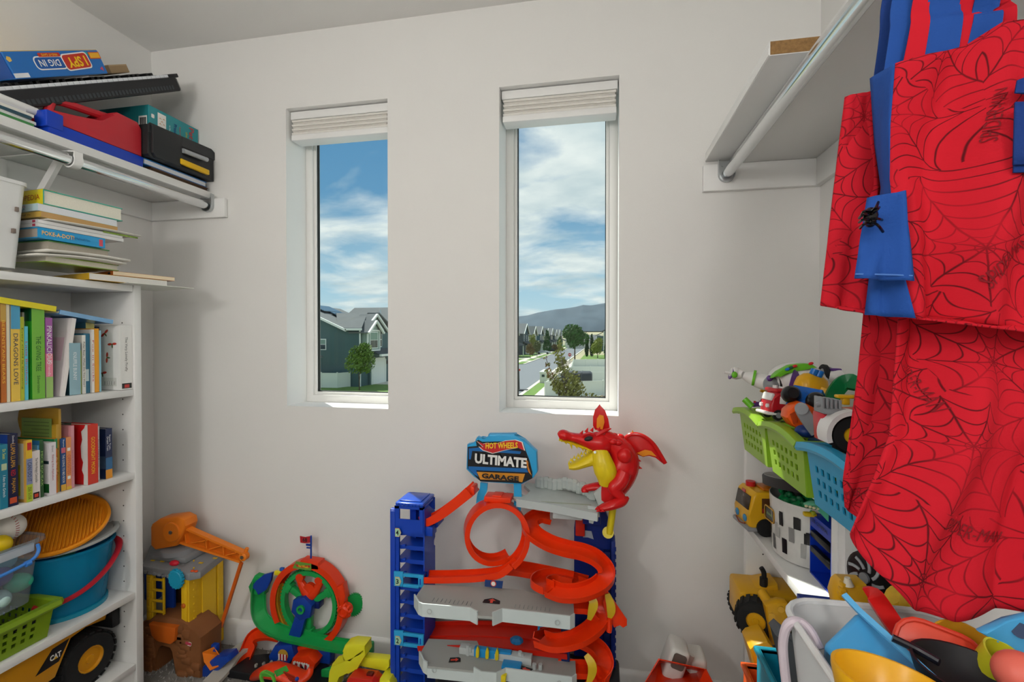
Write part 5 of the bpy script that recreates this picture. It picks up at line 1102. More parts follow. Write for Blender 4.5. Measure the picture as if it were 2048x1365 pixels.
# --- sign
SG = 1.455
o1 = [(-0.423, 0.897), (-0.395, 0.901), (-0.395, 0.914), (-0.390, 0.922), (-0.376, 0.915), (-0.370, 0.921), (-0.357, 0.915), (-0.352, 0.933), (-0.265, 0.937), (-0.264, 0.927), (-0.237, 0.920), (-0.218, 0.901), (-0.197, 0.884), (-0.194, 0.820), (-0.208, 0.800), (-0.243, 0.779), (-0.272, 0.779), (-0.376, 0.778), (-0.398, 0.793), (-0.426, 0.816)]
fr_ = G(MB().prism(list(reversed(o1)), .030, XZ(SG + .030), .004), 'sign_frame', SKY)
o2 = [(-0.420, 0.890), (-0.390, 0.894), (-0.393, 0.909), (-0.385, 0.914), (-0.372, 0.908), (-0.313, 0.912), (-0.265, 0.919), (-0.239, 0.910), (-0.229, 0.881), (-0.220, 0.859), (-0.210, 0.820), (-0.210, 0.800), (-0.245, 0.782), (-0.378, 0.781), (-0.398, 0.799), (-0.421, 0.820)]
face = G(MB().prism(list(reversed(o2)), .0012, XZ(SG - .0002)), 'sign_face', gloss('#17181d'), smooth=0)
def sg(pts, c, off, nm): return MB().prism(pts, .0005, XZ(SG - off)).build(nm, gloss(c), face, ww=1, smooth=0)
sg([(-0.416, 0.885), (-0.378, 0.890), (-0.245, 0.883), (-0.249, 0.875), (-0.405, 0.878), (-0.410, 0.850), (-0.416, 0.850)], '#1668b0', .0014, 'blue_band')
sg([(-0.418, 0.827), (-0.229, 0.830), (-0.223, 0.818), (-0.392, 0.816), (-0.385, 0.795), (-0.398, 0.802), (-0.418, 0.819)], '#1668b0', .0014, 'blue_band')
sg([(-0.390, 0.811), (-0.233, 0.813), (-0.242, 0.786), (-0.271, 0.790), (-0.378, 0.787)], '#d8912e', .0018, 'orange_plate')
flm = [(-0.388, 0.909), (-0.368, 0.902), (-0.354, 0.905), (-0.329, 0.903), (-0.297, 0.914), (-0.265, 0.918), (-0.244, 0.912), (-0.236, 0.887), (-0.257, 0.895), (-0.297, 0.886), (-0.337, 0.874), (-0.368, 0.882), (-0.382, 0.893), (-0.368, 0.892)]
cx_ = sum(p[0] for p in flm) / len(flm); cz_ = sum(p[1] for p in flm) / len(flm)
sg([(cx_ + (p[0] - cx_) * 1.04, cz_ + (p[1] - cz_) * 1.10) for p in flm], '#f0efe6', .0018, 'flame_outline'); sg(flm, '#c8242a', .0023, 'flame')
text('HOT WHEELS', .02, frame((cx_ + .012, SG - .0026, cz_ + .0015), (1, 0, .06), (0, 0, 1)), mat('#f0cc22', rough=.4), face, bold=.03, w=.105, h=.019, shear=.1)
text('ULTIMATE', .02, frame((-0.310, 1.450, 0.853), (1, 0, -.045), (0, 0, 1)), mat('#e6e6e4', rough=.4), face, bold=.045, w=.168, h=.032, off=.006)
text('GARAGE', .02, frame((-0.311, 1.450, 0.801), (1, 0, -.035), (0, 0, 1)), BLK, face, bold=.045, w=.120, h=.0165, off=.0075)
sg([(-0.233, 0.866), (-0.223, 0.851), (-0.222, 0.836), (-0.212, 0.809), (-0.223, 0.821), (-0.228, 0.843)], '#e0862a', .0024, 'fire_print')
G(MB().sweep([(-.012, -.004), (.012, -.004), (.012, .004), (-.012, .004)], spline([(-0.370, 1.470, 0.772), (-0.372, 1.470, 0.749), (-0.380, 1.470, 0.732), (-0.384, 1.470, 0.703)], 4), up=(0, 1, 0)), 'sign_leg', SKY)
G(MB().sweep([(-.012, -.004), (.012, -.004), (.012, .004), (-.012, .004)], [(-0.260, 1.470, 0.778), (-0.258, 1.470, 0.724), (-0.262, 1.470, 0.689)], up=(0, 1, 0)), 'sign_leg', SKY)
# --- vertical loop
LC = V((-0.327, 1.455, 0.619)); LR = .098
lp = []; lu = []
for k in range(41):
    a = R(-62 - 360 * k / 40 + 0); f = k / 40
    p = LC + V((LR * math.cos(a), .045 - .09 * (1 - f) + (.0), LR * math.sin(a) * 1.06)); lp.append(p); lu.append((LC - V((0, LC.y - p.y, 0)) - p))
lp = [V((p.x, LC.y + .032 - .064 * (k / 40), p.z)) for k, p in enumerate(lp)][::-1]; lu = [V((LC.x - p.x, 0, LC.z - p.z)) for p in lp]
G(MB().at(T(*LC) @ rotm(0, 0, 20) @ T(*(-LC))).sweep(channel(.058, .013, .003), lp, ups=lu), 'loop_track', ORG)
tp = V((LC.x + .012, LC.y, LC.z + LR * 1.06 + .008))
G(MB().box(tp.x - .045, tp.x + .04, tp.y - .026, tp.y + .026, tp.z - .006, tp.z + .010, .002).box(tp.x - .02, tp.x + .01, tp.y - .02, tp.y + .02, tp.z + .008, tp.z + .014, .002), 'loop_clip', ORG)
# entry straight from the tower and exit to the far side
G(MB().sweep(channel(.05, .016, .003), spline([(-0.557, 1.440, 0.457), (-0.476, 1.440, 0.465), (-0.376, 1.440, 0.479), (-0.302, 1.435, 0.500), (-0.261, 1.430, 0.535)], 5), up=(0, 0, 1)), 'entry_track', ORG)
G(MB().sweep(channel(.048, .018, .003), spline([(-0.320, 1.500, 0.482), (-0.282, 1.500, 0.483), (-0.241, 1.500, 0.481), (-0.143, 1.500, 0.471), (-0.04, 1.500, 0.454)], 5), up=(0, -.3, 1)), 'exit_track', ORG)
bd_ = G(MB().prism(list(reversed([(-0.351, 0.490), (-0.294, 0.491), (-0.297, 0.469), (-0.352, 0.470)])), .003, XZ(1.408)), 'track_badge', gloss('#1c3f7a'), smooth=0)
MB().prism(ngon(.009, 16), .0006, XZ(1.4045) @ T(*(-0.324, 0.482), 0)).build('badge_ring', gloss('#e04a2a'), bd_, ww=1, smooth=0); MB().prism(ngon(.0065, 16), .0006, XZ(1.4038) @ T(*(-0.324, 0.482), 0)).build('badge_face', WHT, bd_, ww=1, smooth=0)
# --- far tower (dark blue)
rx0, rx1 = (-0.084, 0.565)[0], (0.045, 0.576)[0]
BLD = pl('#10297a', .4)
G(MB().prism([(rx0, 0), (rx1, 0), (rx1, .60), (rx1 - .012, .635), (rx1 - .035, .70), (rx1 - .06, .71), (rx0 + .01, .70), (rx0, .62)], .018, XZ(1.555), .002), 'back_tower', BLD)
G(MB().box(rx1 - .012, rx1 + .002, 1.50, 1.56, 0, .60, .004), 'tower_edge', BLD)
for k in range(24): G(MB().box(rx1 - .003, rx1 + .004, 1.496, 1.502, .02 + k * .024, .032 + k * .024), 'edge_rib', BLD, smooth=0)
for z in (.50, .40, .30, .22):
    for d in (0, .012): G(MB().box(rx1 - .048 + d, rx1 - .041 + d, 1.534, 1.5375, z - .008, z + .008), 'slot', pl('#8a93a8', .5), smooth=0)
for z in (.545, .46, .37, .285, .20): G(MB().box(rx1 - .034, rx1 - .013, 1.515, 1.5375, z - .014, z + .014, .002), 'tower_cell', pl('#0c1f60', .5))
G(MB().prism(list(reversed([(-0.055, 0.616), (-0.028, 0.615), (-0.021, 0.589), (-0.039, 0.594), (-0.055, 0.593)])), .002, XZ(1.534)), 'slot_plate', pl('#9aa4b4', .5), smooth=0)
cr_ = G(MB().cyl((0.027, 1.440, 0.650), (0.038, 1.440, 0.732), .0105, seg=14), 'crank_lever', YLW)
MB().cyl((0.023, 1.435, 0.655), (0.023, 1.460, 0.644), .017, seg=18).build('crank_knob', YLW, cr_, ww=1)
G(MB().cyl((0.023, 1.460, 0.644), (0.024, 1.535, 0.614), .008, seg=10), 'crank_axle', YLW)
G(MB().box(rx0 + .005, rx0 + .035, 1.52, 1.545, .60, .66, .003), 'stored_car', pl('#c8281a', .25))
# --- grey summit deck under the dragon
dk = [(-0.287, 1.420, 0.763), (-0.255, 1.400, 0.751), (-0.149, 1.400, 0.743), (-0.004, 1.400, 0.726), (-0.001, 1.500, 0.727), (-0.049, 1.520, 0.745), (-0.230, 1.540, 0.759), (-0.244, 1.520, 0.749), (-0.218, 1.480, 0.747), (-0.242, 1.460, 0.744), (-0.263, 1.440, 0.758)]
zd = .70
dd = [(p[0], p[1], zd) for p in [V(q) for q in dk]]
def flatpoly(pts, z0, z1, b=0.0): return MB().prism([(p[0], p[1]) for p in pts], z1 - z0, T(0, 0, z0), b)
D1 = [(-0.303, 1.507, 0.735)[:2], (-0.256, 1.439, 0.735)[:2], (-0.150, 1.414, 0.735)[:2], (-0.007, 1.376, 0.735)[:2], (0.002, 1.487, 0.735)[:2], (-0.033, 1.538, 0.735)[:2], (-0.152, 1.588, 0.735)[:2], (-0.256, 1.618, 0.735)[:2], (-0.257, 1.579, 0.735)[:2], (-0.226, 1.532, 0.735)[:2], (-0.234, 1.480, 0.735)[:2], (-0.276, 1.512, 0.735)[:2]]
rock = mat('#b7bfbc', rough=.6, var=.12, vs=25, bump=.4, bs=40)
G(MB().prism(D1, .010, T(0, 0, .725), .002), 'summit_deck', rock)
G(MB().box(D1[2][0] - .03, D1[3][0] - .02, D1[2][1] + .015, D1[3][1] + .06, .7352, .7362), 'deck_floor', pl('#9fa896', .5), smooth=0)
b = MB(); random.seed(4)
wl = [(-0.204, 1.572, 0.735)[:2], (-0.166, 1.564, 0.735)[:2], (-0.115, 1.553, 0.735)[:2], (-0.065, 1.532, 0.735)[:2], (-0.036, 1.518, 0.735)[:2], (-0.016, 1.466, 0.735)[:2]]
for i in range(len(wl) - 1):
    for j in range(3):
        t_ = j / 3; p = V(wl[i]).lerp(V(wl[i + 1]), t_); b.cb((p.x, p.y, .748 + random.uniform(0, .012)), (.026, .022, .04), .007, 1, None)
G(b, 'rock_wall', rock, kind=None)
G(MB().sweep([(-.005, -.012), (.005, -.012), (.005, .012), (-.005, .012)], [V((-0.256, 1.439, 0.735)) + V((0, -.002, -.008)), V((-0.150, 1.414, 0.735)) + V((0, -.002, -.008)), V((-0.007, 1.376, 0.735)) + V((0, -.002, -.012))], up=(0, 0, 1)), 'deck_lip', GRY)
G(MB().box(*(lambda p: (p[0] - .05, p[0] + .04, 1.42, 1.50))((-0.093, 1.474, 0.710)), .690, .716, .004), 'deck_underside', GRY)
G(MB().prism(list(reversed([(-0.037, 0.745), (-0.004, 0.742), (-0.002, 0.713), (-0.015, 0.715), (-0.021, 0.692), (-0.033, 0.694)])), .006, XZ(1.405)), 'deck_hook', GRY)
# --- orange swoop tracks on the far side
def track(name, pts, w=.05, h=.017, up=(0, -.25, 1), n=7, ups=None, m=ORG): return G(MB().sweep(channel(w, h, .003), spline(pts, n), up=up, ups=ups), name, m)
track('swoop_track', [(-0.162, 1.530, 0.647), (-0.197, 1.520, 0.653), (-0.223, 1.490, 0.642), (-0.207, 1.450, 0.627), (-0.158, 1.420, 0.613), (-0.104, 1.400, 0.608), (-0.052, 1.400, 0.601), (-0.012, 1.400, 0.586), (0.012, 1.400, 0.559), (0.014, 1.385, 0.537), (-0.012, 1.360, 0.522), (-0.056, 1.340, 0.512), (-0.106, 1.335, 0.508), (-0.146, 1.350, 0.510)], w=.052, h=.016, up=(0, -.35, 1))
track('bowl_track', [(-0.145, 1.340, 0.513), (-0.178, 1.370, 0.509), (-0.175, 1.430, 0.496), (-0.140, 1.470, 0.487), (-0.085, 1.470, 0.481)], w=.05, h=.018, up=(0, 0, 1))
track('spiral_track', [(-0.077, 1.470, 0.466), (-0.023, 1.450, 0.462), (0.004, 1.430, 0.445), (0.003, 1.410, 0.411), (-0.022, 1.380, 0.387), (-0.071, 1.350, 0.369), (-0.128, 1.345, 0.355), (-0.175, 1.370, 0.345)], w=.056, h=.016, up=(0, -.15, 1))
track('lower_spiral', [(-0.173, 1.380, 0.339), (-0.139, 1.460, 0.303), (-0.077, 1.460, 0.303), (-0.015, 1.430, 0.302), (0.009, 1.410, 0.278), (-0, 1.400, 0.231), (-0.029, 1.370, 0.198)], w=.056, h=.016, up=(0, -.1, 1))
for nm, pts in (('deck_feeder', [(-0.121, 1.400, 0.434), (-0.074, 1.400, 0.440), (-0.033, 1.410, 0.433), (-0.006, 1.410, 0.415)]), ('deck_feeder', [(-0.119, 1.380, 0.256), (-0.073, 1.390, 0.255), (-0.029, 1.400, 0.250), (-0.006, 1.400, 0.230)])): track(nm, pts, w=.056, h=.014, up=(0, -.1, 1))
wg = G(MB().prism(list(reversed([(0.02, 0.498), (0.037, 0.473), (0.077, 0.418), (0.077, 0.401), (0.066, 0.393), (0.057, 0.401), (0.04, 0.390), (0.031, 0.413), (0.017, 0.423), (0.008, 0.462)])), .006, XZ(1.405), .001), 'wing_guard', ORG)
for pts in ([(0.02, 1.395, 0.491), (0.03, 1.390, 0.463), (0.031, 1.390, 0.441), (0.027, 1.392, 0.423)], [(-0.034, 1.360, 0.502), (-0.019, 1.350, 0.487), (-0.023, 1.350, 0.463), (-0.031, 1.355, 0.433)], [(-0.04, 1.360, 0.327), (-0.023, 1.350, 0.308), (-0.023, 1.350, 0.282), (-0.034, 1.350, 0.251)]):
    G(MB().sweep([(-.004, -.011), (.004, -.011), (.003, .011), (-.003, .011)], spline(pts, 5), up=(1, 0, 0), scale=[.55 + .6 * math.sin(math.pi * min(1, i / 15 + .05)) for i in range(16)]), 'yellow_fang', pl('#d8b426', .35))
G(MB().tube(spline([(0.027, 1.390, 0.421), (0.027, 1.390, 0.397), (0.025, 1.390, 0.383)], 4), .008, 10), 'claw_guard', ORG)
G(MB().box(*(lambda p: (p[0] - .013, p[0] + .013))((-0.103, 0.294)), 1.405, 1.425, 0, .46, .002), 'support_post', pl('#142a66', .4))
# --- grey parking decks
def deck(z, pts, name):
    o = G(MB().prism([(p[0], p[1]) for p in pts], .008, T(0, 0, z - .008)), name, pl('#a5a8a4', .5), smooth=0)
    return o
for lv, z, fl_ in ((3, .458, 0), (2, .268, 1)):
    P = [(-0.549, 1.324, 0.458)[:2], (-0.521, 1.289, 0.458)[:2], (-0.507, 1.282, 0.458)[:2], (-0.366, 1.288, 0.458)[:2], (-0.340, 1.274, 0.458)[:2], (-0.297, 1.277, 0.458)[:2], (-0.274, 1.301, 0.458)[:2], (-0.082, 1.301, 0.458)[:2], (-0.071, 1.315, 0.458)[:2], (-0.078, 1.392, 0.458)[:2], (-0.245, 1.430, 0.458)[:2], (-0.379, 1.422, 0.458)[:2], (-0.549, 1.402, 0.458)[:2]]
    if lv == 2: P = [(p[0] + .004, p[1] + .028) for p in P]
    dk_ = deck(z, P, 'parking_deck')
    # raised front parapet, following the deck front, with a notch
    seq = P[0:5] if lv == 3 else P[0:3]; seq2 = P[5:9] if lv == 3 else P[3:9]
    for s_, nm in ((seq, 'parapet'), (seq2, 'parapet')):
        MB().sweep([(-.002, -.026), (.002, -.026), (.002, .012), (-.002, .012)], [(p[0], p[1], z) for p in s_], up=(0, 0, 1)).build(nm, LIP, dk_, ww=1, smooth=0)
    if lv == 2: MB().sweep([(-.002, -.034), (.002, -.034), (.002, -.006), (-.002, -.006)], [(p[0], p[1], z) for p in P[2:5]], up=(0, 0, 1)).build('parapet', LIP, dk_, ww=1, smooth=0)
    for k in range(10 if lv == 3 else 0):
        x = P[1][0] + .03 + k * .013
        MB().box(x, x + .0015, P[1][1] + .028, P[1][1] + .046, z, z + .0016).build('bay_line', pl('#8d9494', .5), dk_, ww=1, smooth=0)
    for k in range(9 if lv == 3 else 0):
        x = P[6][0] + .03 + k * .0125
        MB().box(x, x + .0015, P[6][1] + .030, P[6][1] + .046, z, z + .0016).build('bay_line', pl('#8d9494', .5), dk_, ww=1, smooth=0)
    for cx in (P[2][0] + .022, P[7][0] - .035): MB().lathe([(.0055, 0), (.0075, 0), (.0075, .001), (.0055, .001)], 18, XZ(P[2][1] - .0025 + (0 if cx < -.2 else (P[7][1] - P[2][1]) * .86)) @ T(cx, z - .008, 0)).build('roundel', GRY, dk_, ww=1)
    if lv == 3:
        c = V((-0.316, 1.350, 0.459)); Fq = frame(c, (1, 0.02, 0), (0, 1, 0))
        decal([(-.026, -.013), (.026, -.013), (.024, .004), (.004, .014), (-.004, .014), (-.024, .004)], Fq, BLK, dk_, 'arrow_plate'); decal([(-.004, -.011), (.004, -.011), (.004, .001), (.011, .001), (0, .011), (-.011, .001), (-.004, .001)], Fq, gloss('#d8402a'), dk_, 'arrow', .0009)
        Fp = frame((-0.439, 1.300, 0.459), (1, 0, -.1), (0, 0, 1)); c = V((-0.441, 1.307, 0.452)); Fp = frame((c.x, c.y - .004, c.z - .004), (1, .06, 0), (0, 0, 1)); decal(ngon(.006, 12, -.006), Fp, gloss('#7a3a2a'), dk_, 'sticker'); decal(ngon(.006, 12, .007), Fp, gloss('#7a3a2a'), dk_, 'sticker'); decal(ngon(.003, 10, -.006), Fp, gloss('#e0a030'), dk_, 'sticker', .0009); decal(ngon(.003, 10, .007), Fp, gloss('#e0a030'), dk_, 'sticker', .0009)
    else:
        c = V((-0.431, 1.348, 0.269)); Fq = frame(c, (1, 0.02, 0), (0, 1, 0)) @ M.Rotation(R(15), 4, 'Z'); decal([(-.018, -.010), (.018, -.010), (.018, .006), (.012, .011), (-.014, .011)], Fq, BLK, dk_, 'arrow_plate'); decal([(-.012, -.003), (.003, -.003), (.003, -.008), (.012, 0), (.003, .008), (.003, .003), (-.012, .003)], Fq, gloss('#d8402a'), dk_, 'arrow', .0009)
        c = V((-0.213, 1.348, 0.269)); Fq = frame(c, (1, 0.02, 0), (0, 1, 0)) @ M.Rotation(R(165), 4, 'Z'); decal([(-.018, -.010), (.018, -.010), (.018, .006), (.012, .011), (-.014, .011)], Fq, BLK, dk_, 'arrow_plate'); decal([(-.012, -.003), (.003, -.003), (.003, -.008), (.012, 0), (.003, .008), (.003, .003), (-.012, .003)], Fq, gloss('#d8402a'), dk_, 'arrow', .0009)
# repair bay on the lower deck
q0 = V((-0.376, 1.367, 0.268)); q1 = V((-0.250, 1.369, 0.268))
G(MB().prism([(q0.x - .05, q0.y + .01), (q1.x + .05, q0.y - .002), (q1.x + .05, q0.y + .026), (q0.x - .05, q0.y + .034)], .022, T(0, 0, .268), .003), 'bay_wall', GRY)
G(MB().box(q0.x - .002, q1.x - .012, q0.y + .004, q0.y + .022, .269, .296, .003), 'lift_base', LBL)
G(MB().box(q1.x - .035, q1.x + .022, q0.y - .032, q0.y + .002, .269, .278, .003), 'lift_tray', LBL)
for x in (q0.x + .006, q0.x + .036, q0.x + .066): G(MB().prism([(0, 0), (.004, -.004), (.010, .0), (.011, .022), (.006, .034), (.001, .02)], .008, XZ(q0.y + .004) @ T(x, .276, 0), .001), 'yellow_prong', YLW)
for x, y in ((q0.x - .022, .012), (q1.x + .014, .01), (q1.x + .06, -.01), (q1.x + .078, -.008)): G(MB().cyl((x, q0.y + y, .268), (x, q0.y + y, .300 if x < q1.x + .05 else .283), .006, seg=12).cyl((x + .009, q0.y + y - .004, .28), (x + .009, q0.y + y - .004, .296 if x < q1.x + .05 else .28), .004, seg=10), 'oil_drum', GRY)
G(MB().prism(list(reversed([(-0.302, 0.267), (-0.266, 0.266), (-0.268, 0.245), (-0.281, 0.226), (-0.301, 0.238)])), .02, XZ(1.335), .003), 'yellow_hook', YLW)
# back slope panels and the straight lane at level two
G(MB().prism(list(reversed([(-0.571, 0.286), (-0.114, 0.326), (-0.107, 0.278), (-0.571, 0.232)])), .006, XZ(1.546)), 'back_panel', pl('#9aa09c', .5), smooth=0)
for k in range(9): G(MB().box(*(lambda p: (p[0], p[0] + .002))((-0.506, 0.275)), 1.531, 1.5395, .335, .372, 0, 1, T(k * .032, 0, 0)), 'panel_rib', pl('#8a908c', .5), smooth=0)
G(MB().sweep([(-.062, .016), (-.062, 0), (.062, 0), (.062, .016), (.058, .016), (.058, .004), (.002, .004), (.002, .008), (-.002, .008), (-.002, .004), (-.058, .004), (-.058, .016)], spline([(-0.573, 1.470, 0.241), (-0.401, 1.470, 0.264), (-0.236, 1.470, 0.274), (-0.092, 1.460, 0.282)], 5), up=(0, -.05, 1)), 'straight_lane', pl('#cf2310', .32))
G(MB().prism(list(reversed([(-0.190, 0.364), (-0.174, 0.364), (-0.167, 0.345), (-0.185, 0.340), (-0.185, 0.315), (-0.192, 0.314)])), .006, XZ(1.446)), 'start_gate', LBL)
G(MB().ell((-0.254, 1.420, 0.304), (.022, .016, .012), None, 8, 5), 'blue_stopper', pl('#1d6aa0', .4), smooth=10)
G(MB().box(-.52, .10, 1.41, 1.50, 0, .02, .003).box(-.50, .06, 1.38, 1.55, .05, .20, .01), 'garage_base', pl('#1b1c22', .5))
# --- the dragon on top: parts hang off one piece of the garage
RED = pl('#d31a1c', .25); DY = pl('#e3c81c', .3); DOR = mat('#f0921a', rough=.4, var=.1, vs=20)
dr = G(loft(MB(), [((0.017, 1.450, 0.743), .020, .016), ((0.032, 1.450, 0.773), .034, .030), ((0.055, 1.452, 0.819), .046, .042), ((0.07, 1.455, 0.865), .046, .042), ((0.058, 1.452, 0.903), .036, .032), ((0.031, 1.448, 0.927), .028, .026), ((0.006, 1.445, 0.938), .026, .024)], up=(0, 1, 0), seg=18), 'dragon', RED, label='red toy dragon with open yellow jaw and spread wings')
def DR(b, name, m, **k): return b.build(name, m, dr, ww=1, **k)
DR(loft(MB(), [((-0.124, 1.422, 0.941), .013, .010), ((-0.112, 1.424, 0.946), .021, .017), ((-0.088, 1.430, 0.941), .020, .013), ((-0.054, 1.434, 0.934), .026, .018), ((-0.024, 1.440, 0.926), .034, .029), ((0.006, 1.446, 0.923), .036, .034), ((0.034, 1.450, 0.932), .024, .024)], up=(0, 0, 1), seg=16), 'head', RED)
DR(loft(MB(), [((-0.124, 1.424, 0.932), .008, .004), ((-0.098, 1.428, 0.926), .014, .004), ((-0.061, 1.432, 0.914), .018, .005), ((-0.028, 1.438, 0.905), .022, .008)], seg=12), 'upper_gum', DY)
TEETH = [(-0.117, 1.412, 0.935), (-0.103, 1.412, 0.929), (-0.087, 1.413, 0.923), (-0.071, 1.414, 0.918), (-0.053, 1.416, 0.911), (-0.034, 1.418, 0.907)]
for k, p in enumerate(TEETH): DR(MB().cyl(p, (p[0] + .003, p[1], p[2] - (.008 if k in (0, 1) else .016 if k == 2 else .009)), .0045, .0005, 8), 'tooth', DY)
jaw = DR(loft(MB(), [((-0.095, 1.425, 0.851), .016, .008), ((-0.076, 1.428, 0.854), .024, .013), ((-0.046, 1.434, 0.866), .026, .017), ((-0.016, 1.442, 0.880), .028, .024), ((0.009, 1.448, 0.897), .022, .024)], seg=14), 'lower_jaw', DY)
DR(MB().ell((-0.061, 1.428, 0.870), (.028, .012, .003), rotm(0, -22, 0), 12, 6), 'mouth_floor', pl('#8a4a1a', .4))
LT = [(-0.092, 1.408, 0.867), (-0.082, 1.408, 0.875), (-0.07, 1.409, 0.882), (-0.06, 1.410, 0.888), (-0.048, 1.412, 0.895), (-0.038, 1.414, 0.901)]
for p in LT: DR(MB().cyl((p[0], p[1], p[2] - .004), (p[0], p[1], p[2] + .007), .004, .0005, 8).cyl((p[0] + .003, p[1] + .036, p[2] - .004), (p[0] + .003, p[1] + .036, p[2] + .006), .004, .0005, 8), 'tooth', DY)
DR(loft(MB(), [((-0.004, 1.428, 0.906), .022, .016), ((0.006, 1.416, 0.872), .030, .020), ((0.016, 1.414, 0.838), .032, .020), ((0.014, 1.422, 0.803), .018, .014)], up=(0, 1, 0), seg=14), 'belly', DY)
ep = V((-0.035, 1.406, 0.942))
DR(MB().ell(ep, (.013, .005, .007), rotm(0, -15, 0), 12, 8), 'eye', BLK); DR(MB().ell(ep + V((0, -.003, 0)), (.004, .002, .003), None, 10, 6), 'iris', gloss('#c84a20'))
DR(loft(MB(), [((-0.053, 1.415, 0.947), .004, .003), ((-0.036, 1.412, 0.956), .006, .005), ((-0.019, 1.414, 0.952), .004, .004)], seg=8), 'brow', RED)
for p, h in (((-0.058, 1.432, 0.949), .012), ((-0.043, 1.436, 0.955), .014), ((-0.027, 1.440, 0.958), .012), ((-0.007, 1.442, 0.960), .012)): DR(MB().cyl(p, (p[0] + .006, p[1], p[2] + h), .006, .0006, 8), 'head_spike', RED)
DR(loft(MB(), [((-0.013, 1.425, 0.948), .008, .006), ((0.013, 1.430, 0.963), .008, .006), ((0.031, 1.440, 0.968), .003, .002)], seg=8), 'horn', RED)
wl_ = DR(MB().prism(list(reversed([(-0.023, 0.968), (-0.023, 0.995), (-0.017, 1.018), (-0.002, 1.033), (0.014, 1.016), (0.024, 0.989), (0.029, 0.958), (0.008, 0.951), (-0.017, 0.956)])), .008, XZ(1.482), .002), 'wing', RED)
MB().prism(list(reversed([(-0.012, 0.963), (-0.011, 0.991), (-0.003, 1.004), (0.009, 1.001), (0.012, 0.981), (0.006, 0.958)])), .003, XZ(1.4735)).build('wing_membrane', DOR, wl_, ww=1, smooth=0)
MB().cyl((-0.005, 1.478, 1.026), (-0.002, 1.478, 1.035), .004, .0005, 8).build('wing_claw', RED, wl_, ww=1)
wr_ = DR(MB().prism(list(reversed([(0.065, 0.926), (0.084, 0.941), (0.109, 0.943), (0.139, 0.932), (0.165, 0.908), (0.200, 0.858), (0.192, 0.851), (0.168, 0.873), (0.148, 0.878), (0.130, 0.871), (0.112, 0.881), (0.094, 0.884), (0.081, 0.899)])), .006, XZ(1.506), .002), 'wing', RED)
MB().prism(list(reversed([(0.111, 0.885), (0.135, 0.896), (0.154, 0.893), (0.169, 0.877), (0.147, 0.881), (0.129, 0.875)])), .002, XZ(1.494)).build('wing_membrane', DOR, wr_, ww=1, smooth=0)
MB().tube(spline([(0.069, 1.490, 0.925), (0.093, 1.490, 0.943), (0.127, 1.490, 0.940), (0.161, 1.490, 0.914), (0.195, 1.490, 0.858)], 5), .006, 8).build('wing_bone', RED, wr_, ww=1)
MB().cyl((0.099, 1.490, 0.943), (0.097, 1.490, 0.956), .005, .0006, 8).build('wing_claw', DOR, wr_, ww=1)
DR(MB().ell((0.07, 1.415, 0.894), (.022, .018, .022), None, 16, 10), 'shoulder', RED)
for k, p in enumerate(((0.04, 1.450, 0.945), (0.058, 1.452, 0.942), (0.051, 1.425, 0.930), (0.037, 1.420, 0.933))): DR(MB().ell(p, (.013, .011, .009), None, 10, 8), 'neck_plate', RED)
lg = DR(loft(MB(), [((0.071, 1.415, 0.846), .020, .016), ((0.057, 1.408, 0.817), .022, .018), ((0.039, 1.400, 0.800), .018, .015), ((0.056, 1.402, 0.780), .014, .012), ((0.064, 1.402, 0.768), .012, .010)], up=(0, 1, 0), seg=14), 'leg', RED)
loft(MB(), [((0.081, 1.410, 0.773), .004, .004), ((0.064, 1.402, 0.764), .014, .014), ((0.035, 1.392, 0.755), .017, .014), ((0.006, 1.388, 0.746), .016, .010), ((-0.007, 1.387, 0.741), .008, .005)], seg=12).build('foot', RED, lg, ww=1)
for p in ((-0.005, 1.380, 0.748), (-0.001, 1.375, 0.744), (0.01, 1.372, 0.745)): MB().cyl(p, (p[0] - .010, p[1], p[2] - .006), .006, .001, 8).build('claw', RED, lg, ww=1)
lg = DR(loft(MB(), [((0.017, 1.470, 0.785), .018, .014), ((-0.016, 1.465, 0.782), .016, .012), ((-0.044, 1.460, 0.776), .014, .010), ((-0.046, 1.455, 0.765), .010, .008)], seg=12), 'leg', RED)
for k in range(7):
    p = [(0.013, 1.412, 0.892), (0.019, 1.408, 0.879), (0.023, 1.405, 0.865), (0.029, 1.404, 0.851), (0.036, 1.404, 0.840), (0.108, 1.450, 0.875), (0.111, 1.450, 0.853)][k]
    DR(MB().cyl(p, (p[0] + (-.010 if k < 5 else .012), p[1], p[2] - .004), .006, .0006, 7), 'scale_spike', RED)
DR(MB().cyl((-0.016, 1.410, 0.902), (-0.016, 1.405, 0.903), .004, seg=10), 'jaw_screw', zinc)
G(MB().prism(list(reversed([(-0.022, 0.768), (0.006, 0.793), (0.031, 0.793), (0.04, 0.772), (0.046, 0.725), (-0.001, 0.718)])), .05, XZ(1.49), .006), 'rock_perch', rock)
G(MB().box(rx0 + .03, rx0 + .085, 1.47, 1.53, .66, .72, .004), 'perch_base', BLD)
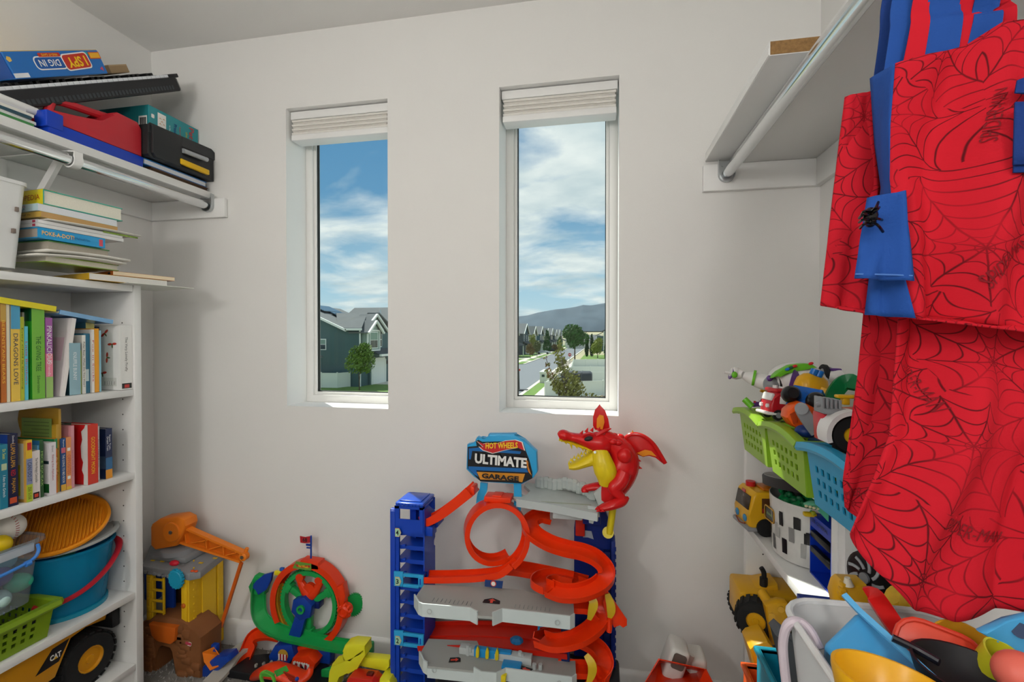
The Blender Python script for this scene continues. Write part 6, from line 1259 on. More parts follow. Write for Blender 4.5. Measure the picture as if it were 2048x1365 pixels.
# ---- carnival wheel track set
fw = thing('wheel_track_set', 'green and orange toy ferris wheel race track with a small flag', 'toy track', (-.93, 1.602, 0))
def FW(b, name, m, **k): return b.build(name, m, fw, ww=1, **k)
FC = V((-1.091, 1.609, 0.227)); OR2 = pl('#ea3c10', .32); GR2 = pl('#1fa452', .35); BL2 = pl('#1440a0', .35)
def ringprof(r0, r1, y0, y1): return [(r0, y0), (r1, y0), (r1, y1), (r0, y1), (r0, y0)]
yfr = axes(FC, (1, 0, 0), (0, 0, 1), (0, -1, 0))
FW(MB().lathe(ringprof(.101, .117, -.012, .012), 60, yfr, 1, 1.08), 'gear_ring', GR2)
for k in range(60):
    a = 2 * math.pi * k / 60
    FW(MB().cb((.120 * math.cos(a), .120 * 1.08 * math.sin(a), 0), (.004, .004, .02), 0, 1, yfr), 'gear_tooth', GR2, smooth=0)
for a, L in ((148, .101), (32, .101), (-92, .108)):
    FW(MB().box(.01, L, -.012, .012, -.010, .010, .003, 2, yfr @ rotm(0, 0, a)), 'spoke', GR2)
    FW(MB().box(L - .012, L + .008, -.018, .018, -.014, .016, .003, 2, yfr @ rotm(0, 0, a)), 'car_cradle', GR2)
# outer orange hoop track (open at the bottom)
hp = [FC + V((.151 * math.cos(R(a)), 0, .162 * math.sin(R(a)))) for a in range(210, -100, -7)]
FW(MB().sweep(channel(.05, .020, .003), hp, ups=[FC - p for p in hp]), 'hoop_track', OR2)
hp = [FC + V((.141 * math.cos(R(a)), .005, .152 * math.sin(R(a)))) for a in range(160, 236, 8)]
FW(MB().sweep(channel(.03, .010, .002), hp, ups=[FC - p for p in hp]), 'inner_strip', pl('#e0a42a', .35))
FW(MB().prism([(-.042, .0), (.050, .0), (.046, .026), (-.026, .030)], .045, yfr @ T(.004, .142, -.02), .002), 'top_block', OR2)
F = frame((-1.090, 1.575, 0.373), (1, 0, .0), (0, 0, 1)) ; tbk = FC + V((-.012, -.026, .153)); F = frame(tbk, (1, 0, -.03), (0, 0, 1))
st = FW(MB().prism([(-.042, -.014), (.036, -.014), (.036, .012), (-.028, .014)], .001, F), 'top_sticker', gloss('#6aa03c'), smooth=0)
MB().prism([(-.03, .004), (-.01, .0), (.03, .006), (.032, -.002), (.0, -.008), (-.022, -.006)], .0006, F @ T(0, 0, .0012)).build('flame', gloss('#c8282a'), st, ww=1, smooth=0); text('Hot Wheels', .02, F @ T(.004, -.001, .002), mat('#f0cc22'), st, bold=.02, w=.042, h=.010)
# flag
fp = V((-1.086, 1.609, 0.397)); ft = V((-1.085, 1.609, 0.485))
fo = FW(MB().cyl(fp, ft, .0032, seg=8), 'flag_pole', BL2)
MB().prism(list(reversed([(-1.132, 0.480), (-1.110, 0.478), (-1.089, 0.483), (-1.089, 0.458), (-1.110, 0.454), (-1.130, 0.455)])), .002, XZ(1.6095)).build('flag', gloss('#b8202c'), fo, ww=1, smooth=0)
text('68', .02, frame((-1.007, 1.458, 0.540), (1, 0, 0), (0, 0, 1)), BLK, fo, bold=.03, w=.018, h=.014)
MB().box(fp.x - .020, fp.x, 1.6074, 1.6102, ft.z - .040, ft.z - .033).box(fp.x - .018, fp.x, 1.6074, 1.6102, ft.z - .050, ft.z - .045).build('flag_tab', BL2, fo, ww=1)
# red pincer figure, hub and supporting arm
FW(loft(MB(), [((-1.139, 1.605, 0.328), .010, .010), ((-1.126, 1.605, 0.304), .014, .012), ((-1.104, 1.603, 0.275), .020, .016), ((-1.090, 1.602, 0.254), .022, .016)], up=(0, 1, 0), seg=10).add([], []), 'pincer', OR2)
FW(loft(MB(), [((-1.035, 1.605, 0.328), .010, .010), ((-1.046, 1.605, 0.306), .013, .012), ((-1.066, 1.603, 0.275), .018, .016), ((-1.086, 1.602, 0.255), .020, .016)], up=(0, 1, 0), seg=10), 'pincer', OR2)
for p, r_ in (((-1.126, 1.602, 0.325), .016), ((-1.048, 1.602, 0.321), .014), ((-1.084, 1.599, 0.283), .026)): FW(MB().lathe([(0, -.008), (r_, -.008), (r_, .008), (0, .008)], 14, axes(p, (1, 0, 0), (0, 0, 1), (0, -1, 0))), 'red_disc', OR2, smooth=20)
hb = V((-1.102, 1.582, 0.222)); hf = axes(hb, (1, 0, 0), (0, 0, 1), (0, -1, 0))
FW(MB().prism(ngon(.046, 6, a0=20), .03, hf @ T(0, 0, -.02), .003), 'hub_block', BL2)
FW(MB().lathe([(.009, .008), (.016, .008), (.016, .018), (.009, .018), (.009, .008)], 24, hf), 'hub_ring', GR2)
FW(MB().prism(list(reversed([(-1.129, 0.197), (-1.089, 0.186), (-1.119, 0.08), (-1.170, 0.085)])), .02, XZ(1.5952), .003), 'support_arm', BL2)
FW(MB().box(hb.x + .03, hb.x + .058, 1.5952, 1.6292, hb.z - .008, hb.z + .018, .003), 'axle_block', pl('#0d2468', .4))
ft_ = FW(MB().prism(list(reversed([(-1.195, 0.089), (-1.125, 0.100), (-1.113, 0.06), (-1.147, 0.014), (-1.214, 0.021), (-1.221, 0.046)])), .05, XZ(1.5952), .003), 'foot_block', BL2)
F = frame((-1.158, 1.543, 0.063), (1, 0, 0), (0, 0, 1)); 
MB().prism(ngon(.021, 20, 0, 0), .0008, F @ T(0, -.002, 0)).build('dial', gloss('#c8a33c'), ft_, ww=1, smooth=0)
for k in range(6): MB().prism(rect(.0055, .022, -.016 + .0062 * k, -.010), .0008, F @ T(0, 0, .001)).build('stripe', gloss('#b8262c') if k % 2 else WHT, ft_, ww=1, smooth=0)
# green slide round the left, orange lead-in, black base
FW(MB().sweep(channel(.052, .012, .003), spline([(-1.304, 1.602, 0.299), (-1.311, 1.602, 0.229), (-1.301, 1.595, 0.170), (-1.260, 1.582, 0.140), (-1.184, 1.575, 0.118), (-1.066, 1.571, 0.108), (-0.941, 1.568, 0.103), (-0.818, 1.568, 0.107)], 6), ups=[V((.75, -.6, .15)).lerp(V((0, -.25, 1)), min(1, max(0, (i - 12) / 16))) for i in range(43)]), 'green_slide', GR2)
FW(MB().prism(list(reversed([(-1.340, 0.275), (-1.313, 0.321), (-1.278, 0.316), (-1.261, 0.287), (-1.274, 0.247), (-1.331, 0.248)])), .03, XZ(1.6156), .003), 'slide_head', GR2)
FW(MB().prism(list(reversed([(-1.321, 0.280), (-1.299, 0.306), (-1.268, 0.332), (-1.229, 0.345), (-1.236, 0.312), (-1.256, 0.275), (-1.291, 0.252), (-1.299, 0.271)])), .012, XZ(1.5898), .002), 'launch_paddle', BL2)
fg = FW(MB().box(*(lambda p: (p[0] - .016, p[0] + .012))((-1.212, 0.337)), 1.585, 1.5986, (-1.212, 0.330)[1], (-1.212, 0.347)[1], .004), 'yellow_car', pl('#e6d21e', .3)); MB().box(*(lambda p: (p[0] - .002, p[0] + .014))((-1.203, 0.352)), 1.5857, 1.5979, (-1.203, 0.348)[1], (-1.203, 0.361)[1], .003).build('car_cabin', pl('#2a62b8', .3), fg, ww=1)
FW(MB().sweep(channel(.05, .014, .003), spline([(-1.195, 1.582, 0.105), (-1.248, 1.575, 0.111), (-1.297, 1.568, 0.096), (-1.314, 1.554, 0.054), (-1.326, 1.541, 0.009), (-1.338, 1.534, -0.022)], 6), ups=[V((.3, -.4, .9))] * 31), 'lead_in_track', OR2)
FW(MB().prism([(-1.331, 1.472, 0.03)[:2], (-1.197, 1.471, 0.03)[:2], (-0.947, 1.451, 0.03)[:2], (-0.945, 1.524, 0.03)[:2], (-1.024, 1.603, 0.03)[:2], (-1.243, 1.581, 0.03)[:2], (-1.314, 1.562, 0.03)[:2]], .028, T(0, 0, .002), .004), 'base_plate', pl('#1a1b1e', .5))
for k in range(4): FW(MB().cb((-1.244, 1.509, 0.034), (.010, .012, .014), .003, 1, T(.022 * k, .012 * k, 0)), 'base_stud', pl('#8e8f88', .5))
FW(MB().box(*(lambda p: (p[0] - .02, p[0] + .05))((-1.032, 0.043)), 1.568, 1.602, .03, .10, .004), 'side_block', BL2)
# tent and shark-nosed jump
tn = FW(MB().prism(list(reversed([(-1.103, 0.071), (-1.041, 0.086), (-1.011, 0.061), (-1.036, 0.006), (-1.128, 0.001)])), .06, XZ(1.5816), .003), 'tent', OR2)
F = frame((-1.068, 1.520, 0.046), (1, 0, -.06), (0, 0, 1))
for k in range(7): MB().prism(rect(.009, .026, -.028 + .0094 * k, 0), .0008, F).build('curtain_stripe', gloss('#a81f2a') if k % 2 else WHT, tn, ww=1, smooth=0)
for k in range(6): MB().prism(ngon(.004, 10, -.024 + .0094 * k, .013), .0008, F @ T(0, 0, .001)).build('bulb', WHT, tn, ww=1, smooth=0)
MB().prism([(-.008, -.014), (.02, -.014), (.006, .006)], .0008, F @ T(0, 0, .002)).build('tent_opening', BLK, tn, ww=1, smooth=0)
jp = thing('jump_car_ramp', 'orange car-shaped toy ramp with green sign lying before the ferris wheel', 'toy ramp', (-.9, 1.3, 0))
def JP(b, n, m, **k): return b.build(n, m, jp, ww=1, **k)
JP(loft(MB(), [((-1.269, 1.500, -0.026), .012, .010), ((-1.237, 1.500, 0.004), .026, .016), ((-1.126, 1.432, 0.087), .034, .022), ((-1.067, 1.432, 0.086), .036, .020), ((-1.014, 1.432, 0.076), .034, .016), ((-0.984, 1.439, 0.086), .020, .014), ((-0.977, 1.445, 0.106), .006, .010)], seg=16), 'ramp_body', OR2)
JP(MB().box(-.012, .012, -.018, .018, 0, .002, 0, 1, T(*(-0.974, 1.290, 0.203)) @ rotm(0, 10, -35)), 'green_plate', pl('#2f9a2f', .4))
for k in range(6): JP(MB().box(-.020, .020, -.0016, .0016, 0, .002, 0, 1, T(*(-0.944, 1.285, 0.201)) @ T(.004 * k, 0, -.0045 * k) @ rotm(0, 15, 0)), 'vent_slot', pl('#a02208', .5))
JP(MB().cyl((-1.159, 1.500, 0.04), (-1.157, 1.500, 0.053), .010, seg=14), 'button', OR2)
JP(MB().tube(spline([(-1.013, 1.260, 0.175), (-1.022, 1.260, 0.205), (-1.008, 1.260, 0.218), (-0.982, 1.260, 0.210), (-0.974, 1.260, 0.181)], 5), .005, 8), 'sign_hoop', pl('#5cae3a', .4)); JP(MB().prism(list(reversed([(-1.020, 0.215), (-1.004, 0.224), (-0.975, 0.216), (-0.977, 0.208), (-1.015, 0.206)])), .006, XZ(1.262)), 'sign_bar', pl('#4a9a34', .4), smooth=0)
JP(MB().ell((-0.906, 1.270, 0.203), .006, None, 10, 8), 'blue_stud', BL2)
# gear and flower knob on the hoop
gc = V((-0.923, 1.636, 0.222)); gf = axes(gc, (1, 0, 0), (0, 0, 1), (0, -1, 0))
FW(MB().lathe([(0, -.006), (.030, -.006), (.033, 0), (.030, .006), (0, .006)], 36, gf @ rotm(0, 35, 0), 1, 1.28), 'side_gear', GR2)
for k in range(28):
    a = 2 * math.pi * k / 28; FW(MB().cb((.033 * math.cos(a), .033 * 1.28 * math.sin(a), 0), (.004, .004, .008), 0, 1, gf @ rotm(0, 35, 0)), 'gear_tooth', GR2, smooth=0)
kc = axes((-0.933, 1.588, 0.226), (1, 0, 0), (0, 0, 1), (0, -1, 0))
FW(MB().lathe([(.008, -.02), (.022, -.02), (.022, .012), (.016, .016), (.012, .010), (0, .010)], 24, kc), 'knob', OR2)
for k in range(8): FW(MB().ell((.021 * math.cos(R(45 * k)), .021 * math.sin(R(45 * k)), 0), (.009, .009, .012), None, 10, 6) if False else MB().at(kc).ell((.021 * math.cos(R(45 * k)), .021 * math.sin(R(45 * k)), 0), (.009, .009, .012), None, 10, 6), 'knob_lobe', OR2)
FW(MB().prism(list(reversed([(-0.963, 0.312), (-0.936, 0.330), (-0.926, 0.282), (-0.937, 0.244), (-0.953, 0.251), (-0.953, 0.289)])), .03, XZ(1.6088), .004), 'hoop_clip', OR2)
FW(MB().prism(list(reversed([(-1.140, 0.058), (-1.115, 0.08), (-1.031, 0.094), (-0.990, 0.084), (-1.011, 0.069), (-1.083, 0.054), (-1.123, 0.053)])), .04, XZ(1.6088), .004), 'lower_tray', OR2)
# ---- yellow launcher
yl = thing('yellow_launcher', 'lime yellow toy car launcher with a red car beside the garage', 'toy launcher', (-.66, 1.3, 0)); YL = pl('#e0dc2c', .35)
def YLB(b, n, m=YL, **k): return b.build(n, m, yl, ww=1, **k)
YLB(MB().prism(list(reversed([(-0.886, 0.129), (-0.875, 0.156), (-0.816, 0.172), (-0.777, 0.194), (-0.757, 0.229), (-0.753, 0.203), (-0.784, 0.151), (-0.816, 0.130), (-0.853, 0.124), (-0.864, 0.065), (-0.893, 0.061)])), .05, XZ(1.456), .006), 'launcher_arm')
YLB(MB().prism(list(reversed([(-0.838, 0.203), (-0.829, 0.224), (-0.807, 0.233), (-0.755, 0.235), (-0.757, 0.213), (-0.791, 0.205), (-0.805, 0.170), (-0.834, 0.173), (-0.829, 0.195)])), .05, XZ(1.456), .006), 'launcher_top')
YLB(MB().prism(list(reversed([(-0.781, 0.177), (-0.682, 0.180), (-0.682, 0.157), (-0.696, 0.140), (-0.792, 0.145)])), .03, XZ(1.4605), .004), 'side_bar')
YLB(MB().prism(list(reversed([(-0.696, 0.144), (-0.661, 0.149), (-0.649, 0.125), (-0.649, 0.086), (-0.708, 0.077)])), .06, XZ(1.447), .006), 'end_block')
st = YLB(MB().prism(list(reversed([(-0.866, 0.155), (-0.819, 0.157), (-0.826, 0.142), (-0.859, 0.141)])), .0012, XZ(1.2895)), 'sticker', gloss('#2a7ec0'), smooth=0); text('Hot Wheels', .02, frame((-0.842, 1.409, 0.149), (1, 0, -.05), (0, 0, 1)), mat('#e8742a'), st, bold=.03, w=.03, h=.008)
FW(MB().box(*(lambda p: (p[0] - .03, p[0] + .012, 1.55, 1.58, p[1] - .02, p[1] + .02))((-0.822, 0.112)), .004), 'slide_end', GR2)
FW(MB().prism([(-0.976, 1.504, 0.04)[:2], (-0.933, 1.508, 0.04)[:2], (-0.889, 1.546, 0.08)[:2], (-0.919, 1.557, 0.08)[:2]], .03, T(0, 0, .03), .003), 'green_flap', GR2)
rc = thing('red_toy_car', 'red toy car inside the lime yellow launcher', 'toy car', (-.62, 1.384, 0))
MB().prism(list(reversed([(-0.819, 0.091), (-0.813, 0.128), (-0.790, 0.151), (-0.713, 0.152), (-0.696, 0.138), (-0.696, 0.109)])), .05, XZ(1.42), .006).build('car_body', pl('#c8241a', .25), rc, ww=1)
MB().box(*(lambda p: (p[0], p[0] + .02))((-0.740, 0.151)), 1.386, 1.402, (-0.740, 0.153)[1] - .002, (-0.740, 0.153)[1] + .006, .001).build('scoop', pl('#6a1410', .4), rc, ww=1)
for x in (-.02, .045): MB().cyl(((-0.780, 0.110)[0] + x, 1.371, .12), ((-0.780, 0.110)[0] + x, 1.386, .12), .02, seg=16).build('wheel', blackm, rc, ww=1)
MB().box((-0.808, 0.106)[0], (-0.687, 0.123)[0], 1.357, 1.429, 0, .115, .004).build('launch_stand', YL, yl, ww=1)
# ---- construction crane tower
ct = thing('crane_tower', 'yellow toy construction tower with orange crane and brown rock base', 'toy crane', (-1.32, 1.531, 0))
def CT(b, n, m, **k): return b.build(n, m, ct, ww=1, **k)
CO = pl('#f08220', .38); CG = mat('#8d8f92', rough=.45, var=.04); CY = pl('#efc022', .38); CB = mat('#865430', rough=.6, var=.22, vs=14, bump=.4, bs=30)
CT(MB().prism(list(reversed([(-1.719, 0.503), (-1.712, 0.517), (-1.677, 0.540), (-1.596, 0.553), (-1.565, 0.542), (-1.560, 0.519), (-1.579, 0.479), (-1.606, 0.438), (-1.699, 0.416), (-1.719, 0.432)])), .06, XZ(1.5826), .006), 'crane_head', CO)
cf = axes((-1.620, 1.529, 0.493), (1, 0, 0), (0, 0, 1), (0, -1, 0))
CT(MB().lathe([(0, .012), (.036, .012), (.038, .009), (.038, -.01)], 32, cf), 'pivot_disc', CO); CT(MB().cyl(cf @ V((0, 0, .012)), cf @ V((0, 0, .015)), .007, seg=14), 'pivot_pin', zinc)
for p in ((-1.704, 1.533, 0.503), (-1.676, 1.533, 0.521), (-1.705, 1.533, 0.440), (-1.613, 1.533, 0.442)): CT(MB().cyl(p, (p[0], p[1] - .004, p[2]), .005, seg=10), 'screw_hole', pl('#a84a10', .5))
for a_, b_ in (((-1.596, 1.548, 0.509), (-1.324, 1.548, 0.427)), ((-1.629, 1.548, 0.452), (-1.335, 1.548, 0.395))): CT(MB().sweep([(-.004, -.012), (.004, -.012), (.004, .012), (-.004, .012)], [a_, b_], up=(0, 1, 0)), 'boom_rail', CO)
CT(MB().prism(list(reversed([(-1.601, 0.505), (-1.327, 0.421), (-1.338, 0.395), (-1.633, 0.451)])), .003, XZ(1.5559)), 'boom_web', pl('#cf6a16', .4), smooth=0)
for a_, b_ in (((-1.583, 1.548, 0.502), (-1.574, 1.548, 0.440)), ((-1.554, 1.548, 0.448), (-1.479, 1.548, 0.464)), ((-1.488, 1.548, 0.475), (-1.482, 1.548, 0.429)), ((-1.475, 1.548, 0.429), (-1.413, 1.548, 0.450)), ((-1.411, 1.548, 0.448), (-1.407, 1.548, 0.412)), ((-1.400, 1.548, 0.413), (-1.352, 1.548, 0.428))): CT(MB().sweep([(-.002, -.008), (.002, -.008), (.002, .008), (-.002, .008)], [a_, b_], up=(0, 1, 0)), 'boom_brace', CO)
ce = axes((-1.324, 1.544, 0.414), (1, 0, 0), (0, 0, 1), (0, -1, 0)); CT(MB().lathe([(0, .008), (.013, .008), (.016, .006), (.016, -.012), (0, -.012)], 20, ce), 'boom_tip', CO); CT(MB().cyl(ce @ V((0, 0, .008)), ce @ V((0, 0, .011)), .007, seg=12), 'tip_pin', zinc)
CT(MB().tube(spline([(-1.327, 1.552, 0.421), (-1.319, 1.552, 0.433), (-1.316, 1.552, 0.443)], 4), .007, 8), 'tip_hook', CO)
CT(MB().sweep([(-.006, -.004), (.006, -.004), (.006, .004), (-.006, .004)], [(-1.337, 1.548, 0.388), (-1.436, 1.557, 0.125)], up=(0, 1, 0)), 'hanging_arm', pl('#d8621a', .4))
# grey roof platform
zp = (-1.558, 1.479, 0.355)[2]; yA, yB_ = 1.4665, 1.617
pfx0, pfx1 = (-1.701, 0.342)[0], (-1.457, 0.365)[0]
CT(MB().prism([(pfx0, 1.4708), (pfx1 - .02, 1.4579), (pfx1 + .006, 1.4794), ((-1.483, 0.372)[0], 1.6299), ((-1.842, 0.341)[0], 1.6299)], .030, T(0, 0, zp - .006), .006), 'roof_platform', CG)
CT(MB().box(pfx0 - .01, pfx0 + .15, 1.5138, 1.6299, zp + .024, zp + .046, .006).lathe([(.062, 0), (.058, .016), (.045, .022), (0, .022)], 32, T(pfx0 + .07, 1.5611, zp + .046)), 'turntable', CG)
for k in range(7): CT(MB().box(pfx0 + .012 + k * .023, pfx0 + .026 + k * .023, 1.4648 - k * .002, 1.4725, zp - .002, zp + .008, .001), 'stone_block', CG)
for p in ((-1.698, 1.514, 0.364), (-1.655, 1.514, 0.364), (-1.477, 1.574, 0.384), (-1.499, 1.531, 0.372), (-1.585, 1.600, 0.377)): CT(MB().box(-.008, .008, -.004, .004, 0, .002, 0, 1, T(p[0], p[1], zp + .0245)), 'yellow_mark', CY, smooth=0)
CT(MB().ell((-1.546, 1.462, 0.408), (.019, .012, .010), None, 14, 8), 'red_button', pl('#c01c30', .3))
for p in ((-1.477, 1.471, 0.393), (-1.462, 1.471, 0.391)): CT(MB().ell((p[0], p[1], zp + .026), (.008, .006, .004), None, 10, 6), 'orange_button', pl('#d8501a', .35))
gf = axes((-1.523, 1.447, 0.359), (1, 0, 0), (0, 0, 1), (0, -1, 0))
CT(MB().lathe([(0, .006), (.024, .006), (.026, .004), (.029, .004), (.029, -.006), (0, -.006)], 36, gf, 1, 1.15), 'blue_gear', pl('#1f9cc0', .35))
for k in range(16): CT(MB().cb((.030 * math.cos(R(22.5 * k)), .0345 * math.sin(R(22.5 * k)), -.001), (.006, .006, .009), .001, 1, gf), 'gear_tooth', pl('#1f9cc0', .35))
# yellow tower walls: ladder face, open middle, ribbed side
zb_ = .17
lx0, lx1, mx1 = (-1.683, 0.287)[0], (-1.600, 0.295)[0], (-1.505, 0.304)[0]
CT(MB().box(lx0, lx0 + .028, 1.4725, 1.488, zb_, zp - .008, .002), 'ladder_panel', CY)
for k in range(6): CT(MB().box(lx0 + .006, lx0 + .022, 1.4699, 1.4734, zb_ + .01 + k * (zp - zb_ - .02) / 6, zb_ + .035 + k * (zp - zb_ - .02) / 6, .002), 'panel_step', CY)
CT(MB().box(lx1 - .006, lx1, 1.4674, 1.476, zp - .225, zp - .01, .002).box(lx0 + .028, lx0 + .033, 1.4674, 1.476, zp - .225, zp - .01, .002), 'ladder_rail', CY)
for k in range(6): CT(MB().box(lx0 + .03, lx1 - .002, 1.4674, 1.476, zp - .225 + k * .040, zp - .217 + k * .040, .002), 'rung', CY)
CT(MB().box(lx0 + .028, mx1, 1.574, 1.5826, zb_, zp).build('x', CB) if False else MB().box(lx0 + .028, mx1, 1.5654, 1.574, .1, zp), 'inner_wall', pl('#4a2a16', .6), smooth=0)
CT(MB().box(mx1 - .012, mx1 + .012, 1.4605, 1.4794, .15, zp, .003), 'corner_post', CY)
sx0, sx1 = (mx1 + .012, 1.4639), ((-1.489, 0.196)[0], 1.6213)
sv_ = V((sx1[0] - sx0[0], sx1[1] - sx0[1], 0)); sL = sv_.length; sf = frame((sx0[0], sx0[1], .03), sv_, (0, 0, 1))
CT(MB().box(0, sL, 0, zp - .03, -.01, 0, 0, 1, sf), 'side_wall', CY, smooth=0)
for u0, u1, d in ((.0, .035, .006), (.06, .125, .005), (sL - .028, sL, .007)): CT(MB().box(u0, u1, 0, zp - .03, 0, d, .002, 1, sf), 'wall_rib', CY)
for k in range(14):
    for u in (.022, sL - .014): CT(MB().ell((0, 0, 0), .003, None, 8, 5) if False else MB().at(sf @ T(u, .03 + k * .027, .0065)).ell((0, 0, 0), (.0035, .0035, .002), None, 8, 5), 'rivet', CY)
for z in (zp - .10, zp - .21): CT(MB().ell((mx1, 1.4588, z), (.009, .006, .009), None, 12, 8), 'amber_stud', pl('#c8661a', .3))
CT(MB().box(lx0 - .05, lx0 - .002, 1.5052, 1.5396, zp - .13, zp - .02, .006).box(lx0 + .03, lx1 - .004, 1.5138, 1.5224, zp - .16, zp - .03), 'blue_slide', BL2)
# brown rock base with an arch, one rounded stone per piece
rkx0, rkx1 = (-1.694, 0.068)[0], (-1.430, 0.101)[0]
a0, a1 = (-1.621, 0.002)[0], (-1.542, 0.012)[0]
zr = .235
arch = [(rkx0, 0), (a0, 0), (a0, .07), (a0 + .010, .096), (a0 + .028, .108), (a1 - .012, .104), (a1, .085), (a1 + .004, 0), (rkx1, 0), (rkx1 + .004, .15), (rkx1 - .022, .165), (rkx1 - .05, .19), (rkx1 - .085, .205), (a0 + .06, .208), (a0 - .01, .204), (a0 - .035, .18), (rkx0, .17)]
CT(MB().prism(arch, .10, XZ(1.5525), .006), 'rock_arch', CB)
random.seed(8)
for (x0, x1, z0, z1, n) in ((a1 + .006, rkx1, .0, .15, 9), (rkx0, a0 - .004, .0, .16, 9), (a0 - .01, a1 + .02, .112, .17, 5), (a1, rkx1 - .04, .12, .18, 4)):
    for k in range(n):
        cx = random.uniform(x0 + .016, x1 - .016); cz = z0 + (z1 - z0) * (k + .5) / n
        CT(MB().cb((cx, 1.4555, cz), (random.uniform(.035, .05), .02, random.uniform(.024, .034)), .009, 2), 'rock', CB)
CT(MB().prism(list(reversed([(-1.632, 0.188), (-1.514, 0.188), (-1.521, 0.136), (-1.537, 0.123), (-1.598, 0.128), (-1.619, 0.146)])), .05, XZ(1.4837), .005), 'chute_bucket', pl('#c8601a', .4))
lb_ = CT(MB().prism(rrect(.026, .013, .003), .002, frame((-1.474, 1.449, 0.126), (1, 0, -.15), (0, 0, 1)), 0), 'badge', WHT, smooth=0); MB().prism(rrect(.022, .009, .002), .001, frame((-1.345, 1.322, 0.224), (1, 0, -.15), (0, 0, 1))).build('badge_field', gloss('#b8304a'), lb_, ww=1, smooth=0)
dg = thing('toy_digger_bucket', 'orange scoop on a blue sled lying beside the yellow crane tower', 'toy', (-1.2, 1.4966, 0))
MB().prism(list(reversed([(-1.447, -0.006), (-1.438, 0.029), (-1.378, 0.077), (-1.327, 0.088), (-1.317, 0.071), (-1.370, 0.023), (-1.423, -0.008)])), .05, XZ(1.5138), .006).build('sled', BL2, dg, ww=1)
b = MB(); pr_ = [V((-1.428, 1.462, 0.09)), V((-1.395, 1.479, 0.103)), V((-1.363, 1.479, 0.065)), V((-1.362, 1.462, 0.047)), V((-1.388, 1.454, 0.035)), V((-1.413, 1.454, 0.063))]
cen = sum(pr_, V()) / 6 + V((0, .035, -.008)); b.v = pr_ + [cen]; b.f = [(i, (i + 1) % 6, 6) for i in range(6)]; b.build('scoop', CO, dg, ww=1, sol=.004, smooth=0)
MB().box(*(lambda p: (p[0] - .012, p[0] + .012))((-1.397, 0.099)), 1.4794, 1.4966, (-1.397, 0.084)[1], (-1.397, 0.110)[1], .003).build('hinge', BL2, dg, ww=1)
fl2 = thing('grey_toy_ramp', 'pale grey plastic ramp lying on the carpet before the skirting board', 'toy ramp', (-1.1, 1.5568, 0))
MB().sweep([(-.03, 0), (.03, 0), (.03, .012), (-.03, .012)], spline([(-1.356, 1.420, 0.01), (-1.354, 1.474, 0.02), (-1.355, 1.534, 0.04), (-1.334, 1.587, 0.05)], 5), up=(0, 0, 1)).build('ramp_strip', pl('#b8b4aa', .5), fl2, ww=1)
# ---- white and orange dumper near the right shelves
dm = thing('orange_dumper', 'orange bucket toy dumper with white cab under the window', 'toy truck', (.2, 1.4, 0)); OR3 = pl('#d8330c', .3)
q = [V((0.118, 1.320, 0.292)), V((0.162, 1.360, 0.340)), V((0.286, 1.360, 0.328)), V((0.299, 1.320, 0.317)), V((0.287, 1.300, 0.290)), V((0.119, 1.300, 0.266))]
b = MB(); ins_ = V((0, .075, -.05)); b.v = q + [q[0] + ins_ * .4 + V((.03, 0, 0)), q[1] + ins_ + V((.01, 0, -.01)), q[2] + ins_ + V((-.01, 0, -.01)), q[3] + ins_ * .4 + V((-.03, 0, 0))]
b.f = [(0, 1, 7, 6), (1, 2, 8, 7), (2, 3, 9, 8), (6, 7, 8, 9), (0, 6, 9, 3)]; b.build('dump_bucket', OR3, dm, ww=1, sol=.004, smooth=0)
wc = pl('#d9d8d4', .3); cbx = axes((0.217, 1.420, 0.317), (1, 0, 0), (0, 1, 0), (0, 0, 1)) @ rotm(0, 18, 0)
MB().at(cbx).box(-.028, .028, -.035, .045, -.06, .036, .012, 3).build('cab', wc, dm, ww=1)
MB().at(cbx).prism(rrect(.036, .045, .008), .002, axes((0, -.036, .006), (1, 0, 0), (0, 0, 1), (0, -1, 0))).build('cab_window', pl('#6a625c', .2), dm, ww=1)
MB().at(cbx).cyl((.036, 0, -.01), (.040, 0, .02), .008, seg=12).build('exhaust', wc, dm, ww=1)
MB().box(*(lambda p: (p[0] - .025, p[0] + .032))((0.273, 0.284)), 1.42, 1.50, (0.273, 0.240)[1], (0.273, 0.310)[1], .012, 3).build('engine_hood', wc, dm, ww=1)
dx_, dz_ = (0.221, 0.232)
MB().box(dx_ - .06, dx_ + .08, 1.38, 1.50, .05, .14, .01).build('chassis', pl('#b9b8b2', .4), dm, ww=1)
for x in (dx_ - .05, dx_ + .07): wheel(dm, (x, 1.37, .055), (0, -1, 0), .055, .04, pl('#d8d6d0', .4))
# ================================================================== SHELVES ON THE OTHER SIDE
bookcase('low white bookcase under the lime baskets, next to the window wall', .450, XR - .022, 1.004, 1.604, .914, [.914, .655, .375, .10], -1, group='low white bookcases')
bookcase('low white bookcase half hidden behind the hanging red bags', .450, XR - .022, .770, .998, .914, [.914, .735, .375, .10], -1, group='low white bookcases')
LG = '#8fb92e'
basket('lime basket in the corner with a toy fire truck on it', (.535, 1.378, .915), -90, .215, .26, .115, LG, holes=(6, 3), arch=.014)
basket('lime basket in the middle with an orange toy on it', (.535, 1.150, .915), -90, .215, .26, .115, LG, holes=(6, 3), arch=.014)
basket('bright blue basket beside the lime baskets', (.535, .915, .915), -90, .225, .26, .115, '#2a9cc8', holes=(7, 3), arch=.014)
GB = 'toys heaped in the baskets'
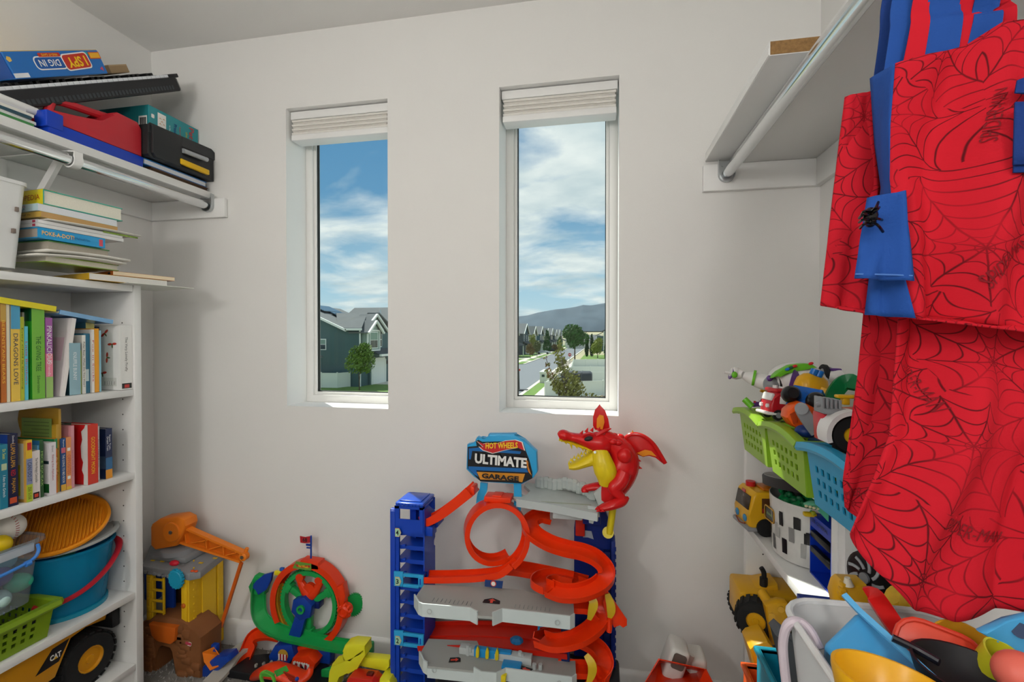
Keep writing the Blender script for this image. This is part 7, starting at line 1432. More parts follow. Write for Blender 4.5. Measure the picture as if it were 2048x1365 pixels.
# --- white and purple jointed toy suit lying on the heap (arm out to the wall, no face)
rb = thing('toy_robot', 'white toy robot body with green collar plate and grey round joints lying on the baskets', 'toy robot', (.5, 1.4, 1.05))
wh, pu, gn, gy = pl('#e6e4e2', .3), pl('#5f3a86', .35), pl('#6cc22a', .35), pl('#8d9296', .35)
def RB(b, n, m, **k): return b.build(n, m, rb, ww=1, **k)
RB(MB().ell((0.517, 1.360, 1.124), (.075, .07, .052), rotm(0, 12, 0), 24, 16), 'torso', wh)
RB(loft(MB(), [((0.452, 1.360, 1.119), .018, .020), ((0.430, 1.370, 1.123), .019, .021), ((0.408, 1.380, 1.131), .018, .018), ((0.389, 1.390, 1.137), .010, .010)], seg=16), 'arm', wh)
RB(MB().cyl((0.414, 1.375, 1.132), (0.408, 1.377, 1.133), .0215, seg=24), 'arm_band', gn)
hd = RB(loft(MB(), [((0.387, 1.390, 1.140), .009, .009), ((0.376, 1.400, 1.142), .015, .017), ((0.363, 1.400, 1.144), .015, .016), ((0.356, 1.400, 1.146), .010, .010)], seg=14), 'hand', wh)
MB().cyl((0.357, 1.395, 1.143), (0.340, 1.395, 1.146), .005, .004, 8).build('finger', wh, hd, ww=1)
for p, q_ in (((0.366, 1.400, 1.151), (0.359, 1.400, 1.155)), ((0.374, 1.400, 1.151), (0.373, 1.400, 1.156))): MB().cyl(p, q_, .006, .005, 8).build('finger', wh, hd, ww=1)
MB().ell((0.363, 1.383, 1.140), (.008, .004, .009), None, 12, 8).build('palm_patch', gn, hd, ww=1); MB().cyl((0.360, 1.400, 1.141), (0.357, 1.400, 1.142), .016, seg=18).build('cuff', pu, hd, ww=1)
RB(MB().ell((0.448, 1.345, 1.118), (.024, .022, .025), None, 20, 14), 'shoulder_joint', gy); RB(MB().cyl((0.457, 1.345, 1.121), (0.466, 1.345, 1.122), .028, seg=24), 'joint_ring', blackm)
RB(MB().ell((0.576, 1.340, 1.144), (.020, .02, .024), None, 18, 12), 'shoulder_joint', gy); RB(MB().cyl((0.570, 1.340, 1.147), (0.562, 1.340, 1.148), .026, seg=24), 'joint_ring', blackm)
cl_ = RB(MB().prism(list(reversed([(0.432, 1.138), (0.448, 1.155), (0.476, 1.172), (0.507, 1.177), (0.525, 1.176), (0.540, 1.166), (0.519, 1.167), (0.494, 1.158), (0.471, 1.149), (0.449, 1.145)])), .03, XZ(1.335), .004), 'collar_plate', gn)
for p, c in (((0.468, 1.303, 1.162), '#1f6ad0'), ((0.476, 1.303, 1.166), '#1d5a38'), ((0.485, 1.303, 1.170), '#d02028'), ((0.523, 1.305, 1.177), '#d02028')): MB().ell(p, (.0065, .004, .004), rotm(0, -18, 0), 10, 6).build('button', pl(c, .3), cl_, ww=1)
RB(MB().sweep([(-.008, -.002), (.008, -.002), (.008, .002), (-.008, .002)], spline([(0.493, 1.312, 1.158), (0.480, 1.288, 1.143), (0.472, 1.285, 1.114)], 5), up=(0, -1, 0)), 'strap', pu)
RB(MB().ell((0.435, 1.330, 1.136), .008, None, 10, 8), 'collar_stud', pu)
RB(loft(MB(), [((0.577, 1.330, 1.140), .014, .014), ((0.587, 1.320, 1.146), .018, .016), ((0.598, 1.320, 1.151), .015, .014)], seg=12), 'arm', wh)
RB(MB().box(*(lambda p: (p[0] - .012, p[0] + .012))((0.585, 1.147)), 1.31, 1.33, (0.585, 1.146)[1] + .012, (0.585, 1.151)[1] + .014, .004), 'cuff', pu)
# purple and lime bar, amber stick
o = thing('toy_wing', 'purple and white flat toy wing with a lime end on the corner basket', 'toy part', (.42, 1.40, 1.04))
MB().prism(list(reversed([(0.402, 1.061), (0.442, 1.075), (0.443, 1.056), (0.411, 1.053)])), .008, XZ(1.386), .001).build('wing_plate', pu, o, ww=1)
MB().cyl((0.389, 1.385, 1.073), (0.406, 1.375, 1.054), .0085, seg=12).build('wing_tip', gn, o, ww=1)
for k in range(5): MB().cb(((0.405, 1.072)[0] + .009 * k, 1.380, (0.405, 1.064)[1] + .0028 * k), (.005, .004, .005)).build('tooth', pl('#c22b3a') if k % 2 else wh, o, ww=1)
o = thing('amber_stick', 'amber plastic stick poking out behind the fire truck', 'toy part', (.45, 1.4, 1.05)); MB().tube([(0.435, 1.400, 1.097), (0.465, 1.400, 1.088)], .006, 10, flat=.004).build('stick', pl('#e0a022', .3), o, ww=1)
# --- red fire truck
ft = thing('toy_fire_truck', 'small red toy fire truck with white bumper on the corner basket', 'toy truck', (0, 0, 0), group=GB)
ft.matrix_basis = T(*(0.432, 1.270, 1.046)) @ rotm(0, 6, 12)
rd = pl('#b91c26', .28)
def FT(b, n, m, **k): return b.build(n, m, ft, **k)
FT(MB().prism([(-.030, .004), (.045, .004), (.048, .03), (.046, .058), (.020, .062), (-.018, .062), (-.026, .045), (-.033, .028)], .050, axes((0, .025, .0), (1, 0, 0), (0, 0, 1), (0, -1, 0)), .007, 3), 'truck_body', rd)
FT(MB().box(-.024, .030, -.027, .027, .060, .070, .006, 3), 'roof', rd); FT(MB().cyl((-.012, 0, .070), (-.012, 0, .077), .006, seg=10).box(.0, .02, -.008, .008, .07, .075, .002), 'siren', wh)
FT(MB().box(-.041, .046, -.028, .028, .004, .012, .004, 2), 'bumper', wh)
FT(MB().box(-.0345, -.026, -.020, .020, .036, .055, .003, 2, rotm(0, 12, 0) @ T(-.006, 0, -.004)), 'windscreen', wh); FT(MB().box(-.012, .012, -.0265, -.0245, .034, .052, .002), 'side_window', wh)
for y in (-.014, .014): FT(MB().cyl((-.037, y, .026), (-.030, y, .026), .005, seg=12), 'headlight', wh)
for x in (-.012, .034):
    for y in (-.027, .019): FT(MB().cyl((x, y, .006), (x, y + .008, .006), .013, seg=18), 'wheel', blackm); FT(MB().cyl((x, y - .001, .006), (x, y + .009, .006), .007, seg=14), 'hubcap', gy)
# --- blue chassis with black wheels, yellow shell, green scoop, yellow bracket
o = thing('blue_chassis', 'blue toy chassis with big black wheels lying on the heap', 'toy part', (.5, 1.3, 1.09), group=GB)
MB().sweep([(-.026, -.012), (.026, -.012), (.026, .012), (-.026, .012)], [(0.436, 1.190, 1.105), (0.480, 1.150, 1.098)], up=(0, -.9, .4)).build('chassis_plate', pl('#1560b8', .3), o, ww=1)
MB().ell((0.451, 1.165, 1.108), (.014, .008, .014), None, 14, 10).build('boss', pl('#1560b8', .3), o, ww=1)
for p in ((0.425, 1.160, 1.115), (0.461, 1.120, 1.106)): MB().lathe([(0, .012), (.012, .012), (.018, .006), (.020, -.004), (.018, -.014), (0, -.014)], 20, axes(p, (1, 0, 0), (0, .3, .95), (0, -.95, .3))).build('wheel', pl('#141416', .3), o, ww=1)
o = thing('yellow_helmet_toy', 'yellow toy dome with two blue pegs on the heap', 'toy', (.52, 1.25, 1.12), group=GB)
MB().lathe([(0, .036), (.020, .033), (.033, .022), (.037, .008), (.038, 0), (.030, -.010), (0, -.012)], 24, T(*(0.501, 1.250, 1.121)) @ rotm(0, 8, 0), 1.0, .8).build('dome', pl('#e6ac18', .3), o, ww=1)
for p, q_ in (((0.489, 1.210, 1.156), (0.494, 1.210, 1.168)), ((0.500, 1.210, 1.151), (0.505, 1.210, 1.165))): MB().cyl(p, q_, .008, .009, 12).build('peg', pl('#1b72c8', .3), o, ww=1)
MB().sweep([(-.009, -.004), (.009, -.004), (.009, .004), (-.009, .004)], [(0.504, 1.210, 1.119), (0.523, 1.200, 1.111)], up=(0, -1, 0)).build('tail', pl('#e6ac18', .3), o, ww=1)
o = thing('green_scoop', 'dark green curved toy scoop standing up behind the heap', 'toy', (.58, 1.2, 1.1), group=GB)
MB().sweep([(-.016, -.005), (.016, -.005), (.016, .005), (-.016, .005)], spline([(0.517, 1.180, 1.102), (0.525, 1.180, 1.122), (0.536, 1.170, 1.142), (0.549, 1.160, 1.145), (0.547, 1.150, 1.128)], 5), up=(0, -1, .2)).build('scoop_arm', pl('#137a44', .35), o, ww=1)
o = thing('yellow_bracket_toy', 'yellow toy handle bracket on the red tractor', 'toy part', (.55, 1.05, 1.12), group=GB)
MB().box(*(lambda p: (p[0], p[0] + .06))((0.471, 1.122)), 1.05, 1.07, (0.471, 1.120)[1], (0.471, 1.127)[1], .003).box(*(lambda p: (p[0], p[0] + .012))((0.482, 1.112)), 1.052, 1.068, (0.482, 1.107)[1], (0.482, 1.121)[1], .002).build('bracket', pl('#e8b41c', .3), o, ww=1)
# --- orange toy saw with grey blade
o = thing('toy_saw', 'orange and navy toy power saw with a grey blade on the middle basket', 'toy tool', (.48, 1.15, 1.05), group=GB)
og = pl('#ea5a12', .3)
MB().prism(list(reversed([(0.398, 1.068), (0.400, 1.083), (0.413, 1.096), (0.430, 1.102), (0.452, 1.095), (0.469, 1.076), (0.471, 1.054), (0.460, 1.041), (0.436, 1.038), (0.410, 1.050)])), .045, XZ(1.155), .008).build('saw_body', og, o, ww=1)
MB().prism(list(reversed([(0.403, 1.077), (0.417, 1.086), (0.418, 1.060), (0.410, 1.056)])), .002, XZ(1.108)).build('grip_hole', pl('#b8400c', .5), o, ww=1)
MB().sweep([(-.0125, -.003), (.0125, -.003), (.0125, .003), (-.0125, .003)], spline([(0.411, 1.070, 1.095), (0.418, 1.065, 1.078), (0.437, 1.060, 1.048)], 4), up=(0, -1, 0)).build('blade', gy, o, ww=1); MB().cyl((0.412, 1.072, 1.095), (0.409, 1.064, 1.096), .0125, seg=16).build('blade_tip', gy, o, ww=1)
MB().ell((0.430, 1.090, 1.045), (.024, .02, .014), None, 14, 8).ell((0.459, 1.100, 1.060), (.014, .02, .020), None, 14, 8).build('navy_grip', pl('#12306e', .4), o, ww=1)
# --- red tractor with white fender
o = thing('toy_tractor', 'red toy tractor with grey engine block and white fender on the blue basket', 'toy tractor', (.5, .97, 1.04), group=GB)
rt = pl('#c81f30', .28)
MB().prism(list(reversed([(0.404, 1.096), (0.405, 1.102), (0.450, 1.109), (0.479, 1.112), (0.479, 1.048), (0.407, 1.050)])), .05, XZ(1.005), .006).build('tractor_body', rt, o, ww=1)
MB().box(*(lambda p: (p[0], p[0] + .04))((0.401, 1.106)), .945, .99, (0.401, 1.103)[1], (0.401, 1.113)[1], .003).build('engine_block', gy, o, ww=1)
for k in range(5): MB().box(*(lambda p: (p[0] + .007 * k, p[0] + .0045 + .007 * k))((0.400, 1.115)), .95, .985, (0.403, 1.109)[1], (0.403, 1.133)[1] - .001 * k, .001).build('cooling_fin', gy, o, ww=1)
MB().cyl((0.393, 0.960, 1.118), (0.405, 0.960, 1.122), .005, .006, 8).build('exhaust', gy, o, ww=1)
fr = axes((0.441, 0.945, 1.069), (1, 0, 0), (0, 0, 1), (0, -1, 0))
MB().sweep([(-.02, -.004), (.02, -.004), (.02, .004), (-.02, .004)], [fr @ V((.040 * math.cos(R(a)), .040 * math.sin(R(a)), 0)) for a in range(200, 60, -10)], up=None, ups=[fr.to_3x3() @ V((math.cos(R(a)), math.sin(R(a)), 0)) for a in range(200, 60, -10)]).build('fender', wh, o, ww=1)
wheel(o, fr @ V((0, 0, 0)), (0, -1, 0), .034, .03, pl('#e0b41c', .3), .42, 14)
# --- baskets are filled below the heap
for k, (x, y, c, l) in enumerate(((.56, 1.30, '#b8452a', 'rust red toy block deep in the corner basket'), (.55, 1.42, '#3a3f48', 'dark grey toy block deep in the corner basket'), (.56, 1.12, '#c2a02a', 'ochre toy block deep in the middle basket'), (.56, 1.20, '#2a4f8a', 'blue toy block deep in the middle basket'), (.56, .96, '#1c1d20', 'black toy block deep in the blue basket'), (.56, .87, '#5a2a2a', 'maroon toy block deep in the blue basket'))):
    tag(MB().cb((x, y, .965), (.15, .075, .085), .012, 3).build('toy_block', pl(c, .4)), l, 'toy block', 'blocks inside the baskets')
# ------------------------------------------------------------------ middle shelf: bus, painted bin with lid, tool chest
MZ = .6555
bs = thing('toy_school_bus', 'yellow toy bus with smiling front on the low bookcase shelf', 'toy bus', (0, 0, 0)); bs.matrix_basis = T(.505, 1.548, MZ) @ rotm(0, 0, 8)
by = pl('#e2ac1a', .3)
def BS(b, n, m, **k): return b.build(n, m, bs, **k)
BS(MB().prism([(-.075, .02), (.10, .02), (.10, .125), (-.058, .128), (-.070, .118), (-.080, .060), (-.082, .035)], .105, axes((0, .0525, 0), (1, 0, 0), (0, 0, 1), (0, -1, 0)), .008, 3), 'bus_body', by)
BS(MB().box(-.086, .102, -.056, .056, .012, .026, .006, 2), 'grey_bumper', pl('#8d8f92', .4))
BS(MB().add([(-.0800, -.042, .074), (-.0800, .042, .074), (-.0722, .042, .114), (-.0722, -.042, .114)], [(0, 1, 2, 3)]), 'windscreen', pl('#4a4038', .25), sol=.003); BS(MB().box(-.045, -.005, -.0535, -.0515, .068, .112, .003), 'side_window', pl('#5a3a20', .25)); BS(MB().box(.012, .05, -.0535, -.0515, .068, .112, .003), 'side_window', pl('#5a3a20', .25))
BS(MB().box(-.044, -.006, -.0545, -.053, .070, .082), 'seat_back', pl('#a8301e', .4))
for y in (-.026, .026): BS(MB().ell((-.0825, y, .045), (.004, .012, .011), None, 12, 8), 'headlight', pl('#3a86b8', .25))
BS(MB().tube(spline([(-.0835, -.03, .030), (-.086, 0, .022), (-.0835, .03, .030)], 4), .002, 6), 'smile_line', pl('#8a3a1a', .4)); BS(MB().cyl((-.045, .02, .128), (-.045, .02, .142), .014, seg=18), 'red_button', pl('#c81e24', .3)); BS(MB().box(-.03, .08, -.03, .03, .127, .134, .003), 'roof_slot', pl('#c8701a', .3))
BS(MB().box(-.0745, -.072, -.008, .012, .115, .124, 0), 'badge', gloss('#c23a3a'))
for x in (-.035, .065):
    for y in (-.058, .044): BS(MB().cyl((x, y, .026), (x, y + .014, .026), .026, seg=22), 'wheel', blackm)
# painted bin: white with black and grey brush blocks
bn = thing('painted_bin', 'round white bin with black brush-stroke pattern and gold label frame', 'storage bin', (.545, 1.385, MZ))
bw = mat('#d4d3cf', rough=.4, var=.16, vs=22)
MB().lathe([(0, .002), (.078, .002), (.082, .004), (.090, .158), (.088, .158), (.080, .006), (0, .006)], 48, None, .95, 1.15).build('bin_body', bw, bn)
random.seed(13); cols_ = [gloss('#1e1e20'), gloss('#1e1e20'), gloss('#8d8d8c'), gloss('#2a2a2c'), gloss('#a9a9a6')]
for k in range(44):
    a = R(158 + 9 * (k % 20) + random.uniform(-3, 3)); z = .010 + ((k * 7) % 20) / 20 * .108; w = random.uniform(.10, .17); h_ = random.uniform(.026, .042)
    vs = []
    for i in range(4):
        for zz in (z, z + h_):
            r = .0812 + (.0905 - .0812) * (zz - .004) / .154 + .002; aa = a + w * (i / 3 - .5); vs.append((r * math.cos(aa) * .95, r * math.sin(aa) * 1.15, zz))
    MB().add(vs, [(2 * i, 2 * i + 2, 2 * i + 3, 2 * i + 1) for i in range(3)]).build('brush_stroke', cols_[k % 5], bn, smooth=0)
a = R(172); F = frame((.0890 * .95 * math.cos(a) - .001, .0895 * 1.15 * math.sin(a), .10), (.12, -1, 0), (0, 0, 1))
MB().sweep([(-.002, -.002), (.002, -.002), (.002, .002), (-.002, .002)], [F @ V((x, y, .001)) for x, y in rrect(.052, .036, .008)], closed=True, up=F.to_3x3().col[2]).build('label_frame', mat('#c8982e', rough=.25, metal=.8), bn)
MB().prism(rrect(.046, .030, .006), .001, F).build('label_card', gloss('#1d2420'), bn, smooth=0); text('Animals', .01, F, mat('#9ac47a'), bn, w=.03, h=.008, off=.002, world=False, shear=.2)
random.seed(3); gs = [pl('#12884a', .35), pl('#0e6b3c', .35), pl('#1a9a58', .35)]
for k in range(16):
    a = k * 2.4; r = .018 + .012 * (k % 4); x, y = .545 + r * math.cos(a) * 1.1 - .01, 1.385 + r * math.sin(a) * 1.5
    o = thing('green_toy_figure', ('bright green rounded toy figure heaped in the painted bin', 'dark green rounded toy figure heaped in the painted bin', 'mid green rounded toy figure heaped in the painted bin')[k % 3], 'toy figure', (x, y, MZ + .125 + .010 * (k % 3)), 40 * k, group='green toys in the painted bin')
    MB().ell((0, 0, .012), (.016, .011, .013), None, 12, 8).build('body', gs[k % 3], o); MB().ell((.012, 0, .026), (.009, .008, .010), None, 10, 8).build('head', gs[k % 3], o); MB().ell((-.012, .006, .018), (.008, .004, .012), rotm(0, 30, 0), 8, 6).build('limb', gs[k % 3], o)
ld = thing('oval_box_cover', 'black oval cover with grey brush pattern wedged above the bus', 'box cover', (0, 0, 0)); ld.matrix_basis = T(.550, 1.415, MZ + .172) @ rotm(-11, 0, 0)
MB().lathe([(0, .026), (.086, .026), (.089, .022), (.089, 0), (.086, 0), (.086, .020), (0, .020)], 48, None, .98, 2.1).build('cover_rim', mat('#202124', rough=.5), ld)
MB().lathe([(0, .0272), (.085, .0272), (.085, .0262), (0, .0262)], 48, None, .98, 2.1).build('cover_top', mat('#b9b8b4', rough=.5, var=.7, vs=28), ld)
# small blue tool chest
tc2 = thing('small_tool_chest', 'small blue metal tool chest with open drawer slots on the shelf', 'tool chest', (.60, 1.2, MZ))
bm2 = mat('#1138b4', rough=.3, var=.05); x0, x1, y0, y1, z1 = .515, .655, 1.175, 1.285, MZ + .150
MB().box(x0, x1, y0, y0 + .003, MZ, z1).box(x0, x1, y1 - .003, y1, MZ, z1).box(x0, x1, y0, y1, z1 - .030, z1).box(x1 - .003, x1, y0, y1, MZ, z1).box(x0, x1, y0, y1, MZ, MZ + .004).box(x0 + .02, x1, y0, y1, MZ + .05, MZ + .054).box(x0 + .02, x1, y0, y1, MZ + .088, MZ + .092).build('chest_body', bm2, tc2, ww=1, smooth=0)
for z in (MZ + .056, MZ + .094): MB().box(x0 - .002, x0 + .012, y0 + .005, y1 - .005, z, z + .016, .003).build('drawer_pull', mat('#16171a', rough=.3), tc2, ww=1)
text('U.S. GENERAL', .01, frame((x0 - .001, (y0 + y1) / 2, z1 - .012), (0, -1, 0), (0, 0, 1)), mat('#0a1a50', rough=.4), tc2, w=.085, h=.009, bold=.02)
# teal flat toys on the chest, pink strip
o = thing('teal_crocodile_toy', 'pale teal flat toy crocodile lying on the blue tool chest', 'toy', (.6, 1.2, MZ + .15))
loft(MB(), [((0.468, 1.200, 0.853), .004, .003), ((0.486, 1.200, 0.856), .012, .006), ((0.507, 1.200, 0.852), .014, .008), ((0.516, 1.180, 0.858), .008, .006)], seg=12).build('body', pl('#5fae8c', .4), o, ww=1)
for k in range(4): MB().ell(((0.468, 0.853)[0] + .008 * k, 1.188, (0.468, 0.853)[1] - .0015 * k), (.004, .003, .003), None, 8, 6).build('tooth', pl('#e0d8b0', .4), o, ww=1)
o = thing('teal_paddle', 'flat sea green paddle leaning over the blue tool chest', 'toy', (.58, 1.2, MZ + .15))
MB().prism(list(reversed([(0.487, 0.850), (0.506, 0.854), (0.514, 0.839), (0.514, 0.820)])), .004, XZ(1.19)).build('paddle', pl('#57b492', .4), o, ww=1, smooth=0)
o = thing('yellow_car_toy', 'tiny yellow toy car on top of the painted bin rim', 'toy car', (.53, 1.28, MZ + .16)); MB().box(*(lambda p: (p[0], p[0] + .028))((0.493, 0.805)), 1.26, 1.275, (0.493, 0.802)[1], (0.493, 0.812)[1], .003).build('car_body', pl('#d8b41e', .3), o, ww=1); MB().ell((0.513, 1.262, 0.812), (.006, .004, .006), None, 10, 6).build('wheel', pl('#9aa020', .3), o, ww=1)
# ------------------------------------------------------------------ lower shelf: yellow loader
tl = thing('yellow_loader', 'yellow toy loader truck with black tyres and exhaust on the lower bookcase shelf', 'toy truck', (.45, 1.45, .376))
ty = pl('#e0a81c', .32)
def TL(b, n, m, **k): return b.build(n, m, tl, ww=1, **k)
TL(MB().prism(list(reversed([(0.405, 0.473), (0.437, 0.495), (0.498, 0.513), (0.514, 0.514), (0.518, 0.481), (0.513, 0.455), (0.464, 0.456), (0.423, 0.453)])), .08, XZ(1.57), .006), 'engine_hood', ty)
TL(MB().prism(list(reversed([(0.405, 0.473), (0.421, 0.472), (0.439, 0.463), (0.433, 0.443), (0.417, 0.440), (0.408, 0.456)])), .004, XZ(1.488)), 'grille', blackm)
text('Tonka', .02, frame((0.491, 1.485, 0.494), (1, 0, .12), (0, 0, 1)), BLK, tl, bold=.03, w=.042, h=.011)
for q_ in ([(0.444, 0.474), (0.456, 0.478), (0.455, 0.463)], [(0.459, 0.480), (0.475, 0.483), (0.476, 0.464), (0.462, 0.462)], [(0.480, 0.479), (0.497, 0.478), (0.496, 0.462), (0.480, 0.463)]): TL(MB().prism(list(reversed(q_)), .002, XZ(1.486)), 'vent_window', blackm, smooth=0)
TL(MB().tube(spline([(0.477, 1.500, 0.511), (0.478, 1.500, 0.538), (0.475, 1.500, 0.550), (0.470, 1.500, 0.558)], 5), .007, 10).cyl((0.477, 1.500, 0.505), (0.477, 1.500, 0.529), .011, seg=12), 'exhaust', blackm)
wheel(tl, (0.434, 1.425, 0.449), (-.35, -1, 0), .054, .045, ty, .45, 18); wheel(tl, (0.435, 1.585, 0.399), (-.9, -.4, 0), .042, .03, ty, .45, 18)
TL(MB().box(.40, .60, 1.46, 1.58, .40, .50, .01), 'chassis', ty)
TL(loft(MB(), [((0.451, 1.430, 0.519), .014, .014), ((0.457, 1.400, 0.510), .014, .014), ((0.458, 1.380, 0.503), .013, .013)], seg=14), 'lift_cylinder', ty)
TL(MB().prism(list(reversed([(0.439, 0.515), (0.474, 0.528), (0.496, 0.527), (0.501, 0.491), (0.477, 0.451), (0.473, 0.410), (0.459, 0.408), (0.452, 0.458)])), .03, XZ(1.40), .005), 'lift_arm', ty)
for p in ((0.466, 1.335, 0.529), (0.444, 1.335, 0.509)): TL(MB().cyl(p, (p[0], p[1] - .004, p[2]), .008, seg=14), 'pin', ty)
TL(MB().prism(list(reversed([(0.382, 0.434), (0.391, 0.446), (0.424, 0.460), (0.439, 0.444), (0.435, 0.402), (0.430, 0.347), (0.406, 0.344)])), .08, XZ(1.38), .006), 'bucket', ty)
o = thing('black_bumper_toy', 'black toy truck half hidden behind the yellow loader', 'toy truck', (.60, 1.40, .376)); MB().box(.56, .66, 1.33, 1.44, .376, .58, .015, 3).build('truck_body', blackm, o, ww=1); MB().cyl((.552, 1.36, .44), (.552, 1.42, .44), .03, seg=16).build('wheel', tyre, o, ww=1)
# teal crate, grey toy, orange crate on the floor in front
def crate(name, label, cat, x0, x1, y0, y1, z0, z1, c, t=.006):
    o = thing(name, label, cat, ((x0 + x1) / 2, (y0 + y1) / 2, z0)); m = pl(c, .35)
    for a in ((x0, x1, y0, y0 + t), (x0, x1, y1 - t, y1), (x0, x0 + t, y0 + t, y1 - t), (x1 - t, x1, y0 + t, y1 - t)): MB().box(*a, z0, z1, .002).build('wall', m, o, ww=1)
    MB().box(x0 + t, x1 - t, y0 + t, y1 - t, z0, z0 + t).build('bottom', m, o, ww=1)
    for a in ((x0 - .006, x1 + .006, y0 - .006, y0 + t), (x0 - .006, x1 + .006, y1 - t, y1 + .006), (x0 - .006, x0 + t, y0, y1), (x1 - t, x1 + .006, y0, y1)): MB().box(*a, z1 - .012, z1, .003).build('rim', m, o, ww=1)
    return o
crate('teal_bin', 'teal plastic bin beside the white kitchen bin', 'bin', .355, .440, .93, 1.160, 0, .53, '#1587a0')
crate('orange_crate', 'orange plastic crate under the loader bucket', 'crate', .355, .445, 1.176, 1.262, 0, .422, '#d8541a')
o = thing('grey_toy_tool', 'grey plastic toy tool standing in the teal bin', 'toy', (.385, 1.02, .20)); MB().prism(list(reversed([(0.335, 0.664), (0.345, 0.675), (0.384, 0.642), (0.398, 0.566), (0.358, 0.558), (0.350, 0.638)])), .05, XZ(1.03), .006).build('tool_body', pl('#54595e', .45), o, ww=1); MB().box(.38, .40, 1.0, 1.03, .008, .42).build('tool_grip', pl('#3c4044', .45), o, ww=1)
# ------------------------------------------------------------------ second bookcase, middle shelf: monster truck toys
o = thing('monster_truck', 'black toy monster truck with silver spoked wheels on the shelf behind the bags', 'toy truck', (.56, .95, MZ))
def spoked(p, r):
    fr = frame(p, (0, 1, 0), (-.25, 0, 1)) ; fr = axes(p, V((.35, -.94, 0)), V((0, 0, 1)), V((-.94, -.35, 0)))
    MB().lathe([(r * .25, .012), (r * .8, .010), (r * .95, .006), (r, -.004), (r, -.03), (0, -.03), (0, .012), (r * .25, .012)], 32, fr).build('wheel', pl('#131315', .3), o, ww=1)
    MB().cyl(fr @ V((0, 0, .008)), fr @ V((0, 0, .016)), r * .2, seg=16).build('hub', pl('#8e9296', .3), o, ww=1)
    for k in range(9):
        a0 = 2 * math.pi * k / 9; MB().sweep([(-.0025, -.001), (.0025, -.001), (.0025, .001), (-.0025, .001)], [fr @ V((r * q_ * math.cos(a0 + 1.0 * q_), r * q_ * math.sin(a0 + 1.0 * q_), .0125)) for q_ in (.32, .45, .6, .75)], up=fr.to_3x3().col[2]).build('spoke', pl('#a4a8ac', .3), o, ww=1)
spoked((0.472, 0.931, 0.818), .046); spoked((0.500, 1.050, 0.766), .040)
MB().box(.52, .62, .84, .955, .76, .83, .01).build('truck_body', pl('#101012', .35), o, ww=1)
o = thing('teal_dinosaur', 'teal toy dinosaur head above the black monster truck', 'toy dinosaur', (.55, .99, MZ + .12))
loft(MB(), [((0.490, 1.057, 0.820), .010, .008), ((0.490, 1.030, 0.833), .016, .014), ((0.500, 1.022, 0.829), .014, .014), ((0.510, 1.019, 0.814), .010, .012)], seg=12).build('head', pl('#28b4a8', .35), o, ww=1); MB().ell((0.487, 1.027, 0.841), (.006, .006, .003), None, 8, 6).build('crest', pl('#d8c43a', .4), o, ww=1)
loft(MB(), [((0.490, 1.026, 0.799), .006, .006), ((0.500, 1.007, 0.814), .016, .012), ((0.505, 0.987, 0.828), .012, .012)], seg=10).build('neck', pl('#28b4a8', .35), o, ww=1)
o = thing('yellow_bulldozer_bucket', 'yellow toothed toy bucket leaning under the monster truck wheel', 'toy part', (.48, .93, MZ)); MB().prism(list(reversed([(0.387, 0.809), (0.392, 0.828), (0.399, 0.835), (0.431, 0.836), (0.444, 0.782), (0.394, 0.776)])), .04, XZ(.90), .004).build('bucket_plate', ty, o, ww=1)
for k in range(5): MB().cb(((0.390, 0.809)[0] + .0015 * k, .862, (0.390, 0.799)[1] + .009 * k), (.008, .012, .005), .001).build('tooth', ty, o, ww=1)
MB().cyl((0.403, 0.860, 0.834), (0.401, 0.860, 0.847), .008, .004, 10).build('horn', pl('#e4dcc8', .4), o, ww=1)
o = thing('yellow_pinecone_toy', 'yellow scaly toy cone behind the white kitchen bin', 'toy', (.50, .80, .80)); loft(MB(), [((0.436, 0.800, 0.855), .014, .016), ((0.444, 0.800, 0.850), .022, .022), ((0.455, 0.790, 0.850), .024, .020), ((0.464, 0.780, 0.851), .012, .012)], seg=14).build('cone', mat('#dcae24', rough=.5, var=.25, vs=60, bump=.5, bs=70), o, ww=1)
o = thing('blue_tray', 'dark blue tray with yellow edge lying behind the white kitchen bin', 'tray', (.50, 1.0, .655)); MB().prism(list(reversed([(0.377, 0.744), (0.454, 0.742), (0.454, 0.729), (0.377, 0.726)])), .12, XZ(1.0), .003).build('tray', pl('#10309a', .35), o, ww=1); MB().prism(list(reversed([(0.380, 0.737), (0.402, 0.738), (0.402, 0.733), (0.380, 0.730)])), .004, XZ(.88)).build('edge', ty, o, ww=1)
# ------------------------------------------------------------------ white bin of play-kitchen things
st = thing('storage_cube', 'plain white storage cube under the white kitchen bin', 'storage cube', (.35, .55, 0)); MB().box(.262, .442, .36, .72, 0, .62, .004).build('cube_body', lam, st, ww=1)
kb2 = thing('kitchen_bin', 'white plastic bin with side slots full of play kitchen ware', 'bin', (.35, .55, .621)); gw = mat('#c9cbcb', rough=.4, var=.02)
c0 = (.364, .546); hb = .24
def rr3(w, d, r, z): return [(c0[0] + x, c0[1] + y, z) for x, y in rrect(w, d, r, n=6)]
a_ = rr3(.170, .330, .035, .623); b_ = rr3(.212, .385, .045, .623 + hb); k = len(a_)
b = MB(); b.v = [V(p) for p in a_ + b_]; b.f = [(i, (i + 1) % k, k + (i + 1) % k, k + i) for i in range(k)] + [tuple(reversed(range(k)))]
b.build('bin_body', gw, kb2, ww=1, sol=.004)
MB().tube([(p[0], p[1], .623 + hb) for p in rr3(.216, .390, .047, 0)], .005, 8, closed=True).build('rim', mat('#dcdddd', rough=.35, var=.02), kb2, ww=1)
for k_ in range(3): MB().box(-.002, .002, -.022, .022, -.010, .010, .001, 1, T(.2612 + .002, .650 - .055 * k_, .825) @ rotm(0, -5, 0)).build('slot', mat('#6f7678', rough=.5), kb2, ww=1)
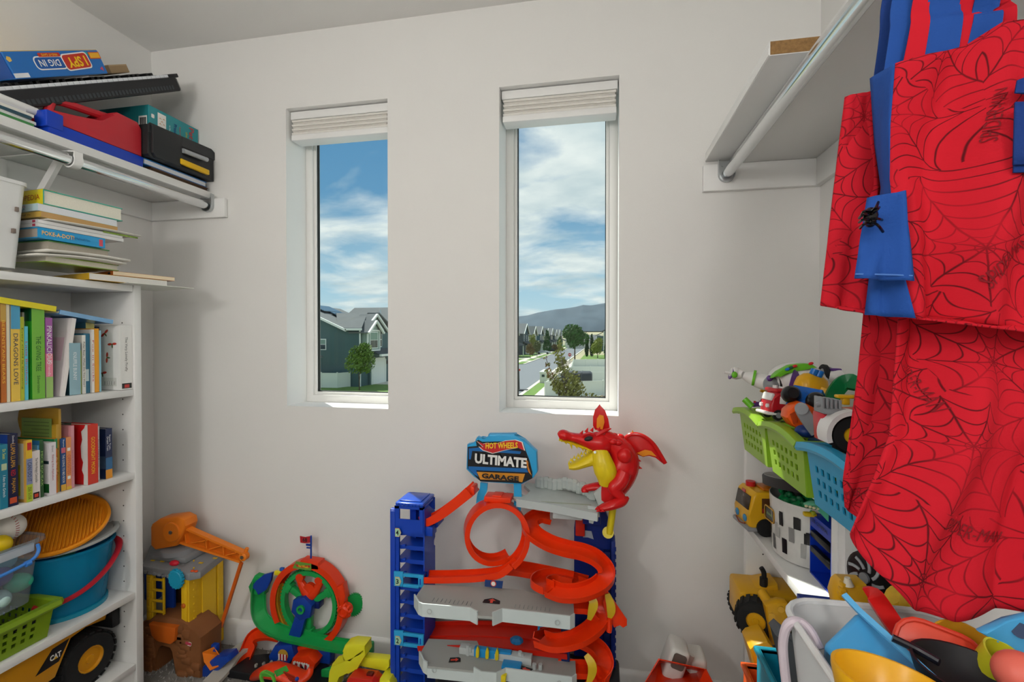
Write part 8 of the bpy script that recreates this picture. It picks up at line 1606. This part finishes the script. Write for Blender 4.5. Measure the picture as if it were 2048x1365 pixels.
o = thing('pink_hoop', 'pale pink plastic handle hooked over the white bin edge', 'toy handle', (.25, .70, .7)); MB().tube(spline([(0.243, 0.674, 0.782), (0.243, 0.687, 0.822), (0.244, 0.683, 0.850), (0.250, 0.680, 0.864), (0.262, 0.682, 0.864), (0.270, 0.672, 0.860), (0.276, 0.658, 0.845)], 6), .006, 10).build('handle', pl('#cfc2cc', .35), o, ww=1)
o = thing('blue_cup', 'light blue toy measuring cup with straight handle in the kitchen bin', 'toy cup', (.33, .63, .8))
q_ = [V((0.267, 0.630, 0.867)), V((0.323, 0.665, 0.896)), V((0.364, 0.600, 0.865)), V((0.284, 0.580, 0.857))]
b = MB(); dn = V((.02, .05, -.05)); b.v = q_ + [p + dn for p in q_]; b.f = [(0, 1, 2, 3), (7, 6, 5, 4), (0, 1, 5, 4), (1, 2, 6, 5), (2, 3, 7, 6), (3, 0, 4, 7)]; b.build('cup_body', pl('#4aa3dc', .3), o, ww=1, bev=.006, smooth=60)
MB().sweep([(-.0035, -.002), (.0035, -.002), (.0035, .002), (-.0035, .002)], [(0.311, 0.675, 0.910), (0.320, 0.658, 0.900), (0.346, 0.556, 0.885)], up=(0, -1, .5)).build('cup_edge', pl('#62b4e8', .3), o, ww=1)
o = thing('yellow_bowl', 'yellow toy bowl at the front of the kitchen bin', 'toy bowl', (.33, .55, .78)); MB().lathe([(0, -.045), (.026, -.044), (.043, -.02), (.048, .0), (.051, .0), (.051, -.004), (.046, -.022), (.027, -.048), (0, -.049)], 36, T(*(0.279, 0.510, 0.913)) @ rotm(-6, 8, 0)).build('bowl', pl('#e8ae1a', .3), o, ww=1)
o = thing('red_spatula', 'red toy spatula handle sticking out of the kitchen bin', 'toy spatula', (.42, .68, .8)); MB().sweep([(-.011, -.003), (.011, -.003), (.011, .003), (-.011, .003)], spline([(0.361, 0.720, 0.889), (0.366, 0.715, 0.892), (0.369, 0.705, 0.886), (0.375, 0.690, 0.872), (0.381, 0.670, 0.860), (0.388, 0.650, 0.846)], 5), up=(0, -1, .3)).build('handle', pl('#d81e1c', .3), o, ww=1)
o = thing('red_plate', 'coral red toy plate leaning inside the kitchen bin', 'toy plate', (.42, .66, .8)); MB().prism(rrect(.086, .080, .025), .006, frame((0.388, 0.630, 0.860), (1, -.25, -.25), (0, .5, 1)), .002).build('plate', pl('#dc4a34', .35), o, ww=1); MB().tube([frame((0.388, 0.630, 0.860), (1, -.25, -.25), (0, .5, 1)) @ V((x, y, .006)) for x, y in rrect(.086, .080, .025)], .003, 8, closed=True).build('plate_rim', pl('#d8402c', .35), o, ww=1)
o = thing('black_ladle', 'black toy ladle with long thin handle in the kitchen bin', 'toy ladle', (.43, .58, .8)); MB().tube(spline([(0.326, 0.600, 0.903), (0.343, 0.590, 0.899), (0.357, 0.575, 0.896)], 5), .0055, 10, flat=.004).build('handle', pl('#1c1a22', .3), o, ww=1); MB().lathe([(0, -.03), (.03, -.028), (.05, -.012), (.056, .004), (.053, .004), (.046, -.012), (.028, -.025), (0, -.027)], 32, T(*(0.383, 0.560, 0.893)) @ rotm(0, 6, 0)).build('ladle_bowl', pl('#15151a', .55), o, ww=1)
o = thing('yellow_dish', 'amber toy dish behind the black ladle', 'toy dish', (.45, .62, .8)); MB().lathe([(0, -.02), (.03, -.016), (.04, .0), (.042, 0), (.032, -.02), (0, -.024)], 28, T(*(0.424, 0.630, 0.871)) @ rotm(40, 10, 0)).build('dish', pl('#d89a22', .35), o, ww=1)
o = thing('coral_ball', 'coral pink toy ball at the frame corner', 'toy ball', (.46, .55, .8)); MB().ell((0.426, 0.570, 0.896), .022, None, 20, 14).build('ball', pl('#e87060', .4), o, ww=1)
o = thing('lime_cup', 'lime yellow toy cup in the corner of the kitchen bin', 'toy cup', (.46, .58, .8)); MB().lathe([(.018, -.03), (.024, .012), (.022, .012), (.016, -.028), (0, -.028)], 24, T(*(0.432, 0.600, 0.885)) @ rotm(25, 20, 0)).build('cup', pl('#c8c42a', .35), o, ww=1)
o = thing('teal_comb_toy', 'green toy comb standing inside the bin side slots', 'toy', (.29, .60, .75)); MB().box(.268, .274, .56, .66, .70, .83, .002).build('comb_body', pl('#27a06a', .4), o, ww=1)
o = thing('blue_pan', 'light blue toy pan with a hole at the frame edge', 'toy pan', (.52, .66, .85)); MB().prism(list(reversed([(0.422, 0.910), (0.449, 0.926), (0.489, 0.944), (0.492, 0.872), (0.463, 0.887)])), .01, XZ(.625), .003).build('pan', pl('#4aa8e0', .3), o, ww=1); MB().cyl((0.462, 0.618, 0.916), (0.458, 0.612, 0.919), .008, seg=16).build('hole', pl('#15335a', .4), o, ww=1)
# ================================================================== RED WEB-PRINT BAGS ON THE ROD
def webmat():
    m = bpy.data.materials.new('web_print_cotton'); m.use_nodes = True; t = m.node_tree; bs_ = t.nodes['Principled BSDF']
    bs_.inputs['Roughness'].default_value = .85; bs_.inputs['Specular IOR Level'].default_value = .2
    uv = N(t, 'ShaderNodeUVMap'); sc = N(t, 'ShaderNodeVectorMath', operation='SCALE'); link(t, uv.outputs[0], sc.inputs[0]); sc.inputs['Scale'].default_value = 8.2
    nz = N(t, 'ShaderNodeTexNoise'); nz.inputs['Scale'].default_value = 1.6; link(t, sc.outputs[0], nz.inputs['Vector'])
    vo = N(t, 'ShaderNodeTexVoronoi', voronoi_dimensions='2D', feature='F1'); vo.inputs['Scale'].default_value = 1.0; vo.inputs['Randomness'].default_value = .8; link(t, sc.outputs[0], vo.inputs['Vector'])
    d = N(t, 'ShaderNodeVectorMath', operation='SUBTRACT'); link(t, sc.outputs[0], d.inputs[0]); link(t, vo.outputs['Position'], d.inputs[1])
    se = N(t, 'ShaderNodeSeparateXYZ'); link(t, d.outputs[0], se.inputs[0])
    def mth(op, a, b=None, c=None):
        n = N(t, 'ShaderNodeMath', operation=op)
        for i, x in enumerate((a, b, c)):
            if x is None: continue
            if isinstance(x, (int, float)): n.inputs[i].default_value = x
            else: link(t, x, n.inputs[i])
        return n.outputs[0]
    r = mth('SQRT', mth('ADD', mth('MULTIPLY', se.outputs[0], se.outputs[0]), mth('MULTIPLY', se.outputs[1], se.outputs[1])))
    a = mth('ADD', mth('MULTIPLY', mth('ARCTAN2', se.outputs[1], se.outputs[0]), 9 / 6.2832), mth('MULTIPLY', nz.outputs['Fac'], .5))
    f = mth('ABSOLUTE', mth('SUBTRACT', mth('FRACT', a), .5))                 # .5 on a spoke, 0 midway
    spoke = mth('MULTIPLY', mth('SUBTRACT', .5, f), mth('MULTIPLY', r, .70))
    sag = mth('MULTIPLY', r, mth('ADD', 1.0, mth('MULTIPLY', mth('SUBTRACT', .25, mth('MULTIPLY', f, f)), 1.1)))   # threads sag between the spokes
    g = mth('POWER', sag, .72)
    ring = mth('DIVIDE', mth('SUBTRACT', .5, mth('ABSOLUTE', mth('SUBTRACT', mth('FRACT', mth('MULTIPLY', g, 8.0)), .5))), 9.0)
    ln = mth('MINIMUM', spoke, ring)
    mr = N(t, 'ShaderNodeMapRange'); link(t, ln, mr.inputs[0]); mr.inputs[1].default_value = .003; mr.inputs[2].default_value = .0085; mr.inputs[3].default_value = .9; mr.inputs[4].default_value = 0
    fade = N(t, 'ShaderNodeMapRange'); link(t, nz.outputs['Fac'], fade.inputs[0]); fade.inputs[1].default_value = .32; fade.inputs[2].default_value = .55; fade.inputs[3].default_value = .35; fade.inputs[4].default_value = 1
    mx = N(t, 'ShaderNodeMix', data_type='RGBA'); link(t, mth('MULTIPLY', mr.outputs[0], fade.outputs[0]), mx.inputs[0]); mx.inputs[6].default_value = lin('#cc1c2c') + (1,); mx.inputs[7].default_value = lin('#4a0f16') + (1,)
    link(t, mx.outputs[2], bs_.inputs['Base Color'])
    wv = N(t, 'ShaderNodeTexNoise'); wv.inputs['Scale'].default_value = 90; link(t, sc.outputs[0], wv.inputs['Vector']); bp = N(t, 'ShaderNodeBump'); bp.inputs['Strength'].default_value = .15; bp.inputs['Distance'].default_value = .002; link(t, wv.outputs['Fac'], bp.inputs['Height']); link(t, bp.outputs[0], bs_.inputs['Normal'])
    return m
WEB = webmat(); BLC = mat('#1f4f9e', rough=.85, var=.10, vs=30, bump=.3, bs=300); BLD2 = mat('#173a80', rough=.85, var=.1, vs=30, bump=.3, bs=300); PRN = mat('#86151f', rough=.8)
def interp(pts, v):
    n = len(pts) - 1; x = v * n; i = min(int(x), n - 1); q = x - i; q = q * q * (3 - 2 * q) * .4 + q * .6
    return V(pts[i]).lerp(V(pts[i + 1]), q)
def cloth(name, parent, m, left, right, nu=26, nv=30, amp=.004, waves=5, ph=0, uvo=(0, 0), top=None, bot=None, th=.0022):
    """cloth panel between a left and a right edge polyline (top to bottom), with soft folds; top/bot bend the end edges"""
    w = (V(right[0]) - V(left[0])).length; hgt = sum((V(a) - V(b)).length for a, b in zip(left, left[1:]))
    tb = [V(p) for p in top] if top else None; bb = [V(p) for p in bot] if bot else None
    def fn(u, v):
        p = interp(left, v).lerp(interp(right, v), u)
        if tb: p = p + (interp(tb, u) - V(left[0]).lerp(V(right[0]), u)) * max(0, 1 - v * 2) ** 1.5
        if bb: p = p + (interp(bb, u) - V(left[-1]).lerp(V(right[-1]), u)) * max(0, v * 2 - 1) ** 1.5
        k = amp * (.5 + .9 * v)
        dy = k * math.sin(u * waves * 3.0 + ph + 1.2 * v) + k * .6 * math.sin(u * waves * 5.3 + v * 4 + ph * 2) + amp * .9 * math.sin(v * 7 + u * 3 + ph)
        e_ = min(1, 6 * u, 6 * (1 - u))
        return p + V((.15 * dy * e_, -dy * e_, 0))
    b = MB().grid(fn, nu, nv); o = b.build(name, m, parent, ww=1, smooth=70, sol=th)
    uvl = o.data.uv_layers.new(name='UVMap')
    for lp_ in o.data.loops:
        i = lp_.vertex_index; uvl.data[lp_.index].uv = ((i % (nu + 1)) / nu * w + uvo[0], (1 - (i // (nu + 1)) / nv) * hgt + uvo[1])
    return o, fn, w, hgt
def printed(txt, fn, w, h_, u, v, L, H, ang, parent):
    vs, fs = textmesh(txt, 1.0, .0); xs = [p[0] for p in vs]; ys = [p[1] for p in vs]; sx, sy = L / (max(xs) - min(xs)), H / (max(ys) - min(ys))
    out = []
    for p in vs:
        x, y = p[0] * sx, p[1] * sy; x, y = x * math.cos(R(ang)) - y * math.sin(R(ang)), x * math.sin(R(ang)) + y * math.cos(R(ang))
        q = fn(min(1, max(0, u + x / w)), min(1, max(0, v - y / h_))); out.append(q + V((-.0012, -.0026, 0)))
    b = MB(); b.v = out; b.f = fs; return b.build('print_lettering', PRN, parent, ww=1, smooth=0)
bg = thing('web_print_tote', 'red web-print tote bag with blue gusset, pocket and straps hanging on the rod', 'tote bag', (.42, .66, 1.27))
LT_ = [(0.329, 0.720, 1.574), (0.323, 0.730, 1.485), (0.313, 0.730, 1.381), (0.300, 0.720, 1.289)]
GT = [(0.359, 0.715, 1.577), (0.365, 0.720, 1.506), (0.374, 0.725, 1.449), (0.360, 0.715, 1.363), (0.347, 0.700, 1.275)]
FT_ = [(0.349, 0.645, 1.575), (0.347, 0.650, 1.504), (0.352, 0.660, 1.440), (0.351, 0.645, 1.362), (0.370, 0.640, 1.267)]
RT = [(0.478, 0.600, 1.592), (0.479, 0.600, 1.507), (0.480, 0.600, 1.423), (0.481, 0.600, 1.338), (0.486, 0.605, 1.246)]
cloth('back_panel', bg, WEB, LT_, GT, 14, 30, .003, 2, .5, (.03, .02))
cloth('gusset', bg, BLC, [(0.345, 0.690, 1.582), (0.356, 0.700, 1.499), (0.364, 0.700, 1.442), (0.347, 0.685, 1.358), (0.333, 0.675, 1.273)], FT_, 10, 30, .003, 2, 1.0)
o, fn, w_, h_ = cloth('front_panel', bg, WEB, FT_, RT, 30, 34, .011, 2.6, 2.0, (.5, .3), top=[FT_[0], (0.393, 0.640, 1.580), (0.421, 0.630, 1.586), (0.443, 0.620, 1.598), RT[0]], bot=[FT_[-1], (0.402, 0.635, 1.265), (0.436, 0.630, 1.259), (0.460, 0.615, 1.253), RT[-1]])
printed('SPIDER-MAN', fn, w_, h_, .66, .80, .075, .012, 42, bg); printed('SPIDER-MAN', fn, w_, h_, .62, .30, .06, .009, 75, bg)
cloth('rear_panel', bg, WEB, [(0.331, 0.725, 1.576), (0.302, 0.725, 1.290)], [(.59, .73, 1.60), (.59, .73, 1.28)], 12, 16, .003, 2, 0, (.9, .1))
cloth('side_panel', bg, BLD2, [(.59, .728, 1.60), (.59, .728, 1.28)], [RT[0], RT[-1]], 4, 8, .001, 1, 0)
cloth('bottom_panel', bg, WEB, [LT_[-1], (0.343, 0.690, 1.276), FT_[-1]], [(.59, .728, 1.28), (.58, .66, 1.275), RT[-1]], 10, 8, .001, 1, 0)
cloth('blue_patch', bg, BLD2, [(0.433, 0.592, 1.444), (0.432, 0.592, 1.420)], [(0.475, 0.594, 1.442), (0.475, 0.594, 1.418)], 4, 4, .001, 1, 0)
cloth('blue_patch', bg, BLD2, [(0.432, 0.588, 1.516), (0.430, 0.588, 1.503)], [(0.474, 0.594, 1.531), (0.475, 0.594, 1.494)], 4, 4, .001, 1, 0); cloth('blue_patch', bg, BLD2, [(0.430, 0.588, 1.493), (0.429, 0.588, 1.427)], [(0.473, 0.592, 1.491), (0.474, 0.592, 1.426)], 4, 4, .001, 1, 0)
pk, _, _, _ = cloth('pocket', bg, BLC, [(0.325, 0.655, 1.417), (0.313, 0.645, 1.370), (0.304, 0.640, 1.316)], [(0.354, 0.632, 1.418), (0.354, 0.626, 1.364), (0.359, 0.625, 1.310)], 14, 18, .0035, 2, .7)
MB().sweep([(-.0008, -.0005), (.0008, -.0005), (.0008, .0005), (-.0008, .0005)], [(0.303, 0.636, 1.321), (0.331, 0.630, 1.319), (0.356, 0.622, 1.316)], up=(0, -1, 0)).build('stitching', mat('#4a78c0', rough=.7), pk, ww=1)
def strap(m, p0, p1, w, ymid, nm='strap'):
    p0, p1 = V(p0), V(p1); top = V((.400 + (p1.x - p0.x) * .2, ymid, 1.789))
    b = MB(); pts = spline([p0, p0.lerp(p1, .6) + V((0, -.004, 0)), p1, V((p1.x * .5 + .2, ymid - .012, 1.755)), V((.40, ymid, 1.7915))], 5)
    n = len(pts); b.sweep([(-w / 2, -.0012), (w / 2, -.0012), (w / 2, .0012), (-w / 2, .0012)], pts, up=(-.25, -1, 0), scale=[1 - .35 * i / n for i in range(n)]).build(nm, m, bg, ww=1)
strap(BLD2, (0.368, 0.700, 1.573), (0.371, 0.690, 1.680), .030, .70); strap(BLC, (0.363, 0.670, 1.573), (0.370, 0.670, 1.666), .026, .67); strap(WEB, (0.373, 0.655, 1.576), (0.382, 0.655, 1.654), .020, .64); strap(BLC, (0.396, 0.650, 1.580), (0.403, 0.650, 1.648), .038, .615)
strap(WEB, (0.421, 0.645, 1.583), (0.426, 0.645, 1.641), .022, .585); strap(BLC, (0.436, 0.640, 1.587), (0.440, 0.640, 1.636), .028, .56); strap(WEB, (0.455, 0.640, 1.599), (0.452, 0.640, 1.634), .024, .535)
# black spider-shaped clip on the pocket
sp = thing('spider_clip', 'small black plastic spider clipped on the blue bag pocket', 'clip', (0.316, 0.630, 1.388))
MB().ell((0.315, 0.628, 1.389), (.008, .007, .010), None, 12, 8).ell((0.315, 0.628, 1.381), (.006, .006, .006), None, 12, 8).build('spider_body', pl('#0e0e10', .25), sp, ww=1)
for pts in ([(0.313, 0.626, 1.392), (0.312, 0.612, 1.394), (0.320, 0.622, 1.403)], [(0.313, 0.626, 1.389), (0.313, 0.612, 1.391), (0.321, 0.622, 1.397)], [(0.314, 0.626, 1.385), (0.313, 0.610, 1.381), (0.324, 0.622, 1.382)], [(0.314, 0.626, 1.380), (0.313, 0.610, 1.374), (0.325, 0.622, 1.368)], [(0.316, 0.628, 1.392), (0.303, 0.616, 1.392), (0.305, 0.628, 1.389)], [(0.316, 0.628, 1.389), (0.301, 0.614, 1.388), (0.304, 0.630, 1.387)], [(0.316, 0.628, 1.384), (0.301, 0.614, 1.382), (0.304, 0.630, 1.382)], [(0.316, 0.628, 1.379), (0.303, 0.616, 1.377), (0.305, 0.630, 1.375)]): MB().tube(spline(pts, 4), .0016, 6).build('spider_leg', pl('#0e0e10', .25), sp, ww=1)
# longer web-print bag hanging behind and below
b2 = thing('web_print_apron', 'long red web-print bag with rounded hem hanging below the tote', 'cloth bag', (.45, .70, .93))
L1 = [(0.377, 0.765, 1.299), (0.373, 0.770, 1.211), (0.363, 0.770, 1.123), (0.350, 0.765, 1.035), (0.351, 0.760, 0.996)]; R1 = [(0.414, 0.745, 1.297), (0.413, 0.745, 1.213), (0.412, 0.745, 1.129), (0.404, 0.740, 1.066), (0.364, 0.745, 0.983)]
o, fn, w_, h_ = cloth('back_panel', b2, WEB, L1, R1, 16, 30, .003, 2, 1.5, (.25, .5)); printed('SPIDER-MAN', fn, w_, h_, .50, .87, .05, .014, 10, b2)
L2 = [(0.386, 0.700, 1.294), (0.376, 0.690, 1.215), (0.364, 0.680, 1.119), (0.341, 0.675, 1.055), (0.317, 0.670, 0.994)]; R2 = [(0.529, 0.660, 1.282), (0.522, 0.650, 1.195), (0.515, 0.640, 1.116), (0.508, 0.630, 1.034), (0.504, 0.625, 0.991)]
o, fn, w_, h_ = cloth('front_panel', b2, WEB, L2, R2, 34, 40, .013, 2.8, 3.3, (.7, .9), bot=[L2[-1], (0.342, 0.660, 0.950), (0.380, 0.655, 0.908), (0.420, 0.650, 0.901), (0.468, 0.640, 0.916), (0.508, 0.630, 0.933)])
printed('SPIDER-MAN', fn, w_, h_, .62, .76, .065, .014, -12, b2); printed('SPIDER-MAN', fn, w_, h_, .20, .33, .05, .012, -58, b2)
cloth('rear_panel', b2, WEB, [L1[0], L1[-1]], [(.62, .76, 1.30), (.62, .76, .95)], 12, 16, .003, 2, 0, (.3, .3))
cloth('side_panel', b2, WEB, [(.62, .758, 1.30), (.62, .758, .95)], [R2[0], R2[-1]], 4, 8, .001, 1, 0, (.1, .1))
for x in (.46, .52): MB().sweep([(-.012, -.001), (.012, -.001), (.012, .001), (-.012, .001)], spline([(x, .755, 1.29), (x, .757, 1.5), (x * .4 + .25, .757, 1.72), (.402, .757, 1.7915)], 4), up=(0, -1, 0)).build('strap', BLD2, b2, ww=1)
